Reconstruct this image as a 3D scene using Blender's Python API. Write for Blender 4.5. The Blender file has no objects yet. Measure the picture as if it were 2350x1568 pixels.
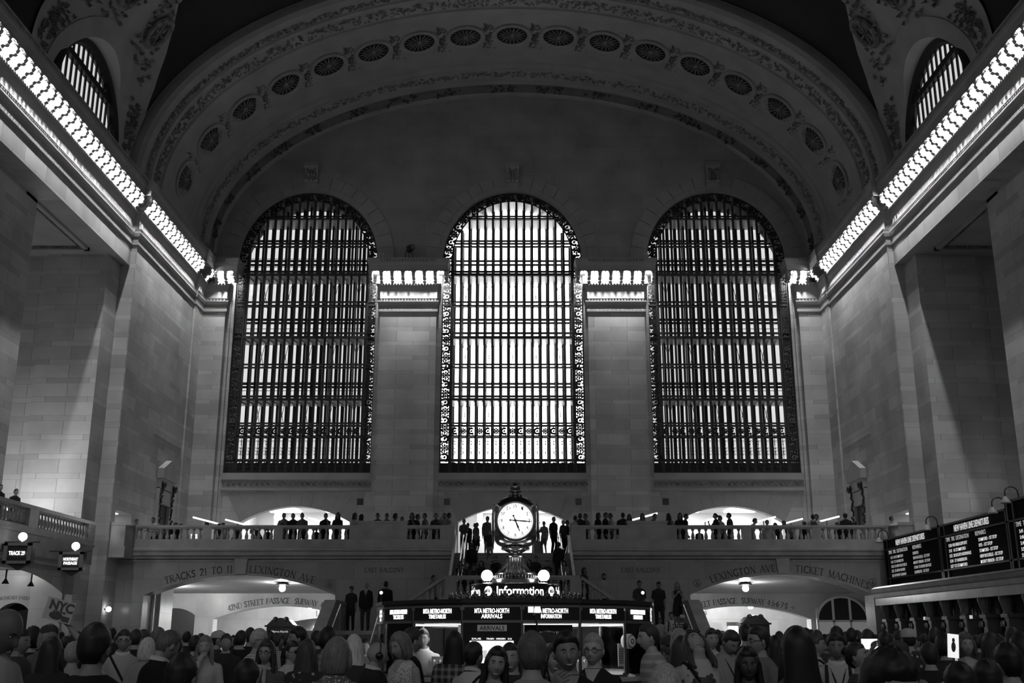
import bpy, bmesh, math, random
import numpy as np
from mathutils import Vector, Matrix
from mathutils.geometry import tessellate_polygon
random.seed(7)
SC = bpy.context.scene
COL = SC.collection
PI = math.pi
# ------------------------------------------------------------------ camera (35 mm frame, tilted up 15.3 degrees)
F, PITCH, EYE = 2464.0, math.atan(676 / 2464.0), 1.7
CP, SP = math.cos(PITCH), math.sin(PITCH)
def at(u, v, Y):                      # world point seen at photo position (u, v) at distance Y down the hall
    a, b = (u - 1175) / F, (784 - v) / F
    t = Y / (CP - b * SP)
    return Vector((a * t, Y, EYE + (SP + b * CP) * t))
def zat(v, Y): return at(1175, v, Y).z
cam_d = bpy.data.cameras.new('camera'); cam = bpy.data.objects.new('camera', cam_d); COL.objects.link(cam)
cam.location = (0, 0, EYE); cam.rotation_euler = (PI / 2 + PITCH, 0, 0)
cam_d.sensor_width = 36; cam_d.lens = 36 * F / 2350; cam_d.clip_end = 500; cam_d.clip_start = .05
SC.camera = cam
# ------------------------------------------------------------------ materials
MATS = {}
def nodes_of(m):
    m.use_nodes = True
    nt = m.node_tree; b = nt.nodes['Principled BSDF']
    return nt, b
def mat(name, c=.4, rough=.6, metal=0., emit=0., spec=.5, noise=0., nscale=6., bump=0.):
    if name in MATS: return MATS[name]
    m = bpy.data.materials.new(name); nt, b = nodes_of(m)
    col = (c, c, c, 1) if not isinstance(c, tuple) else (*c, 1)
    b.inputs['Base Color'].default_value = col
    b.inputs['Roughness'].default_value = rough; b.inputs['Metallic'].default_value = metal
    b.inputs['Specular IOR Level'].default_value = spec
    if emit:
        b.inputs['Emission Color'].default_value = (1, 1, 1, 1); b.inputs['Emission Strength'].default_value = emit
    if noise or bump:
        tc = nt.nodes.new('ShaderNodeTexCoord'); n = nt.nodes.new('ShaderNodeTexNoise')
        n.inputs['Scale'].default_value = nscale; n.inputs['Detail'].default_value = 4
        nt.links.new(tc.outputs['Object'], n.inputs['Vector'])
        if noise:
            r = nt.nodes.new('ShaderNodeMapRange')
            r.inputs['From Min'].default_value = .3; r.inputs['From Max'].default_value = .7
            r.inputs['To Min'].default_value = c * (1 - noise); r.inputs['To Max'].default_value = c * (1 + noise)
            nt.links.new(n.outputs['Fac'], r.inputs['Value'])
            nt.links.new(r.outputs['Result'], b.inputs['Base Color'])
        if bump:
            bp = nt.nodes.new('ShaderNodeBump'); bp.inputs['Strength'].default_value = bump; bp.inputs['Distance'].default_value = .1
            nt.links.new(n.outputs['Fac'], bp.inputs['Height']); nt.links.new(bp.outputs['Normal'], b.inputs['Normal'])
    MATS[name] = m; return m
def stone(name, c=.42, w=1.9, tall=.62, thin=.24, mortar=.012, rough=.65, var=.16, dark=.5, spec=.3):
    """ashlar masonry: courses alternate tall and thin, joints follow the wall whichever way it faces"""
    m = bpy.data.materials.new(name); nt, b = nodes_of(m); N, L = nt.nodes.new, nt.links.new
    def mth(op, a, bb=None, cc=None):
        n = N('ShaderNodeMath'); n.operation = op
        for i, x in enumerate((a, bb, cc)):
            if x is None: continue
            if isinstance(x, (int, float)): n.inputs[i].default_value = x
            else: L(x, n.inputs[i])
        return n.outputs[0]
    g = N('ShaderNodeNewGeometry'); sp = N('ShaderNodeSeparateXYZ'); L(g.outputs['Position'], sp.inputs[0])
    sn = N('ShaderNodeSeparateXYZ'); L(g.outputs['Normal'], sn.inputs[0])
    side = mth('GREATER_THAN', mth('ABSOLUTE', sn.outputs[0]), .6)
    flat = mth('GREATER_THAN', mth('ABSOLUTE', sn.outputs[2]), .8)
    hx = mth('ADD', mth('MULTIPLY', sp.outputs[1], side), mth('MULTIPLY', sp.outputs[0], mth('SUBTRACT', 1, side)))
    vz = mth('ADD', mth('MULTIPLY', sp.outputs[1], flat), mth('MULTIPLY', sp.outputs[2], mth('SUBTRACT', 1, flat)))
    if thin:
        P = tall + thin
        k = mth('FLOOR', mth('DIVIDE', vz, P)); fr = mth('SUBTRACT', vz, mth('MULTIPLY', k, P))
        lo = mth('MINIMUM', mth('DIVIDE', fr, tall), 1); hi = mth('MAXIMUM', mth('DIVIDE', mth('SUBTRACT', fr, tall), thin), 0)
        row = mth('ADD', mth('MULTIPLY', k, 2), mth('ADD', lo, hi))
    else:
        row = mth('DIVIDE', vz, tall)
    cb = N('ShaderNodeCombineXYZ'); L(hx, cb.inputs[0]); L(row, cb.inputs[1])
    br = N('ShaderNodeTexBrick'); L(cb.outputs[0], br.inputs['Vector'])
    br.inputs['Scale'].default_value = 1; br.inputs['Brick Width'].default_value = w; br.inputs['Row Height'].default_value = 1
    br.inputs['Mortar Size'].default_value = mortar; br.inputs['Mortar Smooth'].default_value = .3; br.offset = .5; br.squash = 1
    br.inputs['Color1'].default_value = (c * (1 + var),) * 3 + (1,); br.inputs['Color2'].default_value = (c * (1 - var),) * 3 + (1,)
    br.inputs['Mortar'].default_value = (c * dark,) * 3 + (1,)
    ns = N('ShaderNodeTexNoise'); ns.inputs['Scale'].default_value = .6; ns.inputs['Detail'].default_value = 6; L(g.outputs['Position'], ns.inputs['Vector'])
    mr = N('ShaderNodeMapRange'); mr.inputs['From Min'].default_value = .3; mr.inputs['From Max'].default_value = .7
    mr.inputs['To Min'].default_value = .82; mr.inputs['To Max'].default_value = 1.15; L(ns.outputs['Fac'], mr.inputs['Value'])
    mx = N('ShaderNodeMix'); mx.data_type = 'RGBA'; mx.blend_type = 'MULTIPLY'; mx.inputs['Factor'].default_value = 1
    L(br.outputs['Color'], mx.inputs['A']); L(mr.outputs['Result'], mx.inputs['B']); L(mx.outputs['Result'], b.inputs['Base Color'])
    bp = N('ShaderNodeBump'); bp.inputs['Strength'].default_value = .5; bp.inputs['Distance'].default_value = .02; bp.invert = True
    L(br.outputs['Fac'], bp.inputs['Height']); L(bp.outputs['Normal'], b.inputs['Normal'])
    b.inputs['Roughness'].default_value = rough; b.inputs['Specular IOR Level'].default_value = spec
    MATS[name] = m; return m
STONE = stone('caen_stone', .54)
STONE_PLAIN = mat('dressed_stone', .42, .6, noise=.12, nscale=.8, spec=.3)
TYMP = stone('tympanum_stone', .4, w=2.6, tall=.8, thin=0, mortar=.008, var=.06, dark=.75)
VOUS = mat('voussoir_stone', .42, .6, noise=.1, nscale=1.2, spec=.3)
RELIEF = mat('carved_relief', .26, .75, noise=.5, nscale=4, bump=.4, spec=.2)
RELIEF_D = mat('dark_carving', .1, .8, noise=.5, nscale=5, spec=.2)
MARBLE = stone('marble_cladding', .34, w=1.6, tall=1.05, thin=0, mortar=.006, rough=.22, var=.1, dark=.6, spec=.5)
MARBLE_PLAIN = mat('polished_marble', .38, .25, noise=.14, nscale=1.5)
FLOOR_M = stone('floor_marble', .14, w=1.2, tall=1.2, thin=0, mortar=.01, rough=.3, var=.06, dark=.5)
SKYVAULT = mat('painted_vault', .035, .8, noise=.1, nscale=.4, spec=.1)
IRON = mat('dark_iron', .035, .5, spec=.4)
IRON_B = mat('black_grille_iron', .02, .55, spec=.3)
BRASS = mat('brass', .42, .22, 1.)
BRASS_D = mat('old_brass', .2, .3, 1.)
BLACK = mat('black_enamel', .012, .3)
DARK = mat('dark_bronze', .05, .35, .6)
PLASTER = mat('white_plaster', .75, .6)
INK = mat('engraved_letters', .07, .7)
def glow(n, e): return mat(n, .8, .5, emit=e)
def glass(name='clear_glass', r=.03):
    if name in MATS: return MATS[name]
    m = bpy.data.materials.new(name); m.use_nodes = True; nt = m.node_tree; nt.nodes.clear(); N = nt.nodes.new
    o = N('ShaderNodeOutputMaterial'); mx = N('ShaderNodeMixShader'); t = N('ShaderNodeBsdfTransparent'); g = N('ShaderNodeBsdfGlossy')
    g.inputs['Roughness'].default_value = r; t.inputs['Color'].default_value = (.86, .86, .86, 1)
    fr = N('ShaderNodeFresnel'); fr.inputs['IOR'].default_value = 1.35
    nt.links.new(fr.outputs[0], mx.inputs[0]); nt.links.new(t.outputs[0], mx.inputs[1]); nt.links.new(g.outputs[0], mx.inputs[2]); nt.links.new(mx.outputs[0], o.inputs['Surface'])
    MATS[name] = m; return m
# ------------------------------------------------------------------ objects
def link(o, parent=None):
    COL.objects.link(o)
    if parent is not None: o.parent = parent
    return o
def tag(o, label=None, cat=None, group=None, kind=None):
    if label: o['label'] = label
    if cat: o['category'] = cat
    if group: o['group'] = group
    if kind: o['kind'] = kind
    return o
def empty(name, loc=(0, 0, 0), rz=0., label=None, cat=None, group=None, kind=None, parent=None):
    o = bpy.data.objects.new(name, None); link(o, parent); o.location = loc; o.rotation_euler = (0, 0, rz); o.empty_display_size = .2
    return tag(o, label, cat, group, kind)
class MB:
    """collects shapes, then builds them as one mesh object"""
    def __init__(s): s.v = []; s.f = []
    def add(s, vs, fs):
        n = len(s.v); s.v.extend([tuple(p) for p in vs]); s.f.extend([tuple(i + n for i in f) for f in fs]); return s
    def box(s, x0, x1, y0, y1, z0, z1):
        x0, x1 = sorted((x0, x1)); y0, y1 = sorted((y0, y1)); z0, z1 = sorted((z0, z1))
        vs = [(x0, y0, z0), (x1, y0, z0), (x1, y1, z0), (x0, y1, z0), (x0, y0, z1), (x1, y0, z1), (x1, y1, z1), (x0, y1, z1)]
        return s.add(vs, [(3, 2, 1, 0), (4, 5, 6, 7), (0, 1, 5, 4), (1, 2, 6, 5), (2, 3, 7, 6), (3, 0, 4, 7)])
    def bar(s, a, b, w, h=None, up=(0, 0, 1)):           # square bar from a to b
        a, b = Vector(a), Vector(b); d = (b - a).normalized(); h = h or w
        u = Vector(up); u = Vector((1, 0, 0)) if abs(d.dot(u)) > .98 else u
        x = d.cross(u).normalized(); y = x.cross(d)
        vs = []
        for p in (a, b):
            for i, j in ((-1, -1), (1, -1), (1, 1), (-1, 1)): vs.append(p + x * (i * w / 2) + y * (j * h / 2))
        return s.add(vs, [(0, 1, 2, 3), (7, 6, 5, 4), (0, 4, 5, 1), (1, 5, 6, 2), (2, 6, 7, 3), (3, 7, 4, 0)])
    def prism(s, poly, fn, a, b):                          # poly 2D (ccw or not), fn(p, q, depth) -> point
        n = len(poly); vs = [fn(p[0], p[1], a) for p in poly] + [fn(p[0], p[1], b) for p in poly]
        tr = tessellate_polygon([[Vector((p[0], p[1], 0)) for p in poly]])
        fs = [tuple(t) for t in tr] + [tuple(i + n for i in reversed(t)) for t in tr]
        fs += [(i, (i + 1) % n, (i + 1) % n + n, i + n) for i in range(n)]
        return s.add(vs, fs)
    def lathe(s, prof, c=(0, 0, 0), seg=16, a0=0, a1=2 * PI, axis='z', flute=0, fl=0.):
        full = abs(a1 - a0 - 2 * PI) < 1e-6; n = seg if full else seg + 1; vs = []
        for r, z in prof:
            for k in range(n):
                t = a0 + (a1 - a0) * k / seg
                rr = r * (1 - fl * (.5 + .5 * math.cos(flute * t))) if flute else r
                p = (rr * math.cos(t), rr * math.sin(t), z)
                if axis == 'y': p = (p[0], p[2], p[1])
                if axis == 'x': p = (p[2], p[0], p[1])
                vs.append((p[0] + c[0], p[1] + c[1], p[2] + c[2]))
        fs = []
        for i in range(len(prof) - 1):
            for k in range(seg):
                a = i * n + k; b = i * n + (k + 1) % n
                fs.append((a, b, b + n, a + n))
        return s.add(vs, fs)
    def ball(s, c, r, seg=14, rings=9):
        if not isinstance(r, (tuple, list)): r = (r, r, r)
        vs = []; fs = []
        for i in range(rings + 1):
            t = PI * i / rings
            for k in range(seg):
                p = 2 * PI * k / seg
                vs.append((c[0] + r[0] * math.sin(t) * math.cos(p), c[1] + r[1] * math.sin(t) * math.sin(p), c[2] + r[2] * math.cos(t)))
        for i in range(rings):
            for k in range(seg):
                fs.append((i * seg + k, (i + 1) * seg + k, (i + 1) * seg + (k + 1) % seg, i * seg + (k + 1) % seg))
        return s.add(vs, fs)
    def tube(s, pts, r, seg=8, closed=False):
        pts = [Vector(p) for p in pts]; n = len(pts); rs = r if isinstance(r, (list, tuple)) else [r] * n
        vs = []; ref = None
        for i, p in enumerate(pts):
            a = pts[i - 1] if (i > 0 or closed) else p; b = pts[(i + 1) % n] if (i < n - 1 or closed) else p
            d = (b - a).normalized()
            if ref is None: ref = Vector((0, 0, 1)) if abs(d.z) < .9 else Vector((1, 0, 0))
            x = d.cross(ref).normalized(); y = x.cross(d).normalized(); ref = y
            for k in range(seg):
                t = 2 * PI * k / seg; vs.append(p + (x * math.cos(t) + y * math.sin(t)) * rs[i])
        m = n if closed else n - 1; fs = []
        for i in range(m):
            for k in range(seg):
                j = (i + 1) % n
                fs.append((i * seg + k, i * seg + (k + 1) % seg, j * seg + (k + 1) % seg, j * seg + k))
        if not closed: fs += [tuple(reversed(range(seg))), tuple((n - 1) * seg + k for k in range(seg))]
        return s.add(vs, fs)
    def sweep(s, prof, path, fn):                         # prof: list of (p, q); path: list of params; fn(p, q, t) -> point
        n = len(prof); vs = [fn(p, q, t) for t in path for p, q in prof]; fs = []
        for i in range(len(path) - 1):
            for k in range(n - 1):
                fs.append((i * n + k, (i + 1) * n + k, (i + 1) * n + k + 1, i * n + k + 1))
        return s.add(vs, fs)
    def holed(s, outer, holes, fn, d=0.):                  # flat wall with holes (2D), no thickness
        loops = [outer] + list(holes); flat = [p for l in loops for p in l]
        tr = tessellate_polygon([[Vector((p[0], p[1], 0)) for p in l] for l in loops])
        return s.add([fn(p[0], p[1], d) for p in flat], [tuple(t) for t in tr])
    def reveal(s, loop, fn, a, b, closed=True):
        n = len(loop); vs = [fn(p[0], p[1], a) for p in loop] + [fn(p[0], p[1], b) for p in loop]
        return s.add(vs, [(i, (i + 1) % n, (i + 1) % n + n, i + n) for i in range(n if closed else n - 1)])
    def build(s, name, m, parent=None, smooth=None, loc=None):
        me = bpy.data.meshes.new(name); me.from_pydata(s.v, [], s.f); me.update()
        bm = bmesh.new(); bm.from_mesh(me); bmesh.ops.recalc_face_normals(bm, faces=bm.faces); bm.to_mesh(me); bm.free()
        me.materials.append(m); o = bpy.data.objects.new(name, me); link(o, parent)
        if loc: o.location = loc
        if smooth:
            me.polygons.foreach_set('use_smooth', [True] * len(me.polygons))
            if smooth is not True: me.set_sharp_from_angle(angle=smooth)
        return o
def dup(o, parent=None, loc=None, rz=None, mats=None):    # a copy of a thing and of its parts
    c = o.copy(); link(c, parent)
    if loc is not None: c.location = loc
    if rz is not None: c.rotation_euler = (0, 0, rz)
    for ch in list(o.children): dup(ch, c)
    return c
def XZ(y0=0.): return lambda p, q, d: (p, d, q)
def YZ(p, q, d): return (d, p, q)
def arc(cx, cz, rx, rz, a0, a1, n): return [(cx + rx * math.cos(a0 + (a1 - a0) * i / n), cz + rz * math.sin(a0 + (a1 - a0) * i / n)) for i in range(n + 1)]
def seg_arch(x0, x1, zb, zs, zt, n=16):                    # opening with a flat segmental arch
    h = zt - zs; c = (x1 - x0) / 2; R = (c * c + h * h) / (2 * h); a = math.asin(c / R); m = (x0 + x1) / 2
    return [(x0, zb)] + [(m + R * math.sin(-a + 2 * a * i / n), zt - R + R * math.cos(-a + 2 * a * i / n)) for i in range(n + 1)] + [(x1, zb)]
def text(body, size, m, parent, name='lettering', loc=(0, 0, 0), rot=(PI / 2, 0, 0), ext=.004, align='CENTER', sx=1., bold=0., space=1., fn=None):
    cu = bpy.data.curves.new(name, 'FONT'); cu.body = body; cu.size = size; cu.align_x = align; cu.align_y = 'CENTER'; cu.extrude = ext
    cu.offset = bold; cu.space_character = space; cu.resolution_u = 3
    t = bpy.data.objects.new(name, cu); COL.objects.link(t)
    dg = bpy.context.evaluated_depsgraph_get(); me = bpy.data.meshes.new_from_object(t.evaluated_get(dg))
    bpy.data.objects.remove(t); bpy.data.curves.remove(cu)
    if fn:
        for v in me.vertices: v.co = fn(v.co)
    me.materials.clear(); me.materials.append(m)
    o = bpy.data.objects.new(name, me); link(o, parent); o.location = loc; o.rotation_euler = rot; o.scale = (sx, 1, 1)
    return o
# serif capitals cut in stone: strokes (x0, y0, x1, y1, weight) and bowls as polylines, feet added on open ends
GL = {
 'A': (.72, ['0 0 .36 1 t', '.36 1 .72 0 T', '.14 .36 .58 .36 t'], [(0, 0), (.72, 0)]),
 'B': (.56, ['.1 0 .1 1 T', '.1 1 .34 1 .48 .9 .48 .66 .36 .54 .1 .54 t', '.36 .54 .54 .44 .54 .14 .38 0 .1 0 t'], [(.1, 0), (.1, 1)]),
 'C': (.66, ['.64 .84 .5 .98 .3 .98 .08 .76 .06 .5 .08 .24 .3 .02 .5 .02 .64 .16 T'], []),
 'D': (.72, ['.1 0 .1 1 T', '.1 1 .4 1 .64 .8 .68 .5 .64 .2 .4 0 .1 0 t'], [(.1, 0), (.1, 1)]),
 'E': (.54, ['.1 0 .1 1 T', '.1 1 .5 1 t', '.1 .52 .42 .52 t', '.1 0 .52 0 t', '.5 1 .5 .86 t', '.52 0 .52 .16 t'], [(.1, 0), (.1, 1)]),
 'G': (.7, ['.64 .84 .5 .98 .3 .98 .08 .76 .06 .5 .08 .24 .3 .02 .5 .02 .62 .1 T', '.62 .02 .62 .42 T'], [(.62, .42)]),
 'H': (.74, ['.1 0 .1 1 T', '.64 0 .64 1 T', '.1 .52 .64 .52 t'], [(.1, 0), (.1, 1), (.64, 0), (.64, 1)]),
 'I': (.3, ['.15 0 .15 1 T'], [(.15, 0), (.15, 1)]),
 'K': (.66, ['.1 0 .1 1 T', '.1 .42 .58 1 t', '.26 .58 .62 0 T'], [(.1, 0), (.1, 1), (.58, 1), (.62, 0)]),
 'L': (.54, ['.1 0 .1 1 T', '.1 0 .5 0 t', '.5 0 .5 .18 t'], [(.1, 0), (.1, 1)]),
 'M': (.88, ['.1 0 .14 1 t', '.14 1 .44 .06 T', '.44 .06 .74 1 t', '.74 1 .8 0 T'], [(.1, 0), (.14, 1), (.74, 1), (.8, 0)]),
 'N': (.76, ['.1 0 .1 1 t', '.1 1 .66 0 T', '.66 0 .66 1 t'], [(.1, 0), (.08, 1), (.66, 1)]),
 'O': (.76, ['.38 .98 .14 .86 .05 .5 .14 .14 .38 .02 .62 .14 .71 .5 .62 .86 .38 .98 T'], []),
 'P': (.54, ['.1 0 .1 1 T', '.1 1 .38 1 .52 .88 .52 .6 .38 .48 .1 .48 t'], [(.1, 0), (.1, 1)]),
 'R': (.62, ['.1 0 .1 1 T', '.1 1 .36 1 .5 .88 .5 .64 .36 .52 .1 .52 t', '.32 .52 .6 0 T'], [(.1, 0), (.1, 1), (.6, 0)]),
 'S': (.52, ['.46 .84 .36 .98 .18 .98 .08 .86 .1 .66 .4 .4 .46 .22 .36 .03 .16 .02 .05 .16 T'], []),
 'T': (.64, ['.32 0 .32 1 T', '.04 1 .6 1 t', '.04 1 .04 .84 t', '.6 1 .6 .84 t'], [(.32, 0)]),
 'U': (.72, ['.1 1 .1 .3 .2 .06 .36 .02 .52 .06 .62 .3 .62 1 T'], [(.1, 1), (.62, 1)]),
 'V': (.7, ['.02 1 .36 0 T', '.36 0 .68 1 t'], [(.02, 1), (.68, 1)]),
 'W': (.98, ['.02 1 .28 0 T', '.28 0 .5 .9 t', '.5 .9 .72 0 T', '.72 0 .96 1 t'], [(.02, 1), (.96, 1)]),
 'X': (.7, ['.06 1 .62 0 T', '.62 1 .06 0 t'], [(.06, 1), (.62, 0), (.62, 1), (.06, 0)]),
 'Y': (.66, ['.02 1 .34 .46 T', '.34 .46 .64 1 t', '.34 0 .34 .46 T'], [(.02, 1), (.64, 1), (.34, 0)]),
 '1': (.34, ['.17 0 .17 1 T', '.17 1 .05 .86 t'], [(.17, 0)]),
 '2': (.52, ['.06 .8 .16 .97 .36 .97 .46 .78 .4 .56 .06 .02 T', '.06 .02 .5 .02 t', '.5 .02 .5 .16 t'], []),
 '4': (.56, ['.4 0 .4 1 T', '.4 1 .04 .3 t', '.04 .3 .54 .3 t'], []),
 '5': (.5, ['.44 1 .12 1 t', '.12 1 .1 .56 t', '.1 .56 .34 .6 .46 .4 .42 .12 .22 0 .04 .08 T'], []),
 '6': (.54, ['.44 .98 .2 .8 .07 .4 .12 .1 .28 0 .44 .1 .48 .34 .38 .54 .2 .54 .09 .36 T'], []),
 '7': (.5, ['.04 1 .48 1 t', '.48 1 .2 0 T', '.04 1 .04 .86 t'], []),
 '·': (.24, ['.1 .48 .14 .52 T'], []), ' ': (.42, [], []), '>': (.8, ['.06 .5 .74 .5 t', '.46 .78 .74 .5 .46 .22 t'], []),
}
def carve(body, size, m, parent, fn, name='lettering', sp=.13):
    """engraved inscription; fn(distance along the line, height above it) -> point; laid out centred"""
    mb = MB(); W = sum(GL[c][0] + sp for c in body) - sp; x = -W / 2
    def stroke(pts, w):
        for (xa, ya), (xb, yb) in zip(pts[:-1], pts[1:]):
            dx, dy = xb - xa, yb - ya; l = math.hypot(dx, dy) or 1; nx, ny = -dy / l * w / 2, dx / l * w / 2; ex, ey = dx / l * w * .3, dy / l * w * .3
            q = [(xa + nx - ex, ya + ny - ey), (xb + nx + ex, yb + ny + ey), (xb - nx + ex, yb - ny + ey), (xa - nx - ex, ya - ny - ey)]
            mb.add([fn(p * size, r * size) for p, r in q], [(0, 1, 2, 3)])
    for c in body:
        wd, st, feet = GL[c]
        for s_ in st:
            t = s_.split(); w = .15 if t[-1] == 'T' else .075; nums = [float(k) for k in t[:-1]]
            stroke([(x + nums[i], nums[i + 1]) for i in range(0, len(nums), 2)], w)
        for fx, fy in feet: stroke([(x + fx - .11, fy), (x + fx + .11, fy)], .06)
        x += wd + sp
    return mb.build(name, m, parent)
# ================================================================== THE HALL
YE = 60.0                                                 # window wall
# ---- floor
mb = MB(); mb.box(-26, 26, -24, 86, -.3, 0); tag(mb.build('floor', FLOOR_M), kind='structure')
# ---- window wall: lower masonry, tympanum above
CX = (-12.08, 0.03, 12.1); HW = 4.13; ZB = 10.5; ZS = 23.1; RZ = 4.45
def win_arc(cx, n=28, a0=PI, a1=0.): return arc(cx, ZS, HW, RZ, a0, a1, n)
out = [(-18.1, 5.0), (18.1, 5.0), (18.1, ZS)]
for cx in reversed(CX): out += [(cx + HW, ZS), (cx + HW, ZB), (cx - HW, ZB), (cx - HW, ZS)]
out += [(-18.1, ZS)]
OPEN = [seg_arch(cx - 3.04, cx + 3.04, 5.36, 7.8, 8.66) for cx in (-12.03, 0.06, 12.09)]
mb = MB(); mb.holed(out, OPEN, XZ(), YE)
for o_ in OPEN: mb.reveal(o_, XZ(), YE, YE + .7)
WALL_E = tag(mb.build('wall_east', STONE), kind='structure')
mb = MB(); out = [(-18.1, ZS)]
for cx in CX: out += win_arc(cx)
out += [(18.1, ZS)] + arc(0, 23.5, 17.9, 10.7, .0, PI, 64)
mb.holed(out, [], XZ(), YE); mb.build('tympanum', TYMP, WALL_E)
mb = MB()
for cx in CX: mb.reveal([(cx - HW, ZB), *win_arc(cx), (cx + HW, ZB)], XZ(), YE - .02, YE + .45)
mb.build('window_reveal', STONE_PLAIN, WALL_E)
for cx in CX:                                             # voussoir rings and carved keystones
    mb = MB(); n = 19
    for k in range(n):
        a, b = PI * k / n + .004, PI * (k + 1) / n - .004
        q = arc(cx, ZS, HW + .32, RZ + .32, a, b, 3) + arc(cx, ZS, HW + .98, RZ + .98, b, a, 3); mb.prism(q, XZ(), YE - .07, YE + .05)
        q = arc(cx, ZS, HW, RZ, a, b, 3) + arc(cx, ZS, HW + .32, RZ + .32, b, a, 3); mb.prism(q, XZ(), YE - .02, YE + .05)
    mb.build('archivolt', VOUS, WALL_E)
    mb = MB(); zk = ZS + RZ
    mb.prism([(-.0, zk + .42), (.12, zk + .42), (.3, zk + .5), (.34, zk + .62), (.2, zk + .75), (.26, zk + 1.1), (.42, zk + 1.35), (.46, zk + 1.42), (0, zk + 1.42)], lambda p, q, d: (d, YE - p, q), cx - .38, cx + .38)
    mb.box(cx - .44, cx + .44, YE - .58, YE, zk + 1.42, zk + 1.62); mb.box(cx - .4, cx + .4, YE - .3, YE, zk + .32, zk + .44)
    ks = mb.build('keystone', STONE_PLAIN, WALL_E)
    mb = MB()
    for i in range(5):
        for s in (-1, 1): mb.ball((cx + s * (.1 + .03 * i), YE - .3 - .03 * i, zk + .62 + .16 * i), (.11, .06, .1), 8, 5)
    mb.ball((cx, YE - .36, zk + .95), (.07, .08, .36), 8, 6); mb.build('acanthus_leaf', RELIEF, ks, True)
# sills and carved friezes under the windows, voussoirs over the balcony doorways, small vents
for cx, o_ in zip(CX, OPEN):
    mb = MB(); mb.box(cx - 4.2, cx + 4.2, YE - .16, YE + .4, 10.12, 10.5); mb.box(cx - 4.2, cx + 4.2, YE - .2, YE, 9.52, 9.64)
    mb.box(cx - 4.2, cx + 4.2, YE - .06, YE, 9.64, 10.12); sl = mb.build('window_sill', STONE_PLAIN, WALL_E)
    mb = MB()
    for k in range(26):                                   # running scroll
        x = cx - 4.0 + .32 * k
        mb.tube([(x + .13 * math.cos(t) * (1 - t / 9), YE - .09, 9.88 + .15 * math.sin(t) * (1 - t / 9)) for t in [i * .7 for i in range(9)]], .03, 5)
        mb.ball((x + .17, YE - .09, 9.88), (.05, .04, .12), 6, 4)
    mb.build('scroll_frieze', RELIEF, sl)
    mb = MB(); n = 11; m = (o_[1][0] + o_[-2][0]) / 2
    for k in range(n):
        t0 = -1 + 2 * k / n; t1 = -1 + 2 * (k + 1) / n
        def zt(t): return 8.66 - .86 * t * t
        g = .012; mb.prism([(m + 3.04 * t0 + g, zt(t0) + .0), (m + 3.04 * t1 - g, zt(t1) + .0), (m + 3.9 * t1 - g, 9.42), (m + 3.9 * t0 + g, 9.42)], XZ(), YE - .025, YE + .02)
    mb.build('flat_arch', VOUS, WALL_E)
for x in (-8.45, -3.62, 3.7, 8.55):
    mb = MB(); mb.box(x - .17, x + .17, YE - .05, YE + .02, 8.72, 9.08); v_ = mb.build('wall_vent', BLACK, WALL_E)
    mb = MB()
    for k in range(4): mb.box(x - .15, x + .15, YE - .07, YE - .05, 8.77 + .08 * k, 8.79 + .08 * k)
    mb.build('vent_slat', IRON, v_)
# ---- piers between the windows
for x0, x1 in ((-7.66, -4.38), (4.4, 7.68), (-18.1, -16.62), (16.62, 18.1)):
    mb = MB(); mb.box(x0, x1, YE - .4, YE + .1, 5.3, 21.2); mb.box(x0 - .22, x1 + .22, YE - .1, YE + .1, 5.3, 21.2)
    mb.build('pier', STONE, WALL_E)
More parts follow.
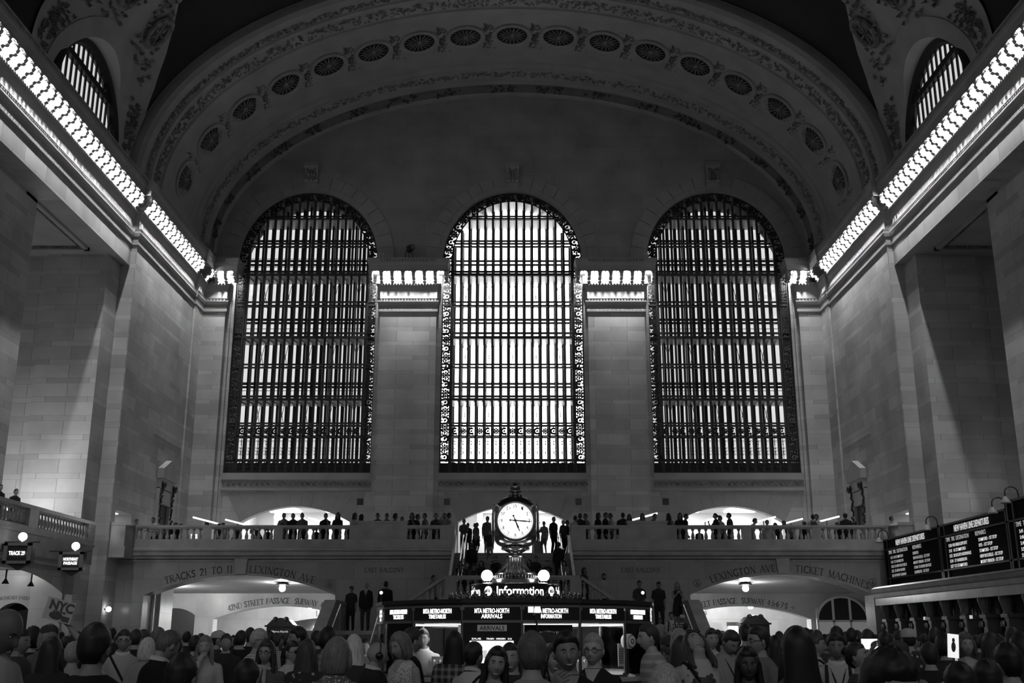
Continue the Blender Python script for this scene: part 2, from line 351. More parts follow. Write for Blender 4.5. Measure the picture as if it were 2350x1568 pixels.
# ---- side walls
def side_wall(name, s):
    yz = lambda p, q, d: (s * d, p, q)
    NE = 40.6; WX = 18.72; holes = [[(NE, 5.4), (47.0, 5.4), (47.0, 18.8), (NE, 18.8)]]
    if s < 0: holes.append(seg_arch(35.6, 45.9, .01, 3.4, 4.15))
    mb = MB()
    if s < 0:
        ar = holes[1]; mb.holed([(ar[0][0] - .3, 0), ar[0], *ar[1:-1], ar[-1], (48.7, 0), (48.7, 5.4), (ar[0][0] - .3, 5.4)], [], yz, 18.72); mb.holed([(-24, 0), (ar[0][0] - .3, 0), (ar[0][0] - .3, 5.4), (-24, 5.4)], [], yz, 18.72)
    else: mb.holed([(-24, 0), (48.7, 0), (48.7, 5.4), (-24, 5.4)], [], yz, 18.72)
    mb.holed([(47.0, 5.4), (48.7, 5.4), (48.7, 18.8), (47.0, 18.8)], [], yz, 18.72); mb.holed([(-24, 5.4), (NE, 5.4), (NE, 18.8), (-24, 18.8)], [], yz, 19.3); mb.add([(s * 18.3, -24, 18.8), (s * 19.4, -24, 18.8), (s * 19.4, NE, 18.8), (s * 18.3, NE, 18.8)], [(0, 1, 2, 3)]); mb.box(s * 18.3, s * 18.74, -24, 48.7, 18.802, 23.6); mb.box(s * 18.7, s * 19.0, -24, NE, 5.6, 18.8) if False else None
    mb.box(s * 18.3, s * 24.3, 47.0, 48.6, 0, 23.6) if False else None
    # tall recess: jambs, back, coffered soffit
    mb.add([(s * 18.72, 47, 5.4), (s * 21.5, 47, 5.4), (s * 21.5, 47, 18.8), (s * 18.72, 47, 18.8)], [(0, 1, 2, 3)])
    mb.add([(s * 21.5, 47, 5.4), (s * 21.5, 47.25, 5.4), (s * 21.5, 47.25, 18.8), (s * 21.5, 47, 18.8)], [(0, 1, 2, 3)])
    mb.add([(s * 21.5, 47.25, 5.4), (s * 24.5, 47.25, 5.4), (s * 24.5, 47.25, 18.8), (s * 21.5, 47.25, 18.8)], [(0, 1, 2, 3)])
    mb.add([(s * 24.5, NE, 5.4), (s * 24.5, 47.25, 5.4), (s * 24.5, 47.25, 18.8), (s * 24.5, NE, 18.8)], [(0, 1, 2, 3)])
    mb.add([(s * 19.3, NE, 5.4), (s * 24.5, NE, 5.4), (s * 24.5, NE, 18.8), (s * 19.3, NE, 18.8)], [(0, 1, 2, 3)])
    # pilaster strip toward the window wall, with a lit doorway on the balcony
    d0, d1 = 49.1, 51.3
    mb.holed([(48.6, 0), (50.2, 0), (50.2, 5.2), (60.2, 5.2), (60.2, 23.6), (48.6, 23.6)], [[(d0, 5.36), (d1, 5.36), (d1, 7.25), (d0, 7.25)]], yz, 18.02)
    mb.add([(s * 18.02, 48.6, 0), (s * 18.8, 48.6, 0), (s * 18.8, 48.6, 23.6), (s * 18.02, 48.6, 23.6)], [(0, 1, 2, 3)])
    w = tag(mb.build(name, STONE), kind='structure')
    mb = MB(); mb.box(s * 18.02, s * 17.92, 58.1, 60.1, 5.3, 21); mb.box(s * 18.02, s * 17.94, 53.2, 57.8, 11.5, 11.52); mb.build('pilaster', STONE, w)
    mb = MB(); fr = [(s * 18.3, s * 24.5), (38.6, 47.25)]
    mb.add([(s * 18.3, 40.6, 18.8), (s * 24.5, 40.6, 18.8), (s * 24.5, 48.65, 18.8), (s * 18.3, 48.65, 18.8)], [(0, 1, 2, 3)])
    for a, b, c, d in ((19.3, 19.5, 39.6, 46.2), (23.3, 23.5, 39.6, 46.2), (19.3, 23.5, 39.6, 39.8), (19.3, 23.5, 46.0, 46.2)): mb.box(s * a, s * b, c, d, 18.66, 18.82)
    sf = mb.build('coffered_soffit', STONE_PLAIN, w)
    mb = MB()
    for k in range(60):
        mb.ball((s * 19.62, 39.8 + .104 * k, 18.74), (.07, .045, .07), 6, 4)
        if k < 36: mb.ball((s * (19.65 + .104 * k), 45.9, 18.74), (.045, .07, .07), 6, 4)
    mb.build('egg_moulding', RELIEF, sf)
    mb = MB(); x0 = s * 18.3; x1 = s * 20.6                # doorway room, lit from inside
    mb.add([(x1, d0 - .2, 5.36), (x1, d1 + .6, 5.36), (x1, d1 + .6, 7.3), (x1, d0 - .2, 7.3)], [(0, 1, 2, 3)]); mb.box(s * 18.03, x1, d1, d1 + .05, 5.2, 7.35); mb.box(s * 18.03, x1, d0 - .05, d0, 5.2, 7.35); mb.box(s * 18.03, x1, d0 - .05, d1 + .05, 7.25, 7.3); mb.box(s * 18.03, x1, d0, d1, 5.3, 5.36)
    r = mb.build('doorway_lining', PLASTER, w)
    mb = MB(); mb.box(s * 18.5, s * 20.2, 49.6, 50.8, 7.2, 7.24); mb.build('ceiling_panel_light', glow('door_light', 1.1), r)
    # pedimented tabernacle on the balcony
    mb = MB(); X = s * 18.02; xo = s * 17.68; y0, y1 = 54.5, 56.6
    mb.prism([(y0 - .1, 9.45), (y1 + .1, 9.45), (y1 + .1, 9.95), ((y0 + y1) / 2, 10.5), (y0 - .1, 9.95)], lambda p, q, d: (d, p, q), X, xo)
    mb.box(X, s * 17.8, y0, y1, 8.95, 9.45); mb.box(X, s * 17.85, y0, y0 + .32, 5.36, 9.0); mb.box(X, s * 17.85, y1 - .32, y1, 5.36, 9.0); mb.box(X, s * 17.86, y0 + .3, y1 - .3, 8.2, 8.9)
    t = mb.build('tabernacle_frame', STONE_PLAIN, w)
    mb = MB(); mb.box(X, s * 18.0, y0 + .32, y1 - .32, 5.36, 8.2); mb.build('shade_panel', DARK, t)  # dark slab stands in for the shade inside the opening
    for yy in (y0 + .14, y1 - .14):
        mb = MB(); rnd = random.Random(5); mb.ball((s * 17.7, yy, 9.1), (.14, .17, .2), 8, 6)
        for k in range(18): mb.ball((s * 17.8 + rnd.uniform(-.04, .04), yy + rnd.uniform(-.09, .09), 8.95 - .1 * k), (.06, .09 - .003 * k, .07), 6, 4)
        mb.build('garland', DARK, t)
    return w
WL = side_wall('wall_left', -1); WR = side_wall('wall_right', 1)
# ---- entablature with lamp-lit brackets, all round
PROF = [(0, 19.78), (.07, 19.84), (.07, 19.98), (.03, 20.0), (.03, 20.2), (.1, 20.26), (.14, 20.42), (.14, 20.5), (.17, 20.6), (.015, 20.63), (.015, 21.08), (.04, 21.12),
        (.1, 21.3), (.14, 21.44), (.255, 21.48), (.255, 21.57), (.1, 21.58), (.1, 22.17), (.63, 22.17), (.63, 22.12), (.66, 22.12), (.66, 22.5), (.7, 22.56), (.75, 22.84), (.75, 22.9), (-.4, 22.9)]
def offset_path(P, d):
    out = []
    for i, p in enumerate(P):
        a = Vector(P[i - 1]) if i else None; b = Vector(P[i + 1]) if i < len(P) - 1 else None; p = Vector(p); ns = []
        if a is not None: t = (p - a).normalized(); ns.append(Vector((t.y, -t.x)))
        if b is not None: t = (b - p).normalized(); ns.append(Vector((t.y, -t.x)))
        if len(ns) == 1: out.append(p + ns[0] * d)
        else:
            m = ns[0] + ns[1]; out.append(p + m * (d * 2 / max(m.length_squared, 1e-6)) if m.length > 1e-3 else p)
    return out
def entablature(name, P, runs):
    """P: plan path with the room on its right-hand side; runs: (i, from, to, count) brackets along segment i"""
    mb = MB(); offs = {}
    for d, z in PROF:
        if d not in offs: offs[d] = offset_path(P, d)
    n = len(P); vs = []; fs = []
    for d, z in PROF:
        for p in offs[d]: vs.append((p.x, p.y, z))
    for i in range(len(PROF) - 1):
        for k in range(n - 1): a = i * n + k; fs.append((a, a + 1, a + 1 + n, a + n))
    mb.add(vs, fs); root = tag(mb.build(name, STONE_PLAIN), kind='structure')
    lv = MB()                                              # leaf tips along the mouldings
    for i in range(n - 1):
        a, b = Vector(P[i]), Vector(P[i + 1]); t = (b - a); L = t.length
        if L < .9: continue
        t.normalize(); nn = Vector((t.y, -t.x)); c = int(L / .17)
        for k in range(c):
            q = a + t * (L * (k + .5) / c)
            for d, z, h, w in ((.26, 21.46, .09, .062), (.175, 20.5, .07, .05), (.76, 22.72, .13, .06)):
                m = q + nn * d; lv.add([(m.x - t.x * w, m.y - t.y * w, z + h * .7), (m.x + t.x * w, m.y + t.y * w, z + h * .7), (m.x + nn.x * .03, m.y + nn.y * .03, z - h)], [(0, 1, 2)])
    lv.build('leaf_moulding', RELIEF, root)
    proto = lamp = None
    for i, f, to, cnt in runs:
        a, b = Vector(P[i]), Vector(P[i + 1]); t = (b - a); L = t.length; t.normalize(); nn = Vector((t.y, -t.x)); ang = math.atan2(nn.y, nn.x)
        for k in range(cnt + 1):
            q = a + t * (f + (to - f) * k / cnt)
            if proto is None:
                mb = MB(); mb.prism([(.08, 21.57), (.08, 22.17), (.64, 22.17), (.645, 22.08), (.6, 22.03), (.645, 21.97), (.64, 21.9), (.58, 21.84), (.6, 21.77), (.52, 21.71), (.42, 21.74), (.36, 21.68), (.36, 21.6), (.28, 21.55)], lambda p, r, d: (p, d, r), -.1, .1)
                mb.box(.08, .66, -.14, .14, 22.1, 22.17); o = proto = mb.build('bracket', RELIEF if False else STONE_PLAIN, root)
            else: o = dup(proto, root)
            o.location = (q.x, q.y, 0); o.rotation_euler = (0, 0, ang)
            if k < cnt:
                q2 = a + t * (f + (to - f) * (k + .5) / cnt) + nn * .57
                if lamp is None:
                    mb = MB(); a_ = math.radians(50); U = Vector((math.cos(a_), 0, -math.sin(a_))); V = Vector((0, 1, 0)); Nn = Vector((-math.sin(a_), 0, -math.cos(a_)))
                    hx_ = [U * (.07 * math.cos(q)) + V * (.07 * math.sin(q)) for q in [PI * i / 3 for i in range(6)]]; mb.add([h + Nn * .002 for h in hx_], [tuple(range(6))]); l = lamp = mb.build('lamp_bulb', glow('bulb_glow', BULB), root)
                    mb = MB(); mb.add([h * 1.12 + Nn * .02 for h in hx_] + [h * .5 - Nn * .05 for h in hx_], [(i, (i + 1) % 6, (i + 1) % 6 + 6, i + 6) for i in range(6)] + [tuple(range(6, 12))]); mb.build('added_shield', STONE_PLAIN, l)  # opaque back added to each lamp to keep its light on the wall
                else: l = dup(lamp, root)
                l.location = (q2.x, q2.y, 22.11); l.rotation_euler = (0, 0, ang)
    return root
BULB = 2350.
entablature('trim_1', [(-18.3, -23.9), (-18.3, 48.6), (-18.02, 48.6), (-18.02, 58.1), (-17.92, 58.1), (-17.92, YE - .4), (-16.6, YE - .4), (-16.6, YE + .3)],
            [(0, 54.3, 71.9, 27), (2, -.3, 8.9, 14), (4, .45, .95, 1), (5, .75, 1.85, 2)])
entablature('trim_2', [(16.6, YE + .3), (16.6, YE - .4), (17.92, YE - .4), (17.92, 58.1), (18.02, 58.1), (18.02, 48.6), (18.3, 48.6), (18.3, -23.9)],
            [(1, -.53, .57, 2), (2, .55, 1.05, 1), (4, .6, 9.8, 14), (6, .6, 18.2, 27)])
for nm, a, b in (('trim_3', -7.66, -4.38), ('trim_4', 4.4, 7.68)):
    entablature(nm, [(a, YE + .3), (a, YE - .4), (b, YE - .4), (b, YE + .3)], [(1, -.55, b - a + .55, 7)])
# ---- great arch between the window wall and the vault: ribs, leaf bands, rosette vents
ZC = 23.5
def ell(Y, e, t): return ((17.5 + .8 * e) * math.cos(t), Y, ZC + (10.36 + .75 * e) * math.sin(t))
APROF = [(60.1, 0), (59.72, 0), (59.66, .12), (58.5, .14), (58.46, 0), (58.0, .0), (57.95, .2), (57.1, .24), (57.06, .42), (56.62, .44), (56.58, .58), (51.5, .7), (51.45, .6), (51.1, .6), (51.05, .76), (50.1, .84),
         (50.05, .74), (49.75, .74), (49.7, .9), (49.15, .95), (49.1, .85), (48.95, .85), (48.7, .95), (48.52, 1.2), (48.5, 1.5), (48.55, 1.8)]
T = [PI * i / 96 for i in range(97)]
mb = MB(); mb.sweep(APROF, T, lambda p, q, t: ell(p, q, t))
ARCH = tag(mb.build('ceiling_arch', STONE_PLAIN, None, math.radians(25)), kind='structure')
def leafband(name, y0, y1, e, n, m, parent=ARCH, seed=1, gaps=None, h=.1):
    rnd = random.Random(seed); mb = MB()
    for k in range(n):
        t = PI * (k + .5) / n
        if gaps and not gaps(t): continue
        for j in range(5):
            yy = rnd.uniform(y0 + .06, y1 - .06); tt = t + rnd.uniform(-1, 1) * PI / n * .6; a = rnd.uniform(0, PI); l = rnd.uniform(.1, .2); w = l * .42
            P = Vector(ell(yy, e, tt)); nrm = Vector((math.cos(tt) / 17.5, 0, math.sin(tt) / 10.4)).normalized(); U = Vector((0, 1, 0)); V = U.cross(nrm)
            d = U * math.cos(a) + V * math.sin(a); c = U * -math.sin(a) + V * math.cos(a)
            mb.add([P - d * l, P + c * w - nrm * .01, P + d * l, P - c * w - nrm * .01, P - nrm * h], [(0, 1, 4), (1, 2, 4), (2, 3, 4), (3, 0, 4)])
    return mb.build(name, m, parent)
leafband('leaf_band', 57.15, 57.92, .22, 170, RELIEF, seed=2)
leafband('leaf_band', 50.15, 51.0, .8, 170, RELIEF, seed=3)
leafband('leaf_band', 49.2, 49.68, .92, 190, RELIEF, seed=4)
mb = MB(); mb.sweep([(59.6, .1), (58.55, .12)], T, lambda p, q, t: ell(p, q, t)); mb.build('dark_band', mat('grey_band', .2, .7, noise=.2, nscale=2), ARCH)  # band in a darker grey than the arch
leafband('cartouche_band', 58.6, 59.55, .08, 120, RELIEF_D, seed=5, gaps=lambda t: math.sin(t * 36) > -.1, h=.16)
def lenang():                                             # equal arc spacing for the rosettes
    ts = [PI * i / 2000 for i in range(2001)]; P = [Vector(ell(54, .65, t)) for t in ts]; s = [0]
    for a, b in zip(P[:-1], P[1:]): s.append(s[-1] + (b - a).length)
    return ts, s
ts, ss = lenang(); mid = ss[1000]; proto = None
for k in range(-8, 9):
    want = mid + k * 2.62; i = min(range(2001), key=lambda j: abs(ss[j] - want)); t = ts[i]
    P = Vector(ell(53.75, .635, t)); nrm = -Vector((math.cos(t) / 18.02, 0, math.sin(t) / 10.84)).normalized()
    U = Vector((0, 1, 0)); V = nrm.cross(U)
    M = Matrix((V, U, nrm)).transposed().to_4x4(); M.translation = P
    if proto is None:
        mb = MB(); mb.lathe([(.9, .0), (.9, .05), (1.0, .1), (1.1, .1), (1.14, .02)], seg=36); mb.lathe([(.86, .02), (.86, .05), (.9, .06)], seg=36); o = mb.build('rosette_vent', STONE_PLAIN, ARCH, math.radians(30))
        o.scale = (1, 1.0, 1)
        mb = MB(); mb.lathe([(0, .012), (.9, .012)], seg=36); mb.build('vent_opening', BLACK, o)
        mb = MB()
        for j in range(18):
            a = 2 * PI * j / 18; d = Vector((math.cos(a), math.sin(a), 0)); c = Vector((-d.y, d.x, 0))
            q = [d * .14 - c * .012, d * .5 - c * .05, d * .8 - c * .02, d * .8 + c * .02, d * .5 + c * .05, d * .14 + c * .012]
            mb.add([p + Vector((0, 0, .04)) for p in q] + [d * .5 + Vector((0, 0, .07))], [(i_, (i_ + 1) % 6, 6) for i_ in range(6)])
        mb.ball((0, 0, .05), (.16, .16, .08), 10, 6); mb.build('petal_grille', RELIEF, o); proto = o
        mb = MB(); rnd = random.Random(9)
        for j in range(70):
            yy = rnd.uniform(-1.25, 1.25); w = max(.05, .34 - .22 * (1 - abs(yy) / 1.25)); xx = 1.31 + rnd.uniform(-w, w); a = rnd.uniform(0, PI); l = .1
            d = Vector((math.cos(a), math.sin(a), 0)) * l; c = Vector((-math.sin(a), math.cos(a), 0)) * l * .5; p = Vector((xx, yy, .02))
            if (xx * xx + yy * yy) ** .5 < 1.12 or ((xx - 2.62) ** 2 + yy * yy) ** .5 < 1.12: continue
            mb.add([p - d, p + c, p + d, p - c, p + Vector((0, 0, .12))], [(0, 1, 4), (1, 2, 4), (2, 3, 4), (3, 0, 4)])
        mb.build('spandrel_leaves', RELIEF, o)
    else: o = dup(proto, ARCH)
    o.matrix_world = M
# ---- painted barrel vault with a clerestory lunette each side
VA, VB = 18.94, 11.71
LY, LR, LH, LX = 42.9, 3.45, 3.6, 18.95                   # lunette centre, half width, height, glass plane
def vault(Y, t): return (VA * math.cos(t), Y, ZC + VB * math.sin(t))
mb = MB(); ys = [-24, -12, 4, 14, 22, 28, 32] + [34 + .5 * i for i in range(30)]; n = 120; tt = [PI * i / n for i in range(n + 1)]
vs = [vault(y, t) for y in ys for t in tt]; fs = []
for i in range(len(ys) - 1):
    for k in range(n):
        ym = (ys[i] + ys[i + 1]) / 2; zm = ZC + VB * math.sin((tt[k] + tt[k + 1]) / 2)
        if zm < ZC + LH * 1.12 and ((ym - LY) / (LR + .25)) ** 2 + ((zm - ZC) / (LH + .3)) ** 2 < 1: continue
        a = i * (n + 1) + k; fs.append((a, a + 1, a + n + 2, a + n + 1))
mb.add(vs, fs); VAULT = tag(mb.build('ceiling', SKYVAULT, None, True), kind='structure')
def vx(z): return VA * math.sqrt(max(0, 1 - ((z - ZC) / VB) ** 2))
wn = 3
for s in (-1, 1):
    mb = MB(); N = 40
    pts = [(math.cos(PI * i / N), math.sin(PI * i / N)) for i in range(N + 1)]
    vs = []
    for c, d in pts:
        zi = ZC + LH * d; zo = ZC + (LH + .85) * d; yi = LY + LR * c; yo = LY + (LR + .85) * c
        vs += [(s * (LX + .1), yi, zi), (s * (vx(zi) - .16), yi, zi), (s * (vx(zo) - .16), yo, zo), (s * (vx(zo) + .05), yo, zo)]
    mb.add(vs, [(i * 4 + k, i * 4 + k + 1, i * 4 + k + 5, i * 4 + k + 4) for i in range(N) for k in range(3)])
    mb.build('lunette_ring', STONE_PLAIN, VAULT)
    # pendentives with carved trophies, both sides of the lunette
    for sg in (1, -1):
        zs = [23.2 + .3 * i for i in range(31)]; vs = []; nz = len(zs); nw = 9
        for z in zs:
            f = (z - 23.2) / 8.4
            yo = LY + sg * (float(np.interp(z, [23, 25.5, 26.5, 27.7, 28.8, 29.6, 30.1, 31, 33], [5.5, 5.65, 5.5, 4.75, 3.65, 2.35, 1.2, .9, .8])))
            r = 1 - ((z - ZC) / (LH + .8)) ** 2 if z > ZC else 1
            yi = LY + sg * ((LR + .8) * math.sqrt(r) if r > 0 else 0)
            if r <= 0: yi = LY
            for k in range(nw):
                y = yi + (yo - yi) * k / (nw - 1); vs.append((s * (vx(z) - .1), y, z))
        if sg > 0: edge = [vs[i * nw + nw - 1] for i in range(nz)]
        mb = MB(); mb.add(vs, [(i * nw + k, i * nw + k + 1, (i + 1) * nw + k + 1, (i + 1) * nw + k) for i in range(nz - 1) for k in range(nw - 1)])
        pd = mb.build('pendentive', STONE_PLAIN, VAULT, True)
        mb = MB(); rnd = random.Random(11)
        for k in range(420):
            i = rnd.randrange(3, nz - 1); j = rnd.uniform(1.2, nw - 3.2); a = Vector(vs[i * nw + int(j)]); b = Vector(vs[i * nw + int(j) + 1]); p = a.lerp(b, j % 1) + Vector((-s * .02, 0, rnd.uniform(-.17, .17)))
            if math.sin(i * .9) + math.sin(j * 2.1 + i * .5) < -.4: continue
            an = rnd.uniform(0, PI); l = rnd.uniform(.1, .22); d = Vector((0, math.cos(an), math.sin(an))) * l; c = Vector((0, -math.sin(an), math.cos(an))) * l * .4
            mb.add([p - d, p + c, p + d, p - c, p - Vector((s * .16, 0, .05))], [(0, 1, 4), (1, 2, 4), (2, 3, 4), (3, 0, 4)])
        mb.tube([(s * (vx(28.9 + .6 * math.sin(q)) - .3), LY + sg * (1.7 + .6 * math.cos(q)), 28.9 + .6 * math.sin(q)) for q in [PI * i / 10 for i in range(20)]], .13, 6, True)
        for q in range(6): mb.bar((s * (vx(28.9) - .3), LY + sg * 1.7, 28.9), (s * (vx(28.9 + .6 * math.sin(q * 1.05)) - .3), LY + sg * (1.7 + .6 * math.cos(q * 1.05)), 28.9 + .6 * math.sin(q * 1.05)), .08)
        mb.build('carved_trophy', RELIEF, pd)
    # lunette window: bars, heavy transom, bright glass
    wn += 1; w = empty('window_%d' % wn, (s * LX, LY, ZC), kind='structure')
    mb = MB(); xw = -s * .12
    for k in range(14):
        y = -3.25 + .5 * k; h = LH * math.sqrt(max(.02, 1 - (y / LR) ** 2)); mb.box(xw - .03, xw + .03, y - .07, y + .07, 0, h)
    mb.build('mullion', IRON_B, w)
    mb = MB(); mb.box(xw - .12, xw + .12, -3.2, 3.2, 2.05, 2.35); mb.tube([(xw, LR * c, LH * d) for c, d in pts], .3, 8); mb.build('window_frame', IRON_B, w)
    mb = MB(); mb.prism([(LR * c, LH * d) for c, d in pts], lambda p, q, d: (d, p, q), s * .02, s * .05); mb.build('window_glass', glow('lunette_daylight', .62), w)

# ---- west end behind the camera: wall, three daylit windows, the rest of the cornice lamps
mb = MB(); mb.box(-19, 19, -24.3, -24, 0, 36); WW = tag(mb.build('wall_west', STONE), kind='structure')
for cx in CX: mb = MB(); mb.prism([(cx - HW, ZB), *win_arc(cx, 16), (cx + HW, ZB)], XZ(), -23.97, -23.9); mb.build('window_glass', glow('west_daylight', .12), WW)
for s in (-1, 1): mb = MB(); mb.add([(s * 17.76, -23, 22.1), (s * 17.82, 29, 22.1), (s * 17.8, 29, 22.065), (s * 17.8, -23, 22.065)], [(0, 1, 2, 3)]); sl_ = mb.build('lamp_bulb', glow('strip_glow', BULB * .3), WL if s < 0 else WR); mb = MB(); mb.box(s * 17.78, s * 17.7, -23, 29, 22.04, 22.17); mb.build('added_shield', STONE_PLAIN, sl_)  # box added behind the strip to keep its light on the wall
# ================================================================== THE THREE GREAT WINDOWS
def flat(mb, polys, fn, a, b):
    for p in polys: mb.prism(p, fn, a, b)
def ring2(cx, cz, r0, r1, a0, a1, n):                      # strip of quads
    return [[(cx + r * math.cos(t), cz + r * math.sin(t)) for r, t in ((r0, a0 + (a1 - a0) * i / n), (r1, a0 + (a1 - a0) * i / n), (r1, a0 + (a1 - a0) * (i + 1) / n), (r0, a0 + (a1 - a0) * (i + 1) / n))] for i in range(n)]
def rosette2(cx, cz, r):
    out = [[(cx + r * .3 * math.cos(PI * k / 4), cz + r * .3 * math.sin(PI * k / 4)) for k in range(8)]]
    for k in range(8):
        a = PI * k / 4; d = (math.cos(a), math.sin(a)); c = (-d[1], d[0])
        out.append([(cx + r * (d[0] * u + c[0] * v), cz + r * (d[1] * u + c[1] * v)) for u, v in ((.25, -.06), (.65, -.25), (1.02, 0), (.65, .25), (.25, .06))])
    return out
def scroll2(cx, cz, r, s):
    out = ring2(cx, cz, r * .5, r * 1.0, .3 * PI if s > 0 else -.7 * PI, 1.75 * PI if s > 0 else .75 * PI, 9)
    for k in range(5):
        a = .5 + k * 1.15; d = (math.cos(a), math.sin(a)); c = (-d[1], d[0])
        out.append([(cx + r * (d[0] * u + c[0] * v), cz + r * (d[1] * u + c[1] * v)) for u, v in ((.8, -.1), (1.2, -.16), (1.3, .1), (.9, .12))])
    out.append([(cx - r * .35, cz - r * .1), (cx, cz - r * .35), (cx + r * .35, cz + r * .1), (cx, cz + r * .35)])
    return out
BW = .52                                                   # ornamental border width
P0 = .4685                                                 # bay of the grid
H_BARS = [(24.29, .08), (24.09, .08), (22.53, .1), (22.34, .16), (20.64, .08), (20.42, .08), (18.74, .1), (18.48, .16), (16.86, .08), (16.67, .08), (14.97, .1), (14.79, .14), (13.4, .08), (13.25, .1), (11.3, .08), (26.04, .06), (25.88, .1)]
def inside(x, z, m=0.):                                    # is local (x, z) inside the opening less a margin
    if z < ZS: return abs(x) < HW - m
    return (x / (HW - m)) ** 2 + ((z - ZS) / (RZ - m)) ** 2 < 1
def hx(z, m): return HW - m if z < ZS else (HW - m) * math.sqrt(max(0, 1 - ((z - ZS) / (RZ - m)) ** 2))
def top(x, m): return ZS + (RZ - m) * math.sqrt(max(0, 1 - (x / (HW - m)) ** 2))
def great_window(i, cx, e):
    w = empty('window_%d' % i, (cx, YE + .3, 0), kind='structure'); Yf = lambda p, q, d: (p, d, q)
    mb = MB()                                              # slender mullions and transoms
    for k in range(16):
        x = -7.5 * P0 + k * P0; mb.box(x - .06, x + .06, -.06, .1, ZB, top(x, BW))
    m = mb.build('mullion', IRON, w)
    mb = MB()
    for z, t in H_BARS: r = hx(z, BW * .9); mb.box(-r, r, -.08, .07, z - t / 2, z + t / 2)
    mb.build('transom', IRON, w)
    mb = MB()                                              # border frames, straight and round the head
    for s in (-1, 1):
        for xx in (HW - .03, HW - BW): mb.box(s * xx - .035, s * xx + .035, -.1, .08, ZB, ZS)
        for z, t in H_BARS:
            if z < 22: mb.box(s * (HW - BW), s * HW, -.08, .06, z - .03, z + .03)
    for rr in (.03, BW):
        mb.tube([(x, 0, z) for x, z in arc(0, ZS, HW - rr, RZ - rr, 0, PI, 40)], .045, 6)
    mb.box(-HW, HW, -.1, .1, ZB, ZB + .1); mb.box(-HW, HW, -.1, .1, 11.24, 11.34); mb.box(-HW, HW, -.06, .06, 12.62, 12.7)
    mb.build('window_frame', IRON, w)
    mb = MB(); xm = HW - BW / 2 - .015; z = ZB + .95; k = 0   # pierced rosettes and scrolls in the border
    while z < ZS:
        for s in (-1, 1): flat(mb, rosette2(s * xm, z, .25) if k % 2 else scroll2(s * xm, z, .25, s), Yf, -.03, .03)
        for s in (-1, 1):
            for q in (-.13, .13): mb.box(s * xm + q - .05, s * xm + q + .05, -.03, .03, z + .23, z + .31)
        z += .53; k += 1
    n = 25
    for k in range(240):                                   # small leaves filling the border
        q = k % 120; s = 1 if k < 120 else -1; zz = ZB + .8 + q * (ZS - ZB - .8) / 120; xx = s * (xm + (.17 if q % 2 else -.17)); mb.box(xx - .06, xx + .06, -.02, .02, zz - .03, zz + .03)
    for k in range(70):
        t = PI * (k + .5) / 70; rr = .08 if k % 2 else .43; mb.ball(((HW - rr) * math.cos(t), 0, ZS + (RZ - rr) * math.sin(t)), (.09, .03, .09), 6, 4)
    for k in range(n):
        t = PI * (k + .5) / n; c = ((HW - BW / 2) * math.cos(t), ZS + (RZ - BW / 2) * math.sin(t))
        flat(mb, rosette2(*c, .26) if k % 2 else scroll2(*c, .26, 1), Yf, -.03, .03)
    mb.build('pierced_border', IRON_B, w)
    mb = MB()                                              # rosette row, wrought screens, solid cast panel at the foot
    for k in range(15):
        x = (k - 7) * P0
        flat(mb, rosette2(x, 12.95, .21) if k % 2 else scroll2(x, 12.95, .21, 1), Yf, -.03, .03)
        for s in (-1, 1):
            for zz, r in ((12.35, .075), (11.95, .065), (11.78, .065), (11.6, .06)):
                mb.tube([(x + s * (.085 + r * (math.cos(t) * (1 - t / 9) - .3)), 0, zz + r * math.sin(t) * (1 - t / 9)) for t in [q * .9 for q in range(7)]], .013, 4)
        mb.box(x - .012, x + .012, -.02, .02, 11.3, 12.6); mb.ball((x, 0, 12.2), (.035, .03, .06), 6, 4); mb.ball((x, 0, 11.7), (.035, .03, .06), 6, 4)
        flat(mb, scroll2(x, 10.98, .17, 1), Yf, -.09, -.04)
    mb.build('wrought_screen', IRON_B, w)
    mb = MB(); mb.box(-HW, HW, -.04, .06, ZB, 11.12); mb.box(-HW, HW, -.02, .04, 11.2, 11.26); mb.build('foot_panel', IRON_B, w)
    # the second skin: catwalks, posts, outer sash and bright glass
    D0, D1 = .15, 1.75
    mb = MB()
    for z in (22.42, 18.58, 14.86):
        r = hx(z, .1); mb.box(-r, r, D0, D1, z - .1, z)
        for k in range(16): x = -7.5 * P0 + k * P0; mb.bar((x - .1, D0, z - .14), (x + .1, D1, z - .14), .06)
    r = hx(25.95, .1); mb.box(-r, r, D0, D1, 25.85, 25.95)
    mb.build('catwalk', CATWALK, w)
    mb = MB()
    for z in (22.42, 18.58, 14.86):
        for h in (1.0, .5):
            r = hx(z + h, .1); mb.box(-r, r, D0 + .1, D0 + .12, z + h - .015, z + h + .015)
    mb.build('catwalk_rail', IRON_B, w)
    mb = MB()
    for k in range(16):
        x = -7.5 * P0 + k * P0; h = top(x, .3); mb.box(x - .095, x + .095, D1 - .16, D1, ZB, h)
        if k % 3 == 1: mb.box(x - .06, x + .06, D1 - .55, D1 - .12, ZB, h)
        for za in (20.75, 17.0, 13.5):
            if k % 3 == 1: mb.bar((x + .1, D1 - .2, za), (x + P0 - .1, D1 - .2, za + 1.4), .03); mb.bar((x + P0 - .1, D1 - .2, za), (x + .1, D1 - .2, za + 1.4), .03)
    for z in (25.1, 23.8, 23.55, 20.9, 19.85, 20.07, 16.1, 15.9, 12.9): r = hx(z, .1); mb.box(-r, r, D1 - .1, D1, z - .06, z + .06)
    mb.build('outer_sash', IRON if i != 2 else SASH_GLARE, w)
    mb = MB(); g_ = -.05 if i != 2 else .12; pts = [(-HW - g_, ZB - .3), (-HW - g_, ZS)] + arc(0, ZS, HW + g_, RZ - .45, PI, 0, 28)[1:-1] + [(HW + g_, ZS), (HW + g_, ZB - .3)]
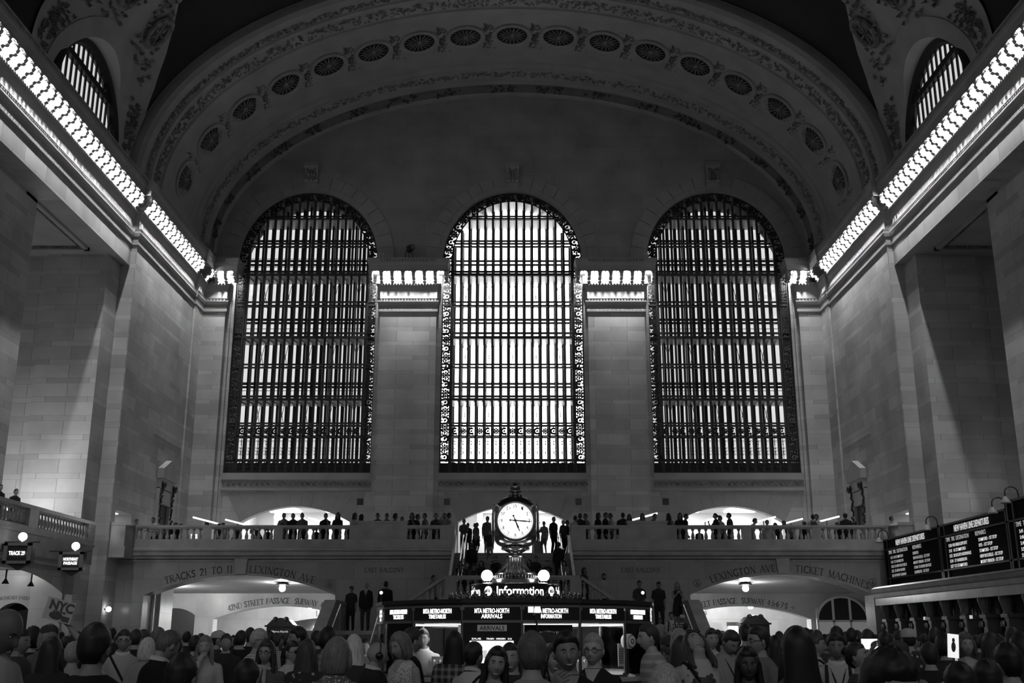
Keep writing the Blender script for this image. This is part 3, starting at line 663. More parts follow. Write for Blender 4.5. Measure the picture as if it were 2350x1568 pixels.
    mb.prism(pts, Yf, D1 + .02, D1 + .06); mb.build('window_glass', glow('daylight_glass_%d' % i, e), w)
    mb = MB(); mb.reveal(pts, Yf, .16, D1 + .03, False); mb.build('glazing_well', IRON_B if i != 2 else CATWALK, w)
    return w
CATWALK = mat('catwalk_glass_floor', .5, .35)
SASH_GLARE = mat('glare_sash', .12, .5)  # centre sash coloured paler to carry the glare of its bright glass
great_window(1, CX[0], .72); great_window(2, CX[1], 4.5); great_window(3, CX[2], .72)
# ================================================================== BALCONY, STAIRS, PASSAGES
YB, ZF, ZR = 50.0, 5.36, 6.62                              # balcony front, its floor, top of its rail
# rooms behind the balcony doorways, lit white
mb = MB()
for o_ in OPEN:
    x0, x1 = o_[0][0] - .0, o_[-1][0] + .0
    mb.box(x0 - 1.2, x1 + 1.2, YE + 6.5, YE + 6.6, ZF, 9.2)
    for s, x in ((-1, x0 - .6), (1, x1 + .6)): mb.box(x, x + s * .05, YE + .7, YE + 6.5, ZF, 9.2)
    mb.box(x0 - 1.2, x1 + 1.2, YE + .7, YE + 6.6, 9.0, 9.1); mb.box(x0 - .7, x1 + .7, YE + .65, YE + .7, 8.7, 9.2)
    mb.box(x0 + .9, x0 + 1.2, YE + 4.5, YE + 6.5, ZF, 9)
BR = tag(mb.build('balcony_room_wall', PLASTER), kind='structure')
for o_ in OPEN:
    m = (o_[0][0] + o_[-1][0]) / 2
    for k in (-1, 1):
        mb = MB(); mb.box(m + k * 1.7 - .9, m + k * 1.7 + .9, YE + 1.6, YE + 5.8, 8.93, 8.99); mb.build('ceiling_light', glow('room_light', 7), BR)
# balcony floor and front wall with two broad passage arches
mb = MB(); mb.box(-18.05, -2.62, YB, YE + 7, ZF - .3, ZF); mb.box(2.72, 18.05, YB, YE + 7, ZF - .3, ZF); mb.box(-2.62, 2.72, YB + .3, YE + 7, ZF - .3, ZF)
tag(mb.build('balcony_floor', MARBLE_PLAIN), kind='structure')
PA = [seg_arch(-16.72, -8.02, .01, 3.48, 4.36, 24), seg_arch(8.08, 16.4, .01, 3.5, 4.4, 24)]
mb = MB(); mb.holed([(-18.1, 0), (18.1, 0), (18.1, ZF - .05), (-18.1, ZF - .05)], PA, XZ(), YB)
for p in PA: mb.reveal(p, XZ(), YB, YB + 1.3)
FW = tag(mb.build('balcony_wall', MARBLE), kind='structure')
mb = MB()
for p in PA:                                               # raised arch lip
    q = p[1:-1]; inner = [(a, b + .0) for a, b in q]; outer = [(a, b + .1) for a, b in q]; mb.prism(inner + outer[::-1], XZ(), YB - .03, YB + .05)
    m = (p[0][0] + p[-1][0]) / 2; m += .12 if m > 0 else 0; mb.prism([(m - .24, 4.42), (m + .24, 4.42), (m + .3, 5.1), (m - .3, 5.1)], XZ(), YB - .1, YB + .02)
for x0, x1 in ((-17.9, -12.8), (-11.8, -3.2), (3.3, 11.7), (12.8, 17.9)):
    mb.box(x0, x1, YB - .03, YB, 4.98, 5.06)
mb.build('arch_trim', MARBLE_PLAIN, FW)
mb = MB(); prof = [(0, 5.08), (.06, 5.1), (.08, 5.2), (.2, 5.26), (.2, 5.42), (.26, 5.46), (.26, 5.56), (.12, 5.58), (.12, 5.98), (.0, 5.98)]
for x0, x1 in ((-18.05, -2.62), (2.72, 18.05)):
    mb.sweep(prof, [x0, x1], lambda p, q, t: (t, YB - p, q)); mb.add([(x1 if x1 < 0 else x0, YB - p, q) for p, q in prof] + [(x1 if x1 < 0 else x0, YB, 5.08)], [tuple(range(len(prof) + 1))])
for s_ in (-1, 1): mb.box(s_ * 17.35, s_ * 18.01, 48.7, YB + .3, 5.56, 6.62); mb.box(s_ * 17.3, s_ * 18.01, 48.66, YB + .3, 6.5, 6.64); mb.box(s_ * 17.3, s_ * 18.01, 48.68, YB, 5.08, 5.58)
mb.build('string_course', MARBLE_PLAIN, FW)
def arcfn(p, y, lift, xt):                                 # text riding on an arch: centred at xt
    x0, x1, zs, zt = p[0][0], p[-1][0], p[1][1], max(q[1] for q in p); c = (x1 - x0) / 2; h = zt - zs; R = (c * c + h * h) / (2 * h); m = (x0 + x1) / 2; t0 = math.asin((xt - m) / R)
    def fn(a, b): t = t0 + a / (R + lift); r = R + lift + b; return (m + r * math.sin(t), y, zt - R + r * math.cos(t))
    return fn
for body, p, xt, sz in (('TRACKS 21 TO 11', PA[0], -14.25, .31), ('LEXINGTON AVE', PA[0], -10.5, .31), ('LEXINGTON AVE', PA[1], 10.55, .31), ('TICKET MACHINES', PA[1], 14.55, .31)):
    carve(body, sz, INK, FW, arcfn(p, YB - .004, .13, xt))
for x in (-5.83, 5.88): carve('EAST BALCONY', .2, INK, FW, lambda a, b, x=x: (x + a, YB - .004, 4.5 + b))
for x, z in ((-8.3, 3.97), (8.42, 4.0), (16.4, 4.05)):     # engraved access mark: ring and seated figure
    mb = MB(); mb.lathe([(.15, 0), (.175, 0)], (x, YB - .006, z), 20, axis='y'); mb.box(x - .02, x + .02, YB - .008, YB - .004, z - .05, z + .1); mb.box(x - .02, x + .09, YB - .008, YB - .004, z - .06, z - .03); mb.lathe([(.06, 0), (.08, 0)], (x, YB - .007, z - .05), 12, axis='y')
    mb.build('access_mark', INK, FW)
# ---- balustrades
BAL_P = [(.055, 0), (.075, 0), (.075, .05), (.05, .07), (.05, .1), (.085, .22), (.085, .3), (.05, .42), (.035, .5), (.05, .54), (.075, .56), (.075, .62), (.055, .62)]
def baluster(root, proto, loc):
    if proto is None:
        mb = MB(); mb.lathe(BAL_P, seg=10); o = mb.build('baluster', MARBLE_PLAIN, root, math.radians(40))
    else: o = dup(proto, root)
    o.location = loc; return proto or o
def balustrade(label, group, pts, z0, solids, name='balustrade'):
    """level run along X at Y=pts[2]; solids: pedestals (x0, x1, height)"""
    x0, x1, y = pts; root = empty(name, ((x0 + x1) / 2, y, z0), 0, label, 'balustrade', group); ox = (x0 + x1) / 2; pr = None
    mb = MB(); mb.box(x0 - ox, x1 - ox, -.2, .2, .92, 1.02); mb.box(x0 - ox, x1 - ox, -.16, .16, .86, .92); mb.build('rail', MARBLE_PLAIN, root)
    mb = MB(); mb.box(x0 - ox, x1 - ox, -.17, .17, 0, .24); mb.build('plinth', MARBLE_PLAIN, root)
    xs = sorted(solids)
    for a, b, h in xs: mb = MB(); mb.box(a - ox, b - ox, -.19, .19, 0, h); mb.box(a - ox - .03, b - ox + .03, -.22, .22, h - .1, h) if h > 1.03 else None; mb.build('pedestal', MARBLE_PLAIN, root)
    e = [x0] + [q for a, b, h in xs for q in (a, b)] + [x1]
    for a, b in zip(e[::2], e[1::2]):
        if b - a < .2: continue
        n = max(1, int((b - a) / .285))
        for k in range(n): pr = baluster(root, pr, (a + (b - a) * (k + .5) / n - ox, 0, .24))
    return root
balustrade('marble balcony balustrade above TRACKS 21 TO 11', None, (-18.0, -2.62, YB + .08), 5.6,
           [(-18.0, -17.25, 1.02), (-14.22, -13.8, 1.02), (-10.95, -10.53, 1.02), (-7.48, -7.1, 1.02), (-7.1, -4.83, 1.22), (-3.31, -2.62, 1.02)])
balustrade('marble balcony balustrade above TICKET MACHINES', None, (2.72, 18.0, YB + .08), 5.6,
           [(2.72, 3.4, 1.02), (4.93, 5.3, 1.02), (5.3, 7.14, 1.22), (7.14, 7.58, 1.02), (10.6, 11.0, 1.02), (13.8, 14.2, 1.02), (17.2, 18.0, 1.02)])
# ---- staircase: upper flight, landing, side flights, lower flights
st = empty('staircase', (0, 46, 0), 0, 'wide marble staircase rising behind the clock to the balcony', 'staircase'); oy = 46
mb = MB(); tr = MB(); n = 14
for k in range(n): z = 2.95 + (ZF - 2.95) * (k + 1) / n; y = 45.2 + .36 * k; tr.box(-2.55, 2.65, y - oy, y + .38 - oy, z - .035, z); mb.box(-2.55, 2.65, y + .03 - oy, YB + .35 - oy, z - (ZF - 2.95) / n, z - .03)
mb.build('upper_flight', STEP := mat('dark_marble_step', .12, .3), st); tr.build('tread', mat('pale_tread', .2, .35), st)  # treads in a paler marble than the risers
mb = MB(); mb.box(-2.6, 2.7, 42.9 - oy, 45.3 - oy, 2.5, 2.95); mb.box(-2.6, 2.7, 42.9 - oy, 43.2 - oy, 0, 2.6)
for s in (-1, 1):
    for k in range(6): z = 2.95 - .175 * (k + 1); mb.box(s * (2.65 + .27 * k), s * (2.65 + .27 * (k + 1)), 42.9 - oy, 46.5 - oy, 0, z)
    mb.box(s * 4.27, s * 8.2, 42.9 - oy, 47.5 - oy, 0, 1.9)
mb.build('landing', MARBLE_PLAIN, st)
n = 12
for s in (-1, 1):
    mb = MB()
    for k in range(n): z = 1.9 - 1.9 * (k + 1) / (n + 1); y = 42.9 - .32 * k; mb.box(s * 4.3, s * 6.8, y - oy, y - .32 - oy, 0, z)
    mb.build('lower_flight', STEP, st)
for s in (-1, 1):
    mb = MB(); mb.prism([(46.5 - oy, 0), (46.5 - oy, 3.05), (42.7 - oy, 3.05), (38.9 - oy, 1.15), (38.9 - oy, 0)], lambda p, q, d: (d, p, q), s * 6.8, s * 7.25); mb.build('cheek_wall', MARBLE_PLAIN, st)
    mb = MB()
    for xx in (6.65, 5.08): mb.tube([(s * xx, 38.8 - oy, 0.9), (s * xx, 42.8 - oy, 2.85), (s * xx, 44 - oy, 2.85)], .035, 8); [mb.tube([(s * xx, y - oy, zz - .9), (s * xx, y - oy, zz)], .02, 6) for y, zz in ((38.85, .92), (40.8, 1.87), (42.8, 2.85))]
    for q in (.16, .3): mb.tube([(s * (2.4 - q), 45.0 - oy, 3.85), (s * (2.4 - q), 50.2 - oy, 6.25)], .03, 8); [mb.tube([(s * (2.4 - q), y - oy, zz - .9), (s * (2.4 - q), y - oy, zz)], .018, 6) for y, zz in ((45.1, 3.9), (47.6, 5.05), (50.1, 6.2))]
    mb.build('handrail', mat('chrome', .6, .15, 1.), st)
    mb = MB(); mb.prism([(45.2 - oy, 2.95), (45.2 - oy, 3.6), (50.3 - oy, 6.2), (50.3 - oy, 5.0)], lambda p, q, d: (d, p, q), s * 2.56, s * 2.68); mb.build('stringer', MARBLE_PLAIN, st)
    for k in range(1):
        lp = empty('newel_lamp', (s * 5.08, 42.8 - oy, 1.9), 0, parent=st)
        mb = MB(); mb.lathe([(.06, 0), (.06, .03), (.03, .06), (.025, 1.3), (.05, 1.33), (.05, 1.36)], seg=10); mb.build('post', BRASS, lp, True)
        mb = MB(); mb.ball((0, 0, 1.42), .06, 12, 8); mb.build('globe', glow('newel_globe', 6), lp, True)
        if s > 0: mb = MB(); mb.ball((.1, 0, 1.0), .05, 10, 6); mb.build('lower_globe', glow('newel_globe', 6), lp, True)
lb = balustrade(None, None, (-2.6, 2.7, 42.85 - oy), 2.95, [(-2.6, -2.15, 1.02), (2.25, 2.7, 1.02)]); lb.parent = st; lb.pop('category', None)
for s in (-1, 1):                                          # raking balustrades
    a, b = 2.65 if s > 0 else 2.6, 4.25; r = empty('raking_balustrade', (s * a, 42.85 - oy, 2.95), 0, parent=st)
    mb = MB(); L = b - a; dz = -1.08
    mb.prism([(0, .9), (s * L, .9 + dz), (s * L, 1.04 + dz), (0, 1.04)], XZ(), -.2, .2); mb.build('rail', MARBLE_PLAIN, r)
    mb = MB(); mb.prism([(0, -.1), (s * L, -.1 + dz), (s * L, .26 + dz), (0, .26)], XZ(), -.17, .17); mb.build('plinth', MARBLE_PLAIN, r)
    mb = MB(); mb.box(s * L, s * (L + .55), -.2, .2, dz - .1, dz + .98); mb.prism([(s * L, dz + .98), (s * (L + .55), dz + .98), (s * (L + .55), dz + .8), (s * L, dz + 1.05)], XZ(), -.2, .2); mb.build('pedestal', MARBLE_PLAIN, r); pr = None
    for k in range(5): pr = baluster(r, pr, (s * L * (k + .5) / 5, 0, .26 + dz * (k + .5) / 5))
# ---- broad passages under the balcony
def passage(s):
    X = lambda x: s * x
    PX = 21.5
    mb = MB(); y1 = 66
    mb.add([(X(PX), YB + 1.3, 0), (X(PX), y1, 0), (X(PX), y1, 5), (X(PX), YB + 1.3, 5)], [(0, 1, 2, 3)])
    mb.add([(X(5.5), YB + 1.3, 0), (X(5.5), y1, 0), (X(5.5), y1, 5), (X(5.5), YB + 1.3, 5)], [(0, 1, 2, 3)])
    mb.add([(X(5.5), YB + .3, 4.62), (X(PX), YB + .3, 4.62), (X(PX), y1, 4.16), (X(5.5), y1, 4.16)], [(0, 1, 2, 3)])
    ia = seg_arch(*((-17.8, -9.6) if s < 0 else (9.6, 17.8)), .02, 2.66, 3.42, 20)
    mb.holed([(X(5.5), 0), (X(PX), 0), (X(PX), 4.3), (X(5.5), 4.3)], [ia], XZ(), y1); mb.reveal(ia, XZ(), y1, y1 + 1.0)
    mb.box(X(5.5), X(PX), 81, 81.1, 0, 5); mb.box(X(21.4), X(21.5), y1 + 1, 81, 0, 5); mb.box(X(5.5), X(5.4), y1 + 1, 81, 0, 5); mb.box(X(5.4), X(21.5), y1 + 1.0, 81, 3.9, 4.0); mb.box(X(16.6), X(21.5), YB + 1.25, YB + 1.4, 0, 5)
    w = tag(mb.build('passage_wall', PASS), kind='structure')
    carve('42ND STREET PASSAGE  SUBWAY 4·5' if s < 0 else '42ND STREET PASSAGE  SUBWAY 4·5·6·7·S >', .31, INK, w, arcfn(ia, y1 - .006, .16, -14.0 if s < 0 else 13.3), sp=.04)
    # inner lintels of the far rooms
    mb = MB(); fa = seg_arch(*((-15.5, -7.0) if s < 0 else (6.5, 14.2)), .02, 2.5, 2.95 if s < 0 else 2.9, 16); mb.holed([(X(5.5), 0), (X(21.4), 0), (X(21.4), 3.95), (X(5.5), 3.95)], [fa], XZ(), 75); mb.build('inner_lintel', PASS, w)
    carve('LEXINGTON AVENUE' if s < 0 else '42ND STREET PASSAGE', .34, INK, w, arcfn(fa, 74.99, .14, -11.2 if s < 0 else 10.8))
    if s < 0:
        mb = MB(); mb.box(-19.6, -17.35, 54.5, 56.5, 0, 4.6); pr_ = mb.build('side_pier', PASS, w)
        mb = MB(); mb.prism(seg_arch(-18.5, -17.95, .01, 2.6, 2.95, 10), XZ(), 54.44, 54.52); mb.build('shade_panel', BLACK, pr_)  # flat black arch put in for the shade of a narrow opening
        mb = MB(); mb.prism(seg_arch(-21.2, -18.9, .01, 2.9, 3.3, 10), XZ(), 65.9, 65.98); mb.build('arch_shade', DARK, w)  # dark arched slab in place of a shaded opening
    lights = [(-12.0, 57.5, 4.3), (-18.9, 60.0, 4.2), (-12.6, 69, 3.7), (-10.9, 70, 3.75), (-9.9, 71, 3.75), (-9.3, 69.4, 3.75)] if s < 0 else [(12.2, 57.5, 4.3), (11.6, 69.0, 3.75), (12.6, 69.5, 3.75), (15.0, 69.5, 3.7), (11.0, 77, 3.3), (11.8, 77, 3.3)]
    where = 'TRACKS' if s < 0 else 'TICKET MACHINES'; pr = None
    for k, (x, y, z) in enumerate(lights):
        lab = ('round ceiling lamp with a glowing bulb just inside the arch marked %s' % where) if k == 0 else 'small bright ceiling lamp deep in the passage under %s' % where
        l = empty('ceiling_lamp', (x, y, z), 0, lab, 'lamp', 'passage lamps, %s %s' % (where, 'front' if k == 0 else 'deep'))
        mb = MB(); mb.lathe([(.1, .12), (.34, .06), (.36, 0), (.3, -.03), (.1, -.05)], seg=16); mb.build('shade', BRASS_D, l, True)
        mb = MB(); mb.ball((0, 0, -.2), .17, 10, 6); mb.build('bulb', glow('passage_bulb', 260) if k == 0 else glow('deep_bulb', 520), l, True)
    return w
PASS = stone('passage_stone', .55, w=1.5, tall=1.4, thin=0, mortar=.006, rough=.3, var=.05, dark=.75)
PN = passage(-1); PS = passage(1)
# ================================================================== INFORMATION BOOTH AND CLOCK
def fit(o, w, h=None):                                     # scale a lettering mesh to a width (and height)
    d = o.dimensions; s = w / max(d.x, 1e-4); o.scale = (s, (h / max(d.y, 1e-4)) if h else s, 1); return o
def ft(body, w, h, m, parent, loc, rot=(PI / 2, 0, 0), ext=.003, bold=.0, name='lettering', **k):
    o = text(body, .2, m, parent, name, (0, 0, 0), (0, 0, 0), ext, bold=bold, **k)
    xs = [v.co.x for v in o.data.vertices]; ys = [v.co.y for v in o.data.vertices]; sx = w / max(max(xs) - min(xs), 1e-4); sy = (h / max(max(ys) - min(ys), 1e-4)) if h else sx
    cx, cy = (max(xs) + min(xs)) / 2, (max(ys) + min(ys)) / 2
    for v in o.data.vertices: v.co.x = (v.co.x - cx) * sx; v.co.y = (v.co.y - cy) * sy
    o.location = loc; o.rotation_euler = rot; return o
BX, BY, BRD = .05, 16.5, 2.02
A0 = math.radians(2.2)
def pa(k, r): a = -PI / 2 + A0 + k * PI / 8; return Vector((r * math.cos(a), r * math.sin(a), 0))
def ngon(r, n=16): return [tuple(pa(k, r))[:2] for k in range(n)]
booth = empty('information_booth', (BX, BY, 0), 0, 'round glazed information booth with lit black sign band under the clock', 'information booth')
FL = lambda p, q, d: (p, q, d)
mb = MB(); mb.prism(ngon(BRD - .03), FL, 0, 1.08); mb.prism(ngon(BRD + .05), FL, 0, .14); mb.build('marble_base', MARBLE_PLAIN, booth)
mb = MB(); mb.prism(ngon(BRD + .2), FL, 1.12, 1.17); mb.prism(ngon(BRD + .14), FL, 1.08, 1.12); mb.build('counter', MARBLE_PLAIN, booth)
mb = MB(); mb.prism(ngon(BRD + .06), FL, 2.12, 2.17); mb.prism(ngon(BRD + .03), FL, 2.08, 2.12); mb.prism(ngon(1.5), FL, 2.17, 2.19); mb.prism(ngon(1.04), FL, 2.19, 2.215); mb.build('roof', DARK, booth)
mb = MB(); mb.prism(ngon(.85), FL, 1.17, 2.08); mb.build('core_cabinet', mat('grey_cabinet', .4, .4), booth)
GLASS = glass(); W_ON = glow('sign_white', 1.6); pp = pr = pg = ps = None
for k in range(16):
    p0, p1 = pa(k, BRD), pa(k + 1, BRD); m = (p0 + p1) / 2; ang = math.atan2(m.y, m.x) + PI / 2; L = (p1 - p0).length
    if pp is None: mb = MB(); mb.lathe([(.022, 1.17), (.022, 2.08)], seg=8); mb.box(-.03, .03, -.03, .03, 1.17, 1.22); mb.box(-.03, .03, -.03, .03, 2.03, 2.08); o = pp = mb.build('post', BRASS, booth, math.radians(40))
    else: o = dup(pp, booth)
    o.location = p0; o.rotation_euler = (0, 0, ang)
    if ps is None:
        mb = MB(); mb.box(-L / 2, L / 2, -.02, .02, 1.9, 2.07); o = ps = mb.build('sign_panel', BLACK, booth)
        mb = MB(); mb.box(-L / 2, L / 2, -.035, .03, 1.865, 1.9); mb.box(-L / 2, L / 2, -.035, .03, 2.065, 2.09); mb.box(-L / 2, L / 2, -.03, .03, 1.17, 1.2); mb.build('brass_rail', BRASS, o)
    else: o = dup(ps, booth)
    o.location = m; o.rotation_euler = (0, 0, ang)
    if pg is None: mb = MB(); mb.box(-L / 2 + .02, L / 2 - .02, -.004, .004, 1.2, 1.865); o = pg = mb.build('glass_pane', GLASS, booth)
    elif k == 15: continue
    else: o = dup(pg, booth)
    o.location = m; o.rotation_euler = (0, 0, ang)
def facet(k): p0, p1 = pa(k, BRD), pa(k + 1, BRD); m = (p0 + p1) / 2; return m, math.atan2(m.y, m.x) + PI / 2
for k, a, b in ((15, 'MTA METRO-NORTH', 'ARRIVALS'), (0, 'MTA METRO-NORTH', 'INFORMATION'), (14, 'MTA METRO-NORTH', 'TIMETABLES'), (1, 'MTA METRO-NORTH', 'TIMETABLES'), (13, 'MTA METRO-NORTH', 'TICKETS'), (2, 'MTA METRO-NORTH', 'INFORMATION')):
    m, an = facet(k); n = Vector((math.sin(an), -math.cos(an), 0)); p = m + n * .024
    ft(a, .46, .062, W_ON, booth, (p.x, p.y, 2.02), (PI / 2, 0, an), bold=.004); ft(b, .28, .055, W_ON, booth, (p.x, p.y, 1.95), (PI / 2, 0, an), bold=.004)
for k in (12, 3):
    m, an = facet(k); n = Vector((math.sin(an), -math.cos(an), 0)); p = m + n * .024
    for j, (t_, w_) in enumerate((('LONG', .2), ('ISLAND', .26), ('RR', .12))): ft(t_, w_, .045, W_ON, booth, (p.x, p.y, 2.035 - .055 * j), (PI / 2, 0, an), bold=.004)
m, an = facet(15); n = Vector((math.sin(an), -math.cos(an), 0)); t_ = Vector((math.cos(an), math.sin(an), 0))
ap = empty('arrivals_screen', (0, 0, 0), 0, parent=booth); bpy.data.objects.remove(ap)
mb = MB(); mb.box(-.38, .38, -.02, .03, 1.2, 1.87); o = mb.build('arrivals_panel', BLACK, booth, loc=m); o.rotation_euler = (0, 0, an)
mb = MB(); mb.box(-.19, .2, -.03, -.02, 1.76, 1.84); mb.build('arrivals_plate', mat('grey_plate', .28, .4, emit=.06), o); ft('ARRIVALS', .33, .055, BLACK, o, (0.005, -.034, 1.8), bold=.001)
mb = MB(); mb.box(-.29, .29, -.035, -.02, 1.36, 1.64); mb.build('screen', glow('screen_white', .95), o)
mb = MB()
for j in range(5): mb.box(-.2 + .09 * j, -.15 + .09 * j, -.038, -.034, 1.4 + .02 * (j % 3), 1.52)
mb.build('screen_row', mat('screen_grey', .5, .5, emit=.55), o)
for j, (x_, w_) in enumerate(((-.2, .12), (-.02, .1), (.12, .12), (.24, .05))): ft(('DUE', 'TRAIN', 'ORIGIN', '5:16')[j], w_, .02, W_ON, o, (x_, -.03, 1.665))
mb = MB(); mb.lathe([(1.3, 1.85), (1.7, 1.85)], seg=48); mb.lathe([(1.7, 1.852), (1.3, 1.852)], seg=48); mb.build('ceiling_tube', glow('booth_tube', 7), booth)
# counter things seen through the glass
def on_counter(az, r, z=1.17): a = -PI / 2 + math.radians(az); return (BX + r * math.cos(a), BY + r * math.sin(a), z)
for az, r, lab in ((-38, 1.75, 'lit rack of folded timetables behind the booth glass beside the man in the dark suit'), (33, 1.72, 'lit rack of paper forms behind the booth glass beside the woman in glasses')):
    h = empty('leaflet_rack', on_counter(az, r), math.radians(az), lab, 'rack'); mb = MB(); mb.box(-.17, .17, 0, .12, 0, .05); mb.box(-.17, .17, .1, .12, 0, .26); mb.build('holder', mat('grey_acrylic', .4, .3), h)
    for j in range(6): mb = MB(); mb.box(-.15 + .052 * j, -.108 + .052 * j, .02, .05, .03, .2 + .02 * (j % 2)); mb.build('leaflet', mat('white_paper', .85, .6), h)
f = empty('desk_fan', on_counter(50, 2.0), math.radians(40), 'white round desk fan on a thin stand at the booth counter', 'fan')
mb = MB(); mb.lathe([(.09, 0), (.09, .02), (.02, .04)], seg=14); mb.build('base', MATS['white_paper'], f, True)
mb = MB(); mb.lathe([(.008, .03), (.008, .36)], seg=8); mb.build('pole', IRON, f, True)
mb = MB(); mb.lathe([(0, -.06), (.07, -.06), (.1, -.02), (.1, .06), (.085, .06)], (0, -.02, .46), 20, axis='y'); mb.build('drum', MATS['white_paper'], f, True)
mb = MB(); mb.lathe([(.085, 0), (.075, 0)], (0, -.085, .46), 20, axis='y'); mb.lathe([(.02, 0), (.035, 0)], (0, -.085, .46), 12, axis='y'); mb.build('grille', IRON, f)
for k in range(5): pass
for az, w, hh, lab in ((52, .22, .3, 'pale printed notice standing inside the booth glass behind the white fan'), (68, .16, .26, 'pale printed notice at the booth end nearest TICKET MACHINES')):
    mb = MB(); mb.box(-w / 2, w / 2, -.004, .004, .0, hh); o = mb.build('notice', mat('notice_paper', .8, .6), loc=on_counter(az, 1.86, 1.3)); o.rotation_euler = (0, 0, math.radians(az)); tag(o, lab, 'notice', 'booth notices')
    mb = MB(); [mb.box(-w / 2 + .02, w / 2 - .03 - .02 * (j % 3), -.006, -.004, .04 + .03 * j, .05 + .03 * j) for j in range(7)]; mb.build('printed_lines', INK, o)
o = ft('METRO-NORTH TICKETS', .5, .03, mat('dim_letters', .5, .5, emit=.25), booth, tuple(facet(0)[0] * .97 + Vector((0, 0, 1.74))), (PI / 2, 0, facet(0)[1]))
mb = MB(); mb.box(-.33, .33, 0, .02, 1.25, 1.84); o = mb.build('notice_board', DARK, booth, loc=facet(0)[0] * .94); o.rotation_euler = (0, 0, facet(0)[1])
# cresting, sign drum, globes
mb = MB()
for k in range(40):
    a = 2 * PI * k / 40; c = Vector((.98 * math.cos(a), .98 * math.sin(a), 2.215))
    mb.ball((c.x, c.y, c.z + .03), (.026, .026, .03), 6, 4); mb.ball((c.x, c.y, c.z + .075), (.018, .018, .035), 6, 4)
    for s in (-1, 1): t = Vector((-math.sin(a), math.cos(a), 0)) * (s * .035); mb.ball((c.x + t.x, c.y + t.y, c.z + .05), (.018, .018, .018), 6, 4)
for k in range(8):
    a0 = 2 * PI * k / 8
    mb.tube([(.72 * math.cos(a0 + q * .1), .72 * math.sin(a0 + q * .1), 2.21 + .06 * abs(math.sin(q * 1.6))) for q in range(8)], .012, 5)
mb.build('roof_cresting', BRASS_D, booth, True)
mb = MB(); mb.lathe([(.64, 2.2), (.66, 2.22), (.66, 2.24)], seg=48); mb.lathe([(.66, 2.42), (.68, 2.43), (.66, 2.445), (.3, 2.445)], seg=48); mb.build('drum_rim', BRASS, booth, math.radians(40))
mb = MB(); mb.lathe([(.655, 2.24), (.655, 2.42)], seg=48); dr = mb.build('sign_drum', BLACK, booth, True)
for q in range(4):
    o = text('Information', .2, W_ON, dr, ext=.0, bold=.004); xs = [v.co.x for v in o.data.vertices]; ys = [v.co.y for v in o.data.vertices]; k = .72 / (max(xs) - min(xs)); x0 = (max(xs) + min(xs)) / 2; y0 = (max(ys) + min(ys)) / 2; ky = .135 / (max(ys) - min(ys))
    c = -PI / 2 + math.radians(7 + 90 * q)
    for v in o.data.vertices: t = c + (v.co.x - x0) * k / .66; v.co = Vector((.66 * math.cos(t), .66 * math.sin(t), 2.33 + (v.co.y - y0) * ky))
    o.rotation_euler = (0, 0, 0)
    c = -PI / 2 + math.radians(-37 + 90 * q); mb = MB(); mb.lathe([(0, 0), (.068, 0), (.068, .006), (0, .006)], seg=20, axis='y')
    d = mb.build('round_logo', W_ON, dr, loc=(.66 * math.cos(c), .66 * math.sin(c), 2.33)); d.rotation_euler = (0, 0, c + PI / 2); ft('MTA', .085, .05, BLACK, d, (0, -.008, 0), bold=.003)
for s, nm in ((-1, 'TRACKS'), (1, 'TICKET MACHINES')):
    g = empty('globe_lamp', (BX + s * .42, BY - .25, 2.44), 0, 'glowing white globe lamp on the booth roof, %s side of the clock' % nm, 'lamp', 'booth globe lamps')
    mb = MB(); mb.lathe([(.055, 0), (.055, .015), (.04, .02), (.05, .045)], seg=14); mb.build('holder', BRASS, g, True)
    mb = MB(); mb.ball((0, 0, .12), .085, 18, 12); mb.build('globe', glow('globe_glow', 14), g, True)
# the clock
ck = empty('four_sided_clock', (BX, BY, 2.445), 0, 'round brass clock with white opal dials on top of the information booth', 'clock')
def P(l, d=2.445): return [(r, z - d) for r, z in l]
mb = MB(); mb.lathe(P([(.35, 2.44), (.35, 2.51), (.365, 2.52), (.35, 2.53)]), seg=40); mb.lathe(P([(.35, 2.53), (.33, 2.56), (.305, 2.585), (.31, 2.6), (.29, 2.61)]), seg=40); mb.build('base_drum', BRASS, ck, math.radians(40))
mb = MB()
for k in range(44):
    a = 2 * PI * k / 44; mb.ball((.34 * math.cos(a), .34 * math.sin(a), 2.555 - 2.445), (.02, .02, .028), 6, 4); mb.ball((.2 * math.cos(a), .2 * math.sin(a), 2.975 - 2.445), (.018, .018, .026), 5, 4) if k % 2 else None
mb.build('leaf_band', BRASS_D, ck, True)
mb = MB(); mb.lathe(P([(.29, 2.6), (.235, 2.64), (.19, 2.69), (.158, 2.75), (.14, 2.81), (.135, 2.85)]), seg=96, flute=24, fl=.07); mb.build('fluted_pedestal', BRASS, ck, True)
mb = MB(); mb.lathe(P([(.135, 2.84), (.16, 2.855), (.155, 2.87), (.11, 2.885), (.1, 2.91), (.15, 2.935), (.17, 2.95), (.21, 2.985), (.19, 3.0), (.17, 3.01)]), seg=40); mb.build('neck_collar', BRASS, ck, True)
mb = MB(); rings = [(.15, 3.0), (.22, 3.015), (.28, 3.05), (.315, 3.1), (.33, 3.18), (.333, 3.36), (.33, 3.54), (.315, 3.6), (.28, 3.64), (.25, 3.655), (.22, 3.69), (.16, 3.735), (.08, 3.76), (.05, 3.78)]
N = 48; vs = []; 
for r, z in rings:
    n_ = 5.5 if .2 < r else 3
    for k in range(N):
        t = 2 * PI * k / N + PI / N; c, s_ = math.cos(t), math.sin(t); q = (abs(c) ** n_ + abs(s_) ** n_) ** (-1 / n_); vs.append((r * q * c, r * q * s_, z - 2.445))
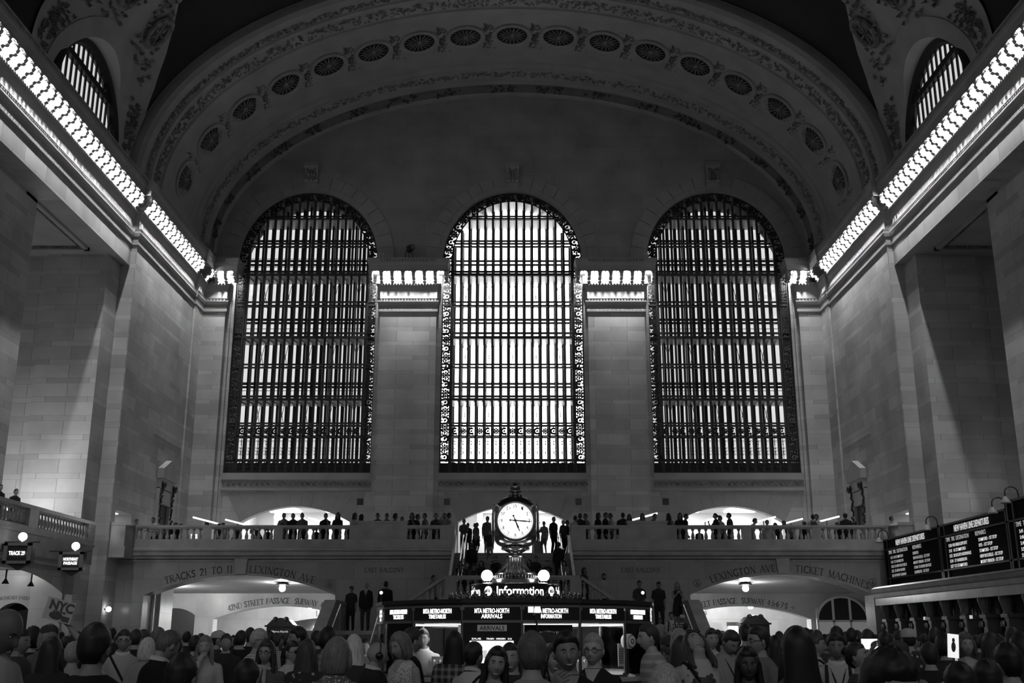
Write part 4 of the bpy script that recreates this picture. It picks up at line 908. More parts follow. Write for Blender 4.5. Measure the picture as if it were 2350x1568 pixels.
mb.add(vs, [(i * N + k, i * N + (k + 1) % N, (i + 1) * N + (k + 1) % N, (i + 1) * N + k) for i in range(len(rings) - 1) for k in range(N)]); mb.build('case', BRASS, ck, math.radians(35))
mb = MB(); mb.lathe(P([(.05, 3.775), (.075, 3.79), (.05, 3.8), (.055, 3.815), (.095, 3.83), (.1, 3.845), (.07, 3.855)]), seg=20); mb.lathe(P([(.07, 3.855), (.085, 3.89), (.07, 3.93), (.03, 3.96), (0, 3.975)]), seg=36, flute=12, fl=.15)
for k in range(4):
    a = PI / 4 + PI / 2 * k; mb.tube([((.36 - .05 * q) * math.cos(a), (.36 - .05 * q) * math.sin(a), 3.62 - 2.445 + .03 * q + .02 * math.sin(q * 1.3)) for q in range(6)], .012, 5)
mb.build('acorn_finial', BRASS_D, ck, True)
DIAL = glow('opal_dial', .93)
for q in range(4):
    Rz = Matrix.Rotation(PI / 2 * q, 4, 'Z'); zc = 3.36 - 2.445
    mb = MB(); mb.lathe([(0, -.365), (.1, -.36), (.18, -.35), (.24, -.335), (.268, -.325)], (0, 0, zc), 40, axis='y'); d = mb.build('dial', DIAL, ck, True); d.matrix_local = Rz
    mb = MB(); mb.lathe([(.262, -.33), (.268, -.35), (.28, -.352), (.292, -.34), (.305, -.338), (.312, -.32)], (0, 0, zc), 44, axis='y'); mb.build('bezel', BRASS, d, True)
    for h in range(1, 13):
        a = 2 * PI * h / 12; r = .205; x, z = r * math.sin(a), r * math.cos(a); yb = -.347
        ft(str(h), .048 if h > 9 else .026, .05, INK, d, (x, yb, zc + z), ext=.0006, name='numeral')
    mb = MB()
    for k in range(60): a = 2 * PI * k / 60; r = .245; x, z = r * math.sin(a), r * math.cos(a); mb.ball((x, -.335, zc + z), .0042 if k % 5 else .006, 6, 4)
    mb.build('minute_marks', INK, d)
    for a, L, w, nm in ((2 * PI * 15.7 / 60, .25, .02, 'minute_hand'), (2 * PI * (5 + .26) / 12, .18, .026, 'hour_hand')):
        D = Vector((math.sin(a), 0, math.cos(a))); C_ = Vector((math.cos(a), 0, -math.sin(a))); y = -.374 if nm[0] == 'm' else -.37
        mb = MB(); pts = [(-.09, .004), (-.075, .016), (-.06, .004), (-.02, .008), (0, .02), (.02, .008), (.05, w * .35), (L * .55, w * .5), (L * .8, .004), (L * .84, .012), (L * .88, .004), (L, .001)]
        poly = [D * u + C_ * v for u, v in pts] + [D * u - C_ * v for u, v in reversed(pts)]
        mb.prism([(p.x, p.z + zc) for p in poly], XZ(), y, y + .003); mb.build(nm, INK, d)
# ================================================================== TICKET OFFICE AND DEPARTURE BOARDS (right wall), SIGNS AND NORTH BALCONY (left wall)
to = empty('ticket_office', (16.6, 42, 0), 0, 'long dark marble ticket office with shaded windows under the departure boards', 'ticket office')
T0, T1 = -14.0, 7.6
mb = MB(); mb.box(1.0, 1.65, T0, T1, 0, 3.2); mb.box(0, 1.0, T0, T1, 3.0, 3.2); mb.build('rear_wall', DARK, to)
mb = MB(); prof = [(.1, 3.0), (-.28, 3.0), (-.28, 3.3), (-.32, 3.34), (-.34, 3.5), (-.42, 3.56), (-.46, 3.68), (-.5, 3.72), (-.5, 3.78), (1.6, 3.8)]
mb.sweep(prof, [T0, T1], lambda p, q, t: (p, t, q)); mb.add([(p, T1, q) for p, q in prof] + [(1.6, T1, 3.0)], [tuple(range(len(prof) + 1))]); mb.build('cornice', MARBLE_PLAIN, to)
pr = None
for k in range(13):
    y = 7.2 - 1.72 * k
    if pr is None:
        mb = MB(); mb.box(-.02, .5, -.16, .16, 0, 2.3); mb.box(-.1, .5, -.26, .26, 2.3, 2.42); mb.lathe([(.19, 2.42), (.15, 2.5), (.2, 2.68), (.26, 2.9), (.26, 3.0)], (.06, 0, 0), 12); mb.box(-.1, .4, -.24, .24, .0, .3); o = pr = mb.build('pilaster', mat('dark_marble_pilaster', .17, .3), to)
        mb = MB(); mb.lathe([(.09, 2.0), (.1, 2.1), (.07, 2.2)], (-.14, 0, 0), 10); mb.build('wall_lamp', BRASS_D, o, True)
    else: o = dup(pr, to)
    o.location = (0, y, 0)
    if k < 12:
        mb = MB(); ya, yb = y - .2, y - 1.52
        for q in range(7): yy = ya + (yb - ya) * (q + .5) / 7; mb.box(.42, .45, yy - .015, yy + .015, 1.1, 2.9)
        mb.box(.4, .47, ya, yb, 2.2, 2.26); mb.box(.4, .47, ya, yb, 1.05, 1.15); mb.box(.3, .9, ya, yb, 0, 1.05)
        mb.build('ticket_window', DARK, to)
mb = MB(); mb.box(-.07, -.02, -2.1, -1.95, 2.3, 2.42); mb.box(-.07, -.02, 2.4, 2.55, 2.32, 2.44); mb.build('window_number', glow('window_number_glow', .5), to)
ROWS = [('5:15 110 STAMFORD', 'DEPARTED', .33), ('5:18  27 HARRISON', 'NEW ROCHELLE - 1ST STOP', .9), ('5:20 113 NEW ROCHELLE', 'MOUNT VERNON - 1ST STOP', .9), ('5:22  25 NEW HAVEN', 'CONN. TO SHORE LINE EAST', .95), ('5:26 109 NEW CANAAN', 'GLENBROOK - 1ST STOP', .8)]
ROWS2 = [('5:28 105 BRIDGEPORT', 'STAMFORD - 1ST STOP', .8), ('5:31  16 STAMFORD', 'RYE - 1ST STOP', .62), ('5:33  20 SOUTH NORWALK', 'STAMFORD - 1ST STOP', .8), ('5:34  17 HARRISON', 'NEW ROCHELLE - 1ST STOP', .95), ('5:37 112 STAMFORD', 'MOUNT VERNON - 1ST STOP', .95)]
ROWS3 = [('5:41 109 STAMFORD', '', 0), ('5:46  20 NEW HAVEN', '', 0), ('5:49  11 RYE', '', 0), ('5:53  23 STAMFORD', '', 0), ('5:55 114 NEW CANAAN', '', 0)]
for (ya, yb, rows, lab) in ((49.5, 42.95, ROWS, 'black departure board listing 5:15 to 5:26 trains, next to the TICKET MACHINES arch'), (42.9, 36.95, ROWS2, 'black departure board listing 5:28 to 5:37 trains, middle of the row'), (36.9, 30.6, ROWS3, 'black departure board listing 5:41 to 5:55 trains, cut by the photo edge')):
    L = ya - yb; b = empty('departure_board', (16.9, (ya + yb) / 2, 3.8), -PI / 2, lab, 'departure board', 'departure boards'); zt = 2.12 if rows is not ROWS3 else 2.35
    mb = MB(); mb.box(-L / 2, L / 2, .04, .5, .0, zt); mb.build('cabinet', mat('matt_black_flaps', .01, .9, spec=.1), b)
    mb = MB()
    for z0, z1 in ((0, .08), (.34, .4), (1.62, 1.68), (zt - .07, zt)): mb.box(-L / 2, L / 2, -.03, .05, z0, z1)
    for x in (-L / 2 + .05, -L / 2 + .5, L / 2 - .05): mb.box(x - .05, x + .05, -.03, .05, 0, zt)
    mb.build('frame', DARK, b); on = glow('board_letters', .55); dim = glow('board_dim', .26); hd = glow('board_heading', .3)
    ft('NEW HAVEN LINE DEPARTURES', L * .52, .25, on, b, (0, -.01, 1.86), bold=.004); x0 = -L / 2 + .75
    ft('TIME  TRK  DESTINATION', L * .36, .16, hd, b, (x0 + L * .18 - .2, -.01, 1.5)); ft('REMARKS', L * .15, .16, hd, b, (x0 + L * .5, -.01, 1.5))
    for k, (l_, r_, q) in enumerate(rows):
        z = 1.26 - .195 * k; w = len(l_) * .092; m_ = dim if rows is ROWS else on
        ft(l_, w, .12, m_, b, (x0 + w / 2, -.01, z), bold=.002)
        if r_: w = .08 * len(r_); ft(r_, w, .12, m_, b, (x0 + 2.75 + w / 2, -.01, z), bold=.002)
    nl = {id(ROWS): (-2.9, 2.9), id(ROWS2): (2.7,), id(ROWS3): (-2.4,)}[id(rows)]
    for k, x in enumerate(nl):
        p = b.matrix_basis @ Vector((x, -.0, zt)); l = empty('gooseneck_lamp', p, -PI / 2, 'unlit gooseneck lamp hooked over the top of the departure boards', 'lamp', 'gooseneck lamps on the boards')
        mb = MB(); mb.tube([(0, .12, 0), (0, .1, .18)] + [(0, -.12 + .22 * math.cos(t), .2 + .2 * math.sin(t)) for t in [PI * i / 8 for i in range(9)]] + [(0, -.34, .05)], .025, 8); mb.build('arm', IRON, l, True)
        mb = MB(); mb.lathe([(.03, .08), (.06, .04), (.16, -.12), (.17, -.16), (.13, -.16)], (0, -.34, 0), 16); mb.build('shade', mat('pale_shade', .4, .4), l, True)
# north balcony across the recess of the left wall
nb = empty('side_balcony', (-18.3, 42, 4.5), 0, 'marble balcony with balustrade across the tall recess beside the box signs', 'balcony')
mb = MB(); y0, y1 = -9.0, 4.95; prof = [(0, 0), (.05, .02), (.05, .1), (.25, .14), (.25, .85), (.32, .9), (.32, .98), (.0, 1.0)]
mb.sweep(prof, [y0, y1], lambda p, q, t: (p, t, q)); mb.add([(p, y1, q) for p, q in prof], [tuple(range(len(prof)))]); mb.build('front_wall', MARBLE_PLAIN, nb)
mb = MB(); mb.box(0, -6.2, y0, y1, .8, .92); mb.build('balcony_slab', MARBLE_PLAIN, nb)
mb = MB(); mb.box(-.12, .3, y0, y1, 1.8, 1.94); mb.build('rail', MARBLE_PLAIN, nb)
mb = MB(); mb.box(-.08, .26, y0, y1, .95, 1.16); mb.build('plinth', MARBLE_PLAIN, nb); pr = None; ped = [-6.6, -1.2, 4.55]
for y in ped: mb = MB(); mb.box(-.1, .28, y - .38, y + .4, 1.1, 1.85); mb.build('pedestal', MARBLE_PLAIN, nb)
for a, b in zip(ped[:-1], ped[1:]):
    n = int((b - a - .8) / .285)
    for k in range(n):
        y = a + .4 + (b - a - .8) * (k + .5) / n
        if pr is None: mb = MB(); mb.lathe(BAL_P, seg=10); o = pr = mb.build('baluster', MARBLE_PLAIN, nb, math.radians(40))
        else: o = dup(pr, nb)
        o.location = (.09, y, 1.16)
# vestibule behind the left arch: white walls, a darker arch with an inscription
mb = MB()
mb.add([(-18.3, 45.9, 0), (-20.2, 46.2, 0), (-20.2, 46.2, 5), (-18.3, 45.9, 5)], [(0, 1, 2, 3)])
va = seg_arch(-21.6, -20.35, .01, 2.75, 3.05, 10); mb.holed([(-20.2, 0), (-25, 0), (-25, 4.4), (-20.2, 4.4)], [va], XZ(), 46.6); mb.reveal(va, XZ(), 46.6, 47.2)
mb.box(-25, -25.1, 30, 47, 0, 4.4); mb.box(-18.32, -25, 30, 47, 4.42, 4.5)
VS = tag(mb.build('vestibule_wall', PASS), kind='structure')
mb = MB(); mb.box(-22, -20, 47.2, 47.25, 0, 3.4); mb.build('doorway_shade', BLACK, VS)  # black slab put in for the darkness beyond the arch
carve('NORTHEAST PASSAGE', .13, INK, VS, lambda a, b: (-20.98 + a, 46.59, 3.2 + b - .12 * a * a))
l = empty('vestibule_lamp', (-22.0, 44.0, 4.36), 0, 'bright lamp on the vault inside the arch at the photo edge', 'lamp'); mb = MB(); mb.lathe([(.2, .06), (.25, 0), (.05, -.04)], seg=12); mb.build('shade', BRASS_D, l, True); mb = MB(); mb.ball((0, 0, -.12), .12, 10, 6); mb.build('bulb', glow('vestibule_bulb', 200), l, True)
for k, y in enumerate((41.0, 43.2)):
    p = empty('pendant_lamp', (-18.9, y, 4.1), 0, 'small unlit cone lamp hanging in the arch below the box signs', 'lamp', 'cone lamps in the arch'); mb = MB(); mb.tube([(0, 0, 0), (0, 0, -.35)], .03, 6); mb.build('stem', IRON, p); mb = MB(); mb.lathe([(.03, -.33), (.14, -.52), (.12, -.52)], seg=12); mb.build('shade', IRON, p, True)
for (u, v, Y, t1, t2, lab) in ((40, 1270, 38.6, 'TRACK 29', '', 'lit black box sign reading TRACK 29 on a bracket'), (163, 1288, 41.2, 'NORTHEAST', 'PASSAGE', 'lit black box sign reading NORTHEAST PASSAGE on a bracket')):
    p = at(u, v, Y); w = (64 if not t2 else 56) / F * Y * .98; h = .74 * w; s = empty('box_sign', p, 0, lab, 'sign', 'box signs')
    mb = MB(); mb.box(-w / 2, w / 2, 0, .3, -h / 2, h / 2); mb.build('case', DARK, s)
    mb = MB()
    for a, b, c, d in ((-.5, .5, .36, .5), (-.5, .5, -.5, -.36), (-.5, -.36, -.5, .5), (.36, .5, -.5, .5)): mb.box(a * w, b * w, -.05, .02, c * h, d * h)
    mb.build('frame', mat('sign_frame', .2, .4), s)
    if t2: ft(t1, w * .6, h * .17, W_ON, s, (0, -.06, h * .1), bold=.006); ft(t2, w * .55, h * .17, W_ON, s, (0, -.06, -h * .12), bold=.006)
    else: ft(t1, w * .58, h * .2, W_ON, s, (0, -.06, 0), bold=.006)
    mb = MB(); mb.prism([(-w * .4, -h * .5), (w * .4, -h * .5), (w * .2, -h * .62), (0, -h * .8), (-w * .2, -h * .62)], XZ(), .05, .25); mb.bar((-w, .15, h * .55), (w * .7, .15, h * .55), .05); mb.build('scroll_bracket', IRON, s)
    g = empty('sign_bright_ball', p + Vector((.1, .05, h * .5)), 0, 'glowing ball standing in for the bright disc above the %s sign' % (t1 if not t2 else 'NORTHEAST PASSAGE'), 'lamp', 'glowing balls on the box signs'); mb = MB(); mb.lathe([(.06, 0), (.06, .04), (.03, .05), (.04, .1)], seg=10); mb.build('holder', BRASS_D, g, True); mb = MB(); mb.ball((0, 0, .22), .15, 14, 9); mb.build('globe', glow('sign_globe_glow', 5), g, True)  # glowing globe made up to stand for a bright disc over the sign
p = at(272, 1398, 48.4); g = empty('wall_globe', (-17.95, 48.9, p.z), 0, 'small bright globe light on the dark pier beside the TRACKS arch', 'lamp'); mb = MB(); mb.lathe([(.05, 0), (.05, .03), (.02, .12)], (-.07, 0, 0), 10, axis='x'); mb.build('holder', BRASS_D, g, True); mb = MB(); mb.ball((.12, 0, 0), .12, 14, 9); mb.build('globe', glow('sign_globe_glow', 5), g, True)
# kiosks and the glazed door seen through the south and north passages
for (u, v0, v1, Y, w, lab) in ((641, 1418, 1470, 62, 1.5, 'dark news kiosk with a pale notice in the passage under TRACKS'), (1737, 1412, 1470, 60, 1.45, 'dark kiosk with rounded crest in the passage under TICKET MACHINES')):
    p = at(u, v1, Y); h = at(u, v0, Y).z; k = empty('kiosk', (p.x, Y, 0), 0, lab, 'kiosk')
    mb = MB(); mb.box(-w / 2, w / 2, 0, 1.2, 0, h - .5); mb.box(-w / 2 - .1, w / 2 + .1, -.08, 1.3, h - .5, h - .4); mb.build('body', BLACK, k)
    mb = MB(); mb.prism([(-w / 2, h - .4), (w / 2, h - .4), (w * .3, h - .1), (0, h), (-w * .3, h - .1)], XZ(), 0, 1.1); mb.ball((-.3, .1, h - .1), .16, 10, 6); mb.ball((.3, .1, h - .1), .16, 10, 6); mb.build('crest', BLACK, k)
    mb = MB(); mb.box(-w * .36, w * .36, -.03, 0, 1.3, h - 1.15); mb.build('notice', mat('kiosk_notice', .6, .5, emit=.25), k); ft('Metro-North', w * .6, .12, glow('kiosk_letters', .35), k, (0, -.02, h - .75))
d = empty('door_1', (19.6, 65.7, 0), 0, kind='structure')
mb = MB()
for x in (-1.5, -.55, .45, 1.5): mb.box(x - .06, x + .06, -.1, .1, 0, 3.3 if abs(x) > 1 else 3.9)
for z in (1.0, 2.55): mb.box(-1.5, 1.5, -.1, .1, z - .06, z + .06)
mb.tube([(1.5 * math.cos(t), 0, 2.6 + 1.35 * math.sin(t)) for t in [PI * i / 16 for i in range(17)]], .08, 6); mb.build('door_frame', PLASTER, d)
mb = MB(); mb.prism([(1.5 * math.cos(PI * i / 16), 2.6 + 1.35 * math.sin(PI * i / 16)) for i in range(17)], XZ(), .0, .04); mb.build('dark_fanlight', BLACK, d)
mb = MB(); mb.box(-1.45, 1.45, .0, .03, .1, 2.5); mb.build('glass_pane', mat('grey_pane', .3, .2, emit=.1), d)
# bright shop fronts deep in the passages
for s, lst in ((-1, [(-13.9, 1.1, 2.4, 3), (-10.6, 1.5, 2.1, 2), (-9.0, 1.2, 2.4, 3), (-12.3, .9, 2.2, 2), (-16.5, 1.6, 2.3, 1)]), (1, [(12.2, 1.5, 2.2, 1.5), (13.3, 1.2, 1.9, 1), (10.5, 1.4, 2.1, 1.5)])):
    for x, w, h, e in lst: mb = MB(); mb.box(x - w / 2, x + w / 2, 80.85, 80.95, .9, h); mb.build('shop_light', glow('shop_glow_%d' % (e * 100), e), PN if s < 0 else PS)
mb = MB(); mb.box(14.6, 15.9, 75 - .12, 75 - .02, 1.2, 2.35); mb.build('lit_window', glow('shop_glow_160', 1.6), PS); mb = MB(); mb.box(14.5, 16.0, 74.84, 74.98, 2.35, 2.6); mb.build('window_header', BLACK, PS)
sg = empty('hanging_sign', (11.75, 70, 3.25), 0, 'small dark hanging sign beside the kiosk under TICKET MACHINES', 'sign'); mb = MB(); mb.box(-.55, .55, -.05, .05, -.28, .28); mb.build('sign_panel', BLACK, sg); ft('DINING', .5, .1, W_ON, sg, (.15, -.06, .06)); ft('LEVEL', .4, .1, W_ON, sg, (.15, -.06, -.1)); mb = MB(); mb.lathe([(0, 0), (.14, 0)], (-.33, -.06, 0), 14, axis='y'); mb.build('round_mark', W_ON, sg); mb = MB(); mb.box(-.4, -.37, -.01, .01, .28, .75); mb.box(.37, .4, -.01, .01, .28, .75); mb.build('hanger', IRON, sg)
# fluorescent work lights on the balcony tables
TB = [(472, 1195, 53.5, 1), (657, 1195, 54, 1), (545, 1200, 55.5, 1), (735, 1196, 57, 1), (1480, 1186, 52.5, -1), (1618, 1196, 56, -1), (1752, 1194, 55, -1), (1897, 1193, 53.5, -1), (1815, 1198, 57, -1)]
for k, (u, v, Y, s) in enumerate(TB):
    p = at(u, v, Y); t = empty('display_table', (p.x, Y, ZF), 0, 'pale shop table on the balcony, half hidden by the balustrade', 'table', 'display tables on the balcony')
    mb = MB(); mb.box(-1.0, 1.0, -.45, .45, .86, .92); mb.build('tabletop', mat('maple', .55, .5), t)
    for x in (-.9, .9):
        for y in (-.38, .38): mb = MB(); mb.box(x - .04, x + .04, y - .04, y + .04, 0, .86); mb.build('leg', MATS['maple'], t)
    l = empty('table_light', (p.x, Y, ZF + .92), .35 * s, 'slim white fluorescent light bar over a balcony table', 'lamp', 'light bars on the balcony tables')
    mb = MB(); mb.box(-.02, .02, -.02, .02, 0, p.z - ZF - .92); mb.build('post', IRON, l); mb = MB(); h = p.z - ZF - .92; mb.bar((-.62, 0, h + .14 * s), (.62, 0, h - .14 * s), .07); mb.build('tube', glow('tube_glow', 3), l)
    for j in (-1, 1):
        o = empty('laptop', (p.x + .45 * j, Y - .05, ZF + .92), 0, 'small display laptop on a balcony table', 'laptop', 'laptops on the balcony tables'); mb = MB(); mb.box(-.16, .16, -.12, .12, 0, .015); mb.build('keyboard', mat('silver', .5, .3, .8), o); mb = MB(); mb.prism([(-.12, .015), (-.2, .24), (-.21, .24), (-.13, .015)], lambda p_, q, d_: (d_, p_, q), -.16, .16); mb.build('screen', glow('laptop_glow', .8), o)

# store lights on the side balconies, inside the tall recesses
for k, (s, y, x, z, e) in enumerate(((-1, 40.2, 20.2, 6.75, 1), (-1, 42.6, 20.6, 6.85, 1), (-1, 44.9, 20.3, 6.75, 1), (1, 41.0, 21.0, 6.8, 0), (1, 44.4, 21.0, 6.8, 0))):
    t = empty('display_table', (s * x, y, 5.42), .3, 'pale shop table on the side balcony behind the balustrade' if s < 0 else 'pale shop table in the recess above the departure boards', 'table', 'display tables on the side balcony')
    mb = MB(); mb.box(-.9, .9, -.4, .4, .86, .92); mb.build('tabletop', MATS['maple'], t)
    for a in (-.8, .8):
        for b in (-.33, .33): mb = MB(); mb.box(a - .04, a + .04, b - .04, b + .04, 0, .86); mb.build('leg', MATS['maple'], t)
    l = empty('table_light', (s * x, y, 6.34), .5, 'slim white fluorescent light bar behind the side balcony rail' if s < 0 else 'slim light bar in the recess above the departure boards', 'lamp', 'light bars on the side balcony')
    mb = MB(); mb.box(-.02, .02, -.02, .02, 0, z - 6.34); mb.build('post', IRON, l); mb = MB(); mb.bar((-.7, 0, z - 6.34), (.7, 0, z - 6.34), .07); mb.build('tube', glow('store_tube', 120) if e else glow('store_tube_dim', 14), l)

for (u, v, Y, s) in ((938, 600, 59.35, -1), (1413, 600, 59.35, 1)):
    if s > 0: continue
    p = at(u, v, Y); f = empty('floodlight', (p.x, Y, 22.9), 0, 'dark floodlight standing on the pier cornice between two windows', 'floodlight')
    mb = MB(); mb.box(-.1, .1, -.1, .1, 0, .05); [mb.bar((x, 0, .05), (x * .8, 0, .55), .04) for x in (-.22, 0, .22)]; mb.build('stand', IRON, f)
    mb = MB(); mb.lathe([(.0, -.2), (.16, -.2), (.2, .15), (.0, .15)], (0, 0, .72), 14, axis='y'); mb.build('lamp_head', IRON, f, True); mb = MB(); mb.tube([(.1, 0, .6), (.3, 0, .7), (.28, 0, .95), (.05, 0, .98)], .03, 6); mb.build('yoke', IRON, f, True)
for u, nm in ((876, 'on the pier cornice nearer TRACKS'), (1482, 'on the pier cornice nearer TICKET MACHINES')):
    p = at(u, 599, 59.3); b = empty('equipment_box', (p.x, 59.3, 22.9), 0, 'small pale box ' + nm, 'box'); mb = MB(); mb.box(-.16, .16, -.12, .12, 0, .38); mb.build('case', mat('pale_case', .6, .5), b); mb = MB(); mb.box(-.12, .12, -.13, -.12, .1, .3); mb.build('front_cover', mat('grey_acrylic', .4, .3), b)
# ================================================================== PEOPLE
V3 = Vector
def cloth(c, pat=None):
    k = 'cloth_%s_%s' % (int(c * 1000), pat or 'plain')
    if k in MATS: return MATS[k]
    m = mat(k, c * .75, .85, spec=.15)
    if pat:
        nt = m.node_tree; b = nt.nodes['Principled BSDF']; N, L = nt.nodes.new, nt.links.new; tc = N('ShaderNodeTexCoord'); mx = N('ShaderNodeMix'); mx.data_type = 'RGBA'
        hi = {'stripe': .45, 'plaid': .22, 'dots': .7, 'lace': .75, 'floral': .3, 'fine': .5}[pat] if c < .4 else .06
        mx.inputs['A'].default_value = (c, c, c, 1); mx.inputs['B'].default_value = (hi, hi, hi, 1)
        def wave(d, s):
            w = N('ShaderNodeTexWave'); w.bands_direction = d; w.inputs['Scale'].default_value = s; L(tc.outputs['Object'], w.inputs['Vector']); r = N('ShaderNodeMath'); r.operation = 'GREATER_THAN'; r.inputs[1].default_value = .62; L(w.outputs['Fac'], r.inputs[0]); return r.outputs[0]
        if pat in ('stripe', 'fine'): f = wave('Z', 4 if pat == 'stripe' else 12)
        elif pat == 'plaid':
            a = N('ShaderNodeMath'); a.operation = 'ADD'; L(wave('Z', 4.5), a.inputs[0]); L(wave('X', 4.5), a.inputs[1]); h = N('ShaderNodeMath'); h.operation = 'MULTIPLY'; h.inputs[1].default_value = .5; L(a.outputs[0], h.inputs[0]); f = h.outputs[0]
        else:
            vo = N('ShaderNodeTexVoronoi'); vo.inputs['Scale'].default_value = {'dots': 55, 'lace': 60, 'floral': 16}[pat]; L(tc.outputs['Object'], vo.inputs['Vector']); r = N('ShaderNodeMath'); r.operation = 'LESS_THAN'; r.inputs[1].default_value = .3; L(vo.outputs['Distance'], r.inputs[0]); f = r.outputs[0]
        L(f, mx.inputs['Factor']); L(mx.outputs['Result'], b.inputs['Base Color'])
    return m
def skin_m(c): return mat('skin_%d' % (c * 100), c * .85, .5, spec=.35)
def hair_make(k, c):
    if k in MATS: return MATS[k]
    m = mat(k, c, .5, spec=.3); nt = m.node_tree; b = nt.nodes['Principled BSDF']; N, L = nt.nodes.new, nt.links.new
    tc = N('ShaderNodeTexCoord'); mp = N('ShaderNodeMapping'); mp.inputs['Scale'].default_value = (130, 130, 7); n = N('ShaderNodeTexNoise'); n.inputs['Scale'].default_value = 1; n.inputs['Detail'].default_value = 2
    L(tc.outputs['Object'], mp.inputs['Vector']); L(mp.outputs[0], n.inputs['Vector']); r = N('ShaderNodeMapRange'); r.inputs['From Min'].default_value = .3; r.inputs['From Max'].default_value = .7; r.inputs['To Min'].default_value = c * .6; r.inputs['To Max'].default_value = c * 1.35
    L(n.outputs['Fac'], r.inputs['Value']); L(r.outputs['Result'], b.inputs['Base Color']); return m
def hair_m(c):
    return hair_make('hair_%d' % (c * 100), c)
def loft(mb, rings, seg=14):
    vs = []; n = len(rings)
    for c, rx, ry, X, Y in rings:
        for k in range(seg):
            t = 2 * PI * k / seg; vs.append(c + X * (rx * math.cos(t)) + Y * (ry * math.sin(t)))
    fs = [(i * seg + k, i * seg + (k + 1) % seg, (i + 1) * seg + (k + 1) % seg, (i + 1) * seg + k) for i in range(n - 1) for k in range(seg)]
    fs += [tuple(reversed(range(seg))), tuple((n - 1) * seg + k for k in range(seg))]
    mb.add(vs, fs)
def limb(mb, pts, rs, seg=10): mb.tube(pts, rs, seg); [mb.ball(p, r, 10, 6) for p, r in ((pts[0], rs[0]), (pts[-1], rs[-1]))]
def ik(a, b, l1, l2, pole):                                # elbow or knee between a and b
    d = b - a; L = min(d.length, (l1 + l2) * .995); d = d.normalized(); b = a + d * L
    x = (l1 * l1 - l2 * l2 + L * L) / (2 * L); h = math.sqrt(max(0, l1 * l1 - x * x)); p = pole - d * pole.dot(d); p = p.normalized() if p.length > 1e-4 else V3((0, 1, 0))
    return a + d * x + p * h, b
ARMS = {  # target from the shoulder (outward, forward, up), elbow pole (outward, forward, up), finger curl, fingers direction bias
 'down': ((.05, .03, -.53), (.3, -1, 0), .35), 'bent': ((-.06, .34, -.2), (.4, -.6, -1), .6), 'phone': ((-.1, .3, -.06), (.5, -.2, -1), .9), 'photo': ((-.08, .33, .14), (.8, 0, -1), .8),
 'ear': ((-.06, .07, .13), (1, .4, -.5), .8), 'raise': ((.0, .12, .5), (1, .3, 0), 1.0), 'rail': ((-.04, .4, -.26), (.6, -.3, -1), .7), 'hip': ((.1, .03, -.36), (1, -.6, 0), .7),
 'back': ((-.12, -.14, -.44), (1, -.6, 0), .6), 'chin': ((-.12, .2, .06), (.3, .3, -1), .7), 'fold': ((-.28, .2, -.16), (1, .2, -.6), .5), 'lap': ((-.06, .33, -.4), (.8, -.3, -.2), .6), 'hold': ((-.02, .25, -.3), (.4, -1, -.2), .9), 'lift': ((-.06, .2, .36), (1, .2, -.4), 1.0), 'selfie': ((-.05, .3, .02), (.5, 0, -1), 1.1), 'brow': ((-.14, .22, .2), (1, .3, -.2), .6) }
def smooth(t): t = max(0, min(1, t)); return t * t * (3 - 2 * t)
def head_point(th, ph, sex):
    """th: azimuth (0 = face), ph: polar angle from the crown; returns a point about the head centre, face toward -Y"""
    sx, fy, cz = math.sin(th) * math.sin(ph), math.cos(th) * math.sin(ph), math.cos(ph)
    x, y, z = .077 * sx, -.098 * fy, .12 * cz
    if z < -.01:
        t = smooth((-z - .01) / .11); x *= 1 - (.36 if sex == 'f' else .27) * t
        y = y * (1 - .12 * t) if fy > 0 else y * (1 - .5 * t)
        if fy > 0: y -= .012 * t * fy
    front = max(0, fy) ** 3
    g = lambda a, b, s, q: math.exp(-((x - a) / s) ** 2 - ((z - b) / q) ** 2)
    y -= front * (.028 * g(0, -.032, .013, .015) + .014 * g(0, -.008, .009, .022) + .006 * g(0, -.066, .022, .009) + .005 * g(0, -.078, .018, .007) + .006 * g(0, -.108, .02, .014) + .004 * g(0, .03, .05, .012))
    y += front * (.011 * (g(.031, .006, .017, .012) + g(-.031, .006, .017, .012)) + .006 * g(0, -.073, .025, .003))
    y -= front * .004 * (g(.04, -.03, .02, .02) + g(-.04, -.03, .02, .02))
    if y > 0: y *= 1.06
    return V3((x, y, z))
def head_grid(nu, nv, sex):
    ths = [2 * PI * (k / nu) for k in range(nu)]; ths = [t - .42 * math.sin(t) for t in ths]
    phs = [PI * (i / nv) for i in range(nv + 1)]
    return ths, phs
def add_head(mb, sex, nu, nv, M):
    ths, phs = head_grid(nu, nv, sex); vs = [M @ head_point(t, max(.02, min(PI - .02, p)), sex) for p in phs for t in ths]
    mb.add(vs, [(i * nu + k, (i + 1) * nu + k, (i + 1) * nu + (k + 1) % nu, i * nu + (k + 1) % nu) for i in range(nv) for k in range(nu)])
    for s in (-1, 1):
        n0 = len(mb.v); mb.ball((0, 0, 0), (.011, .019, .031), 8, 6); E = M @ Matrix.Translation((s * .078, .008, -.006)) @ Matrix.Rotation(s * .35, 4, 'Z')
        for i in range(n0, len(mb.v)): mb.v[i] = tuple(E @ V3(mb.v[i]))
def hairline(th, style):
    a = abs((th + PI) % (2 * PI) - PI)
    front = .066 if style != 'receding' else .1
    if a < 1.0: z = front - .012 * a
    elif a < 1.75: z = front - .012 + (-.005 - front + .012) * smooth((a - 1.0) / .55)
    else: z = -.005 + (-.085 + .005) * smooth((a - 1.75) / .6)
    if style in ('long', 'verylong', 'bob', 'curly') and a > .95: z = min(z, -.02 - .07 * smooth((a - .95) / .5))
    return z
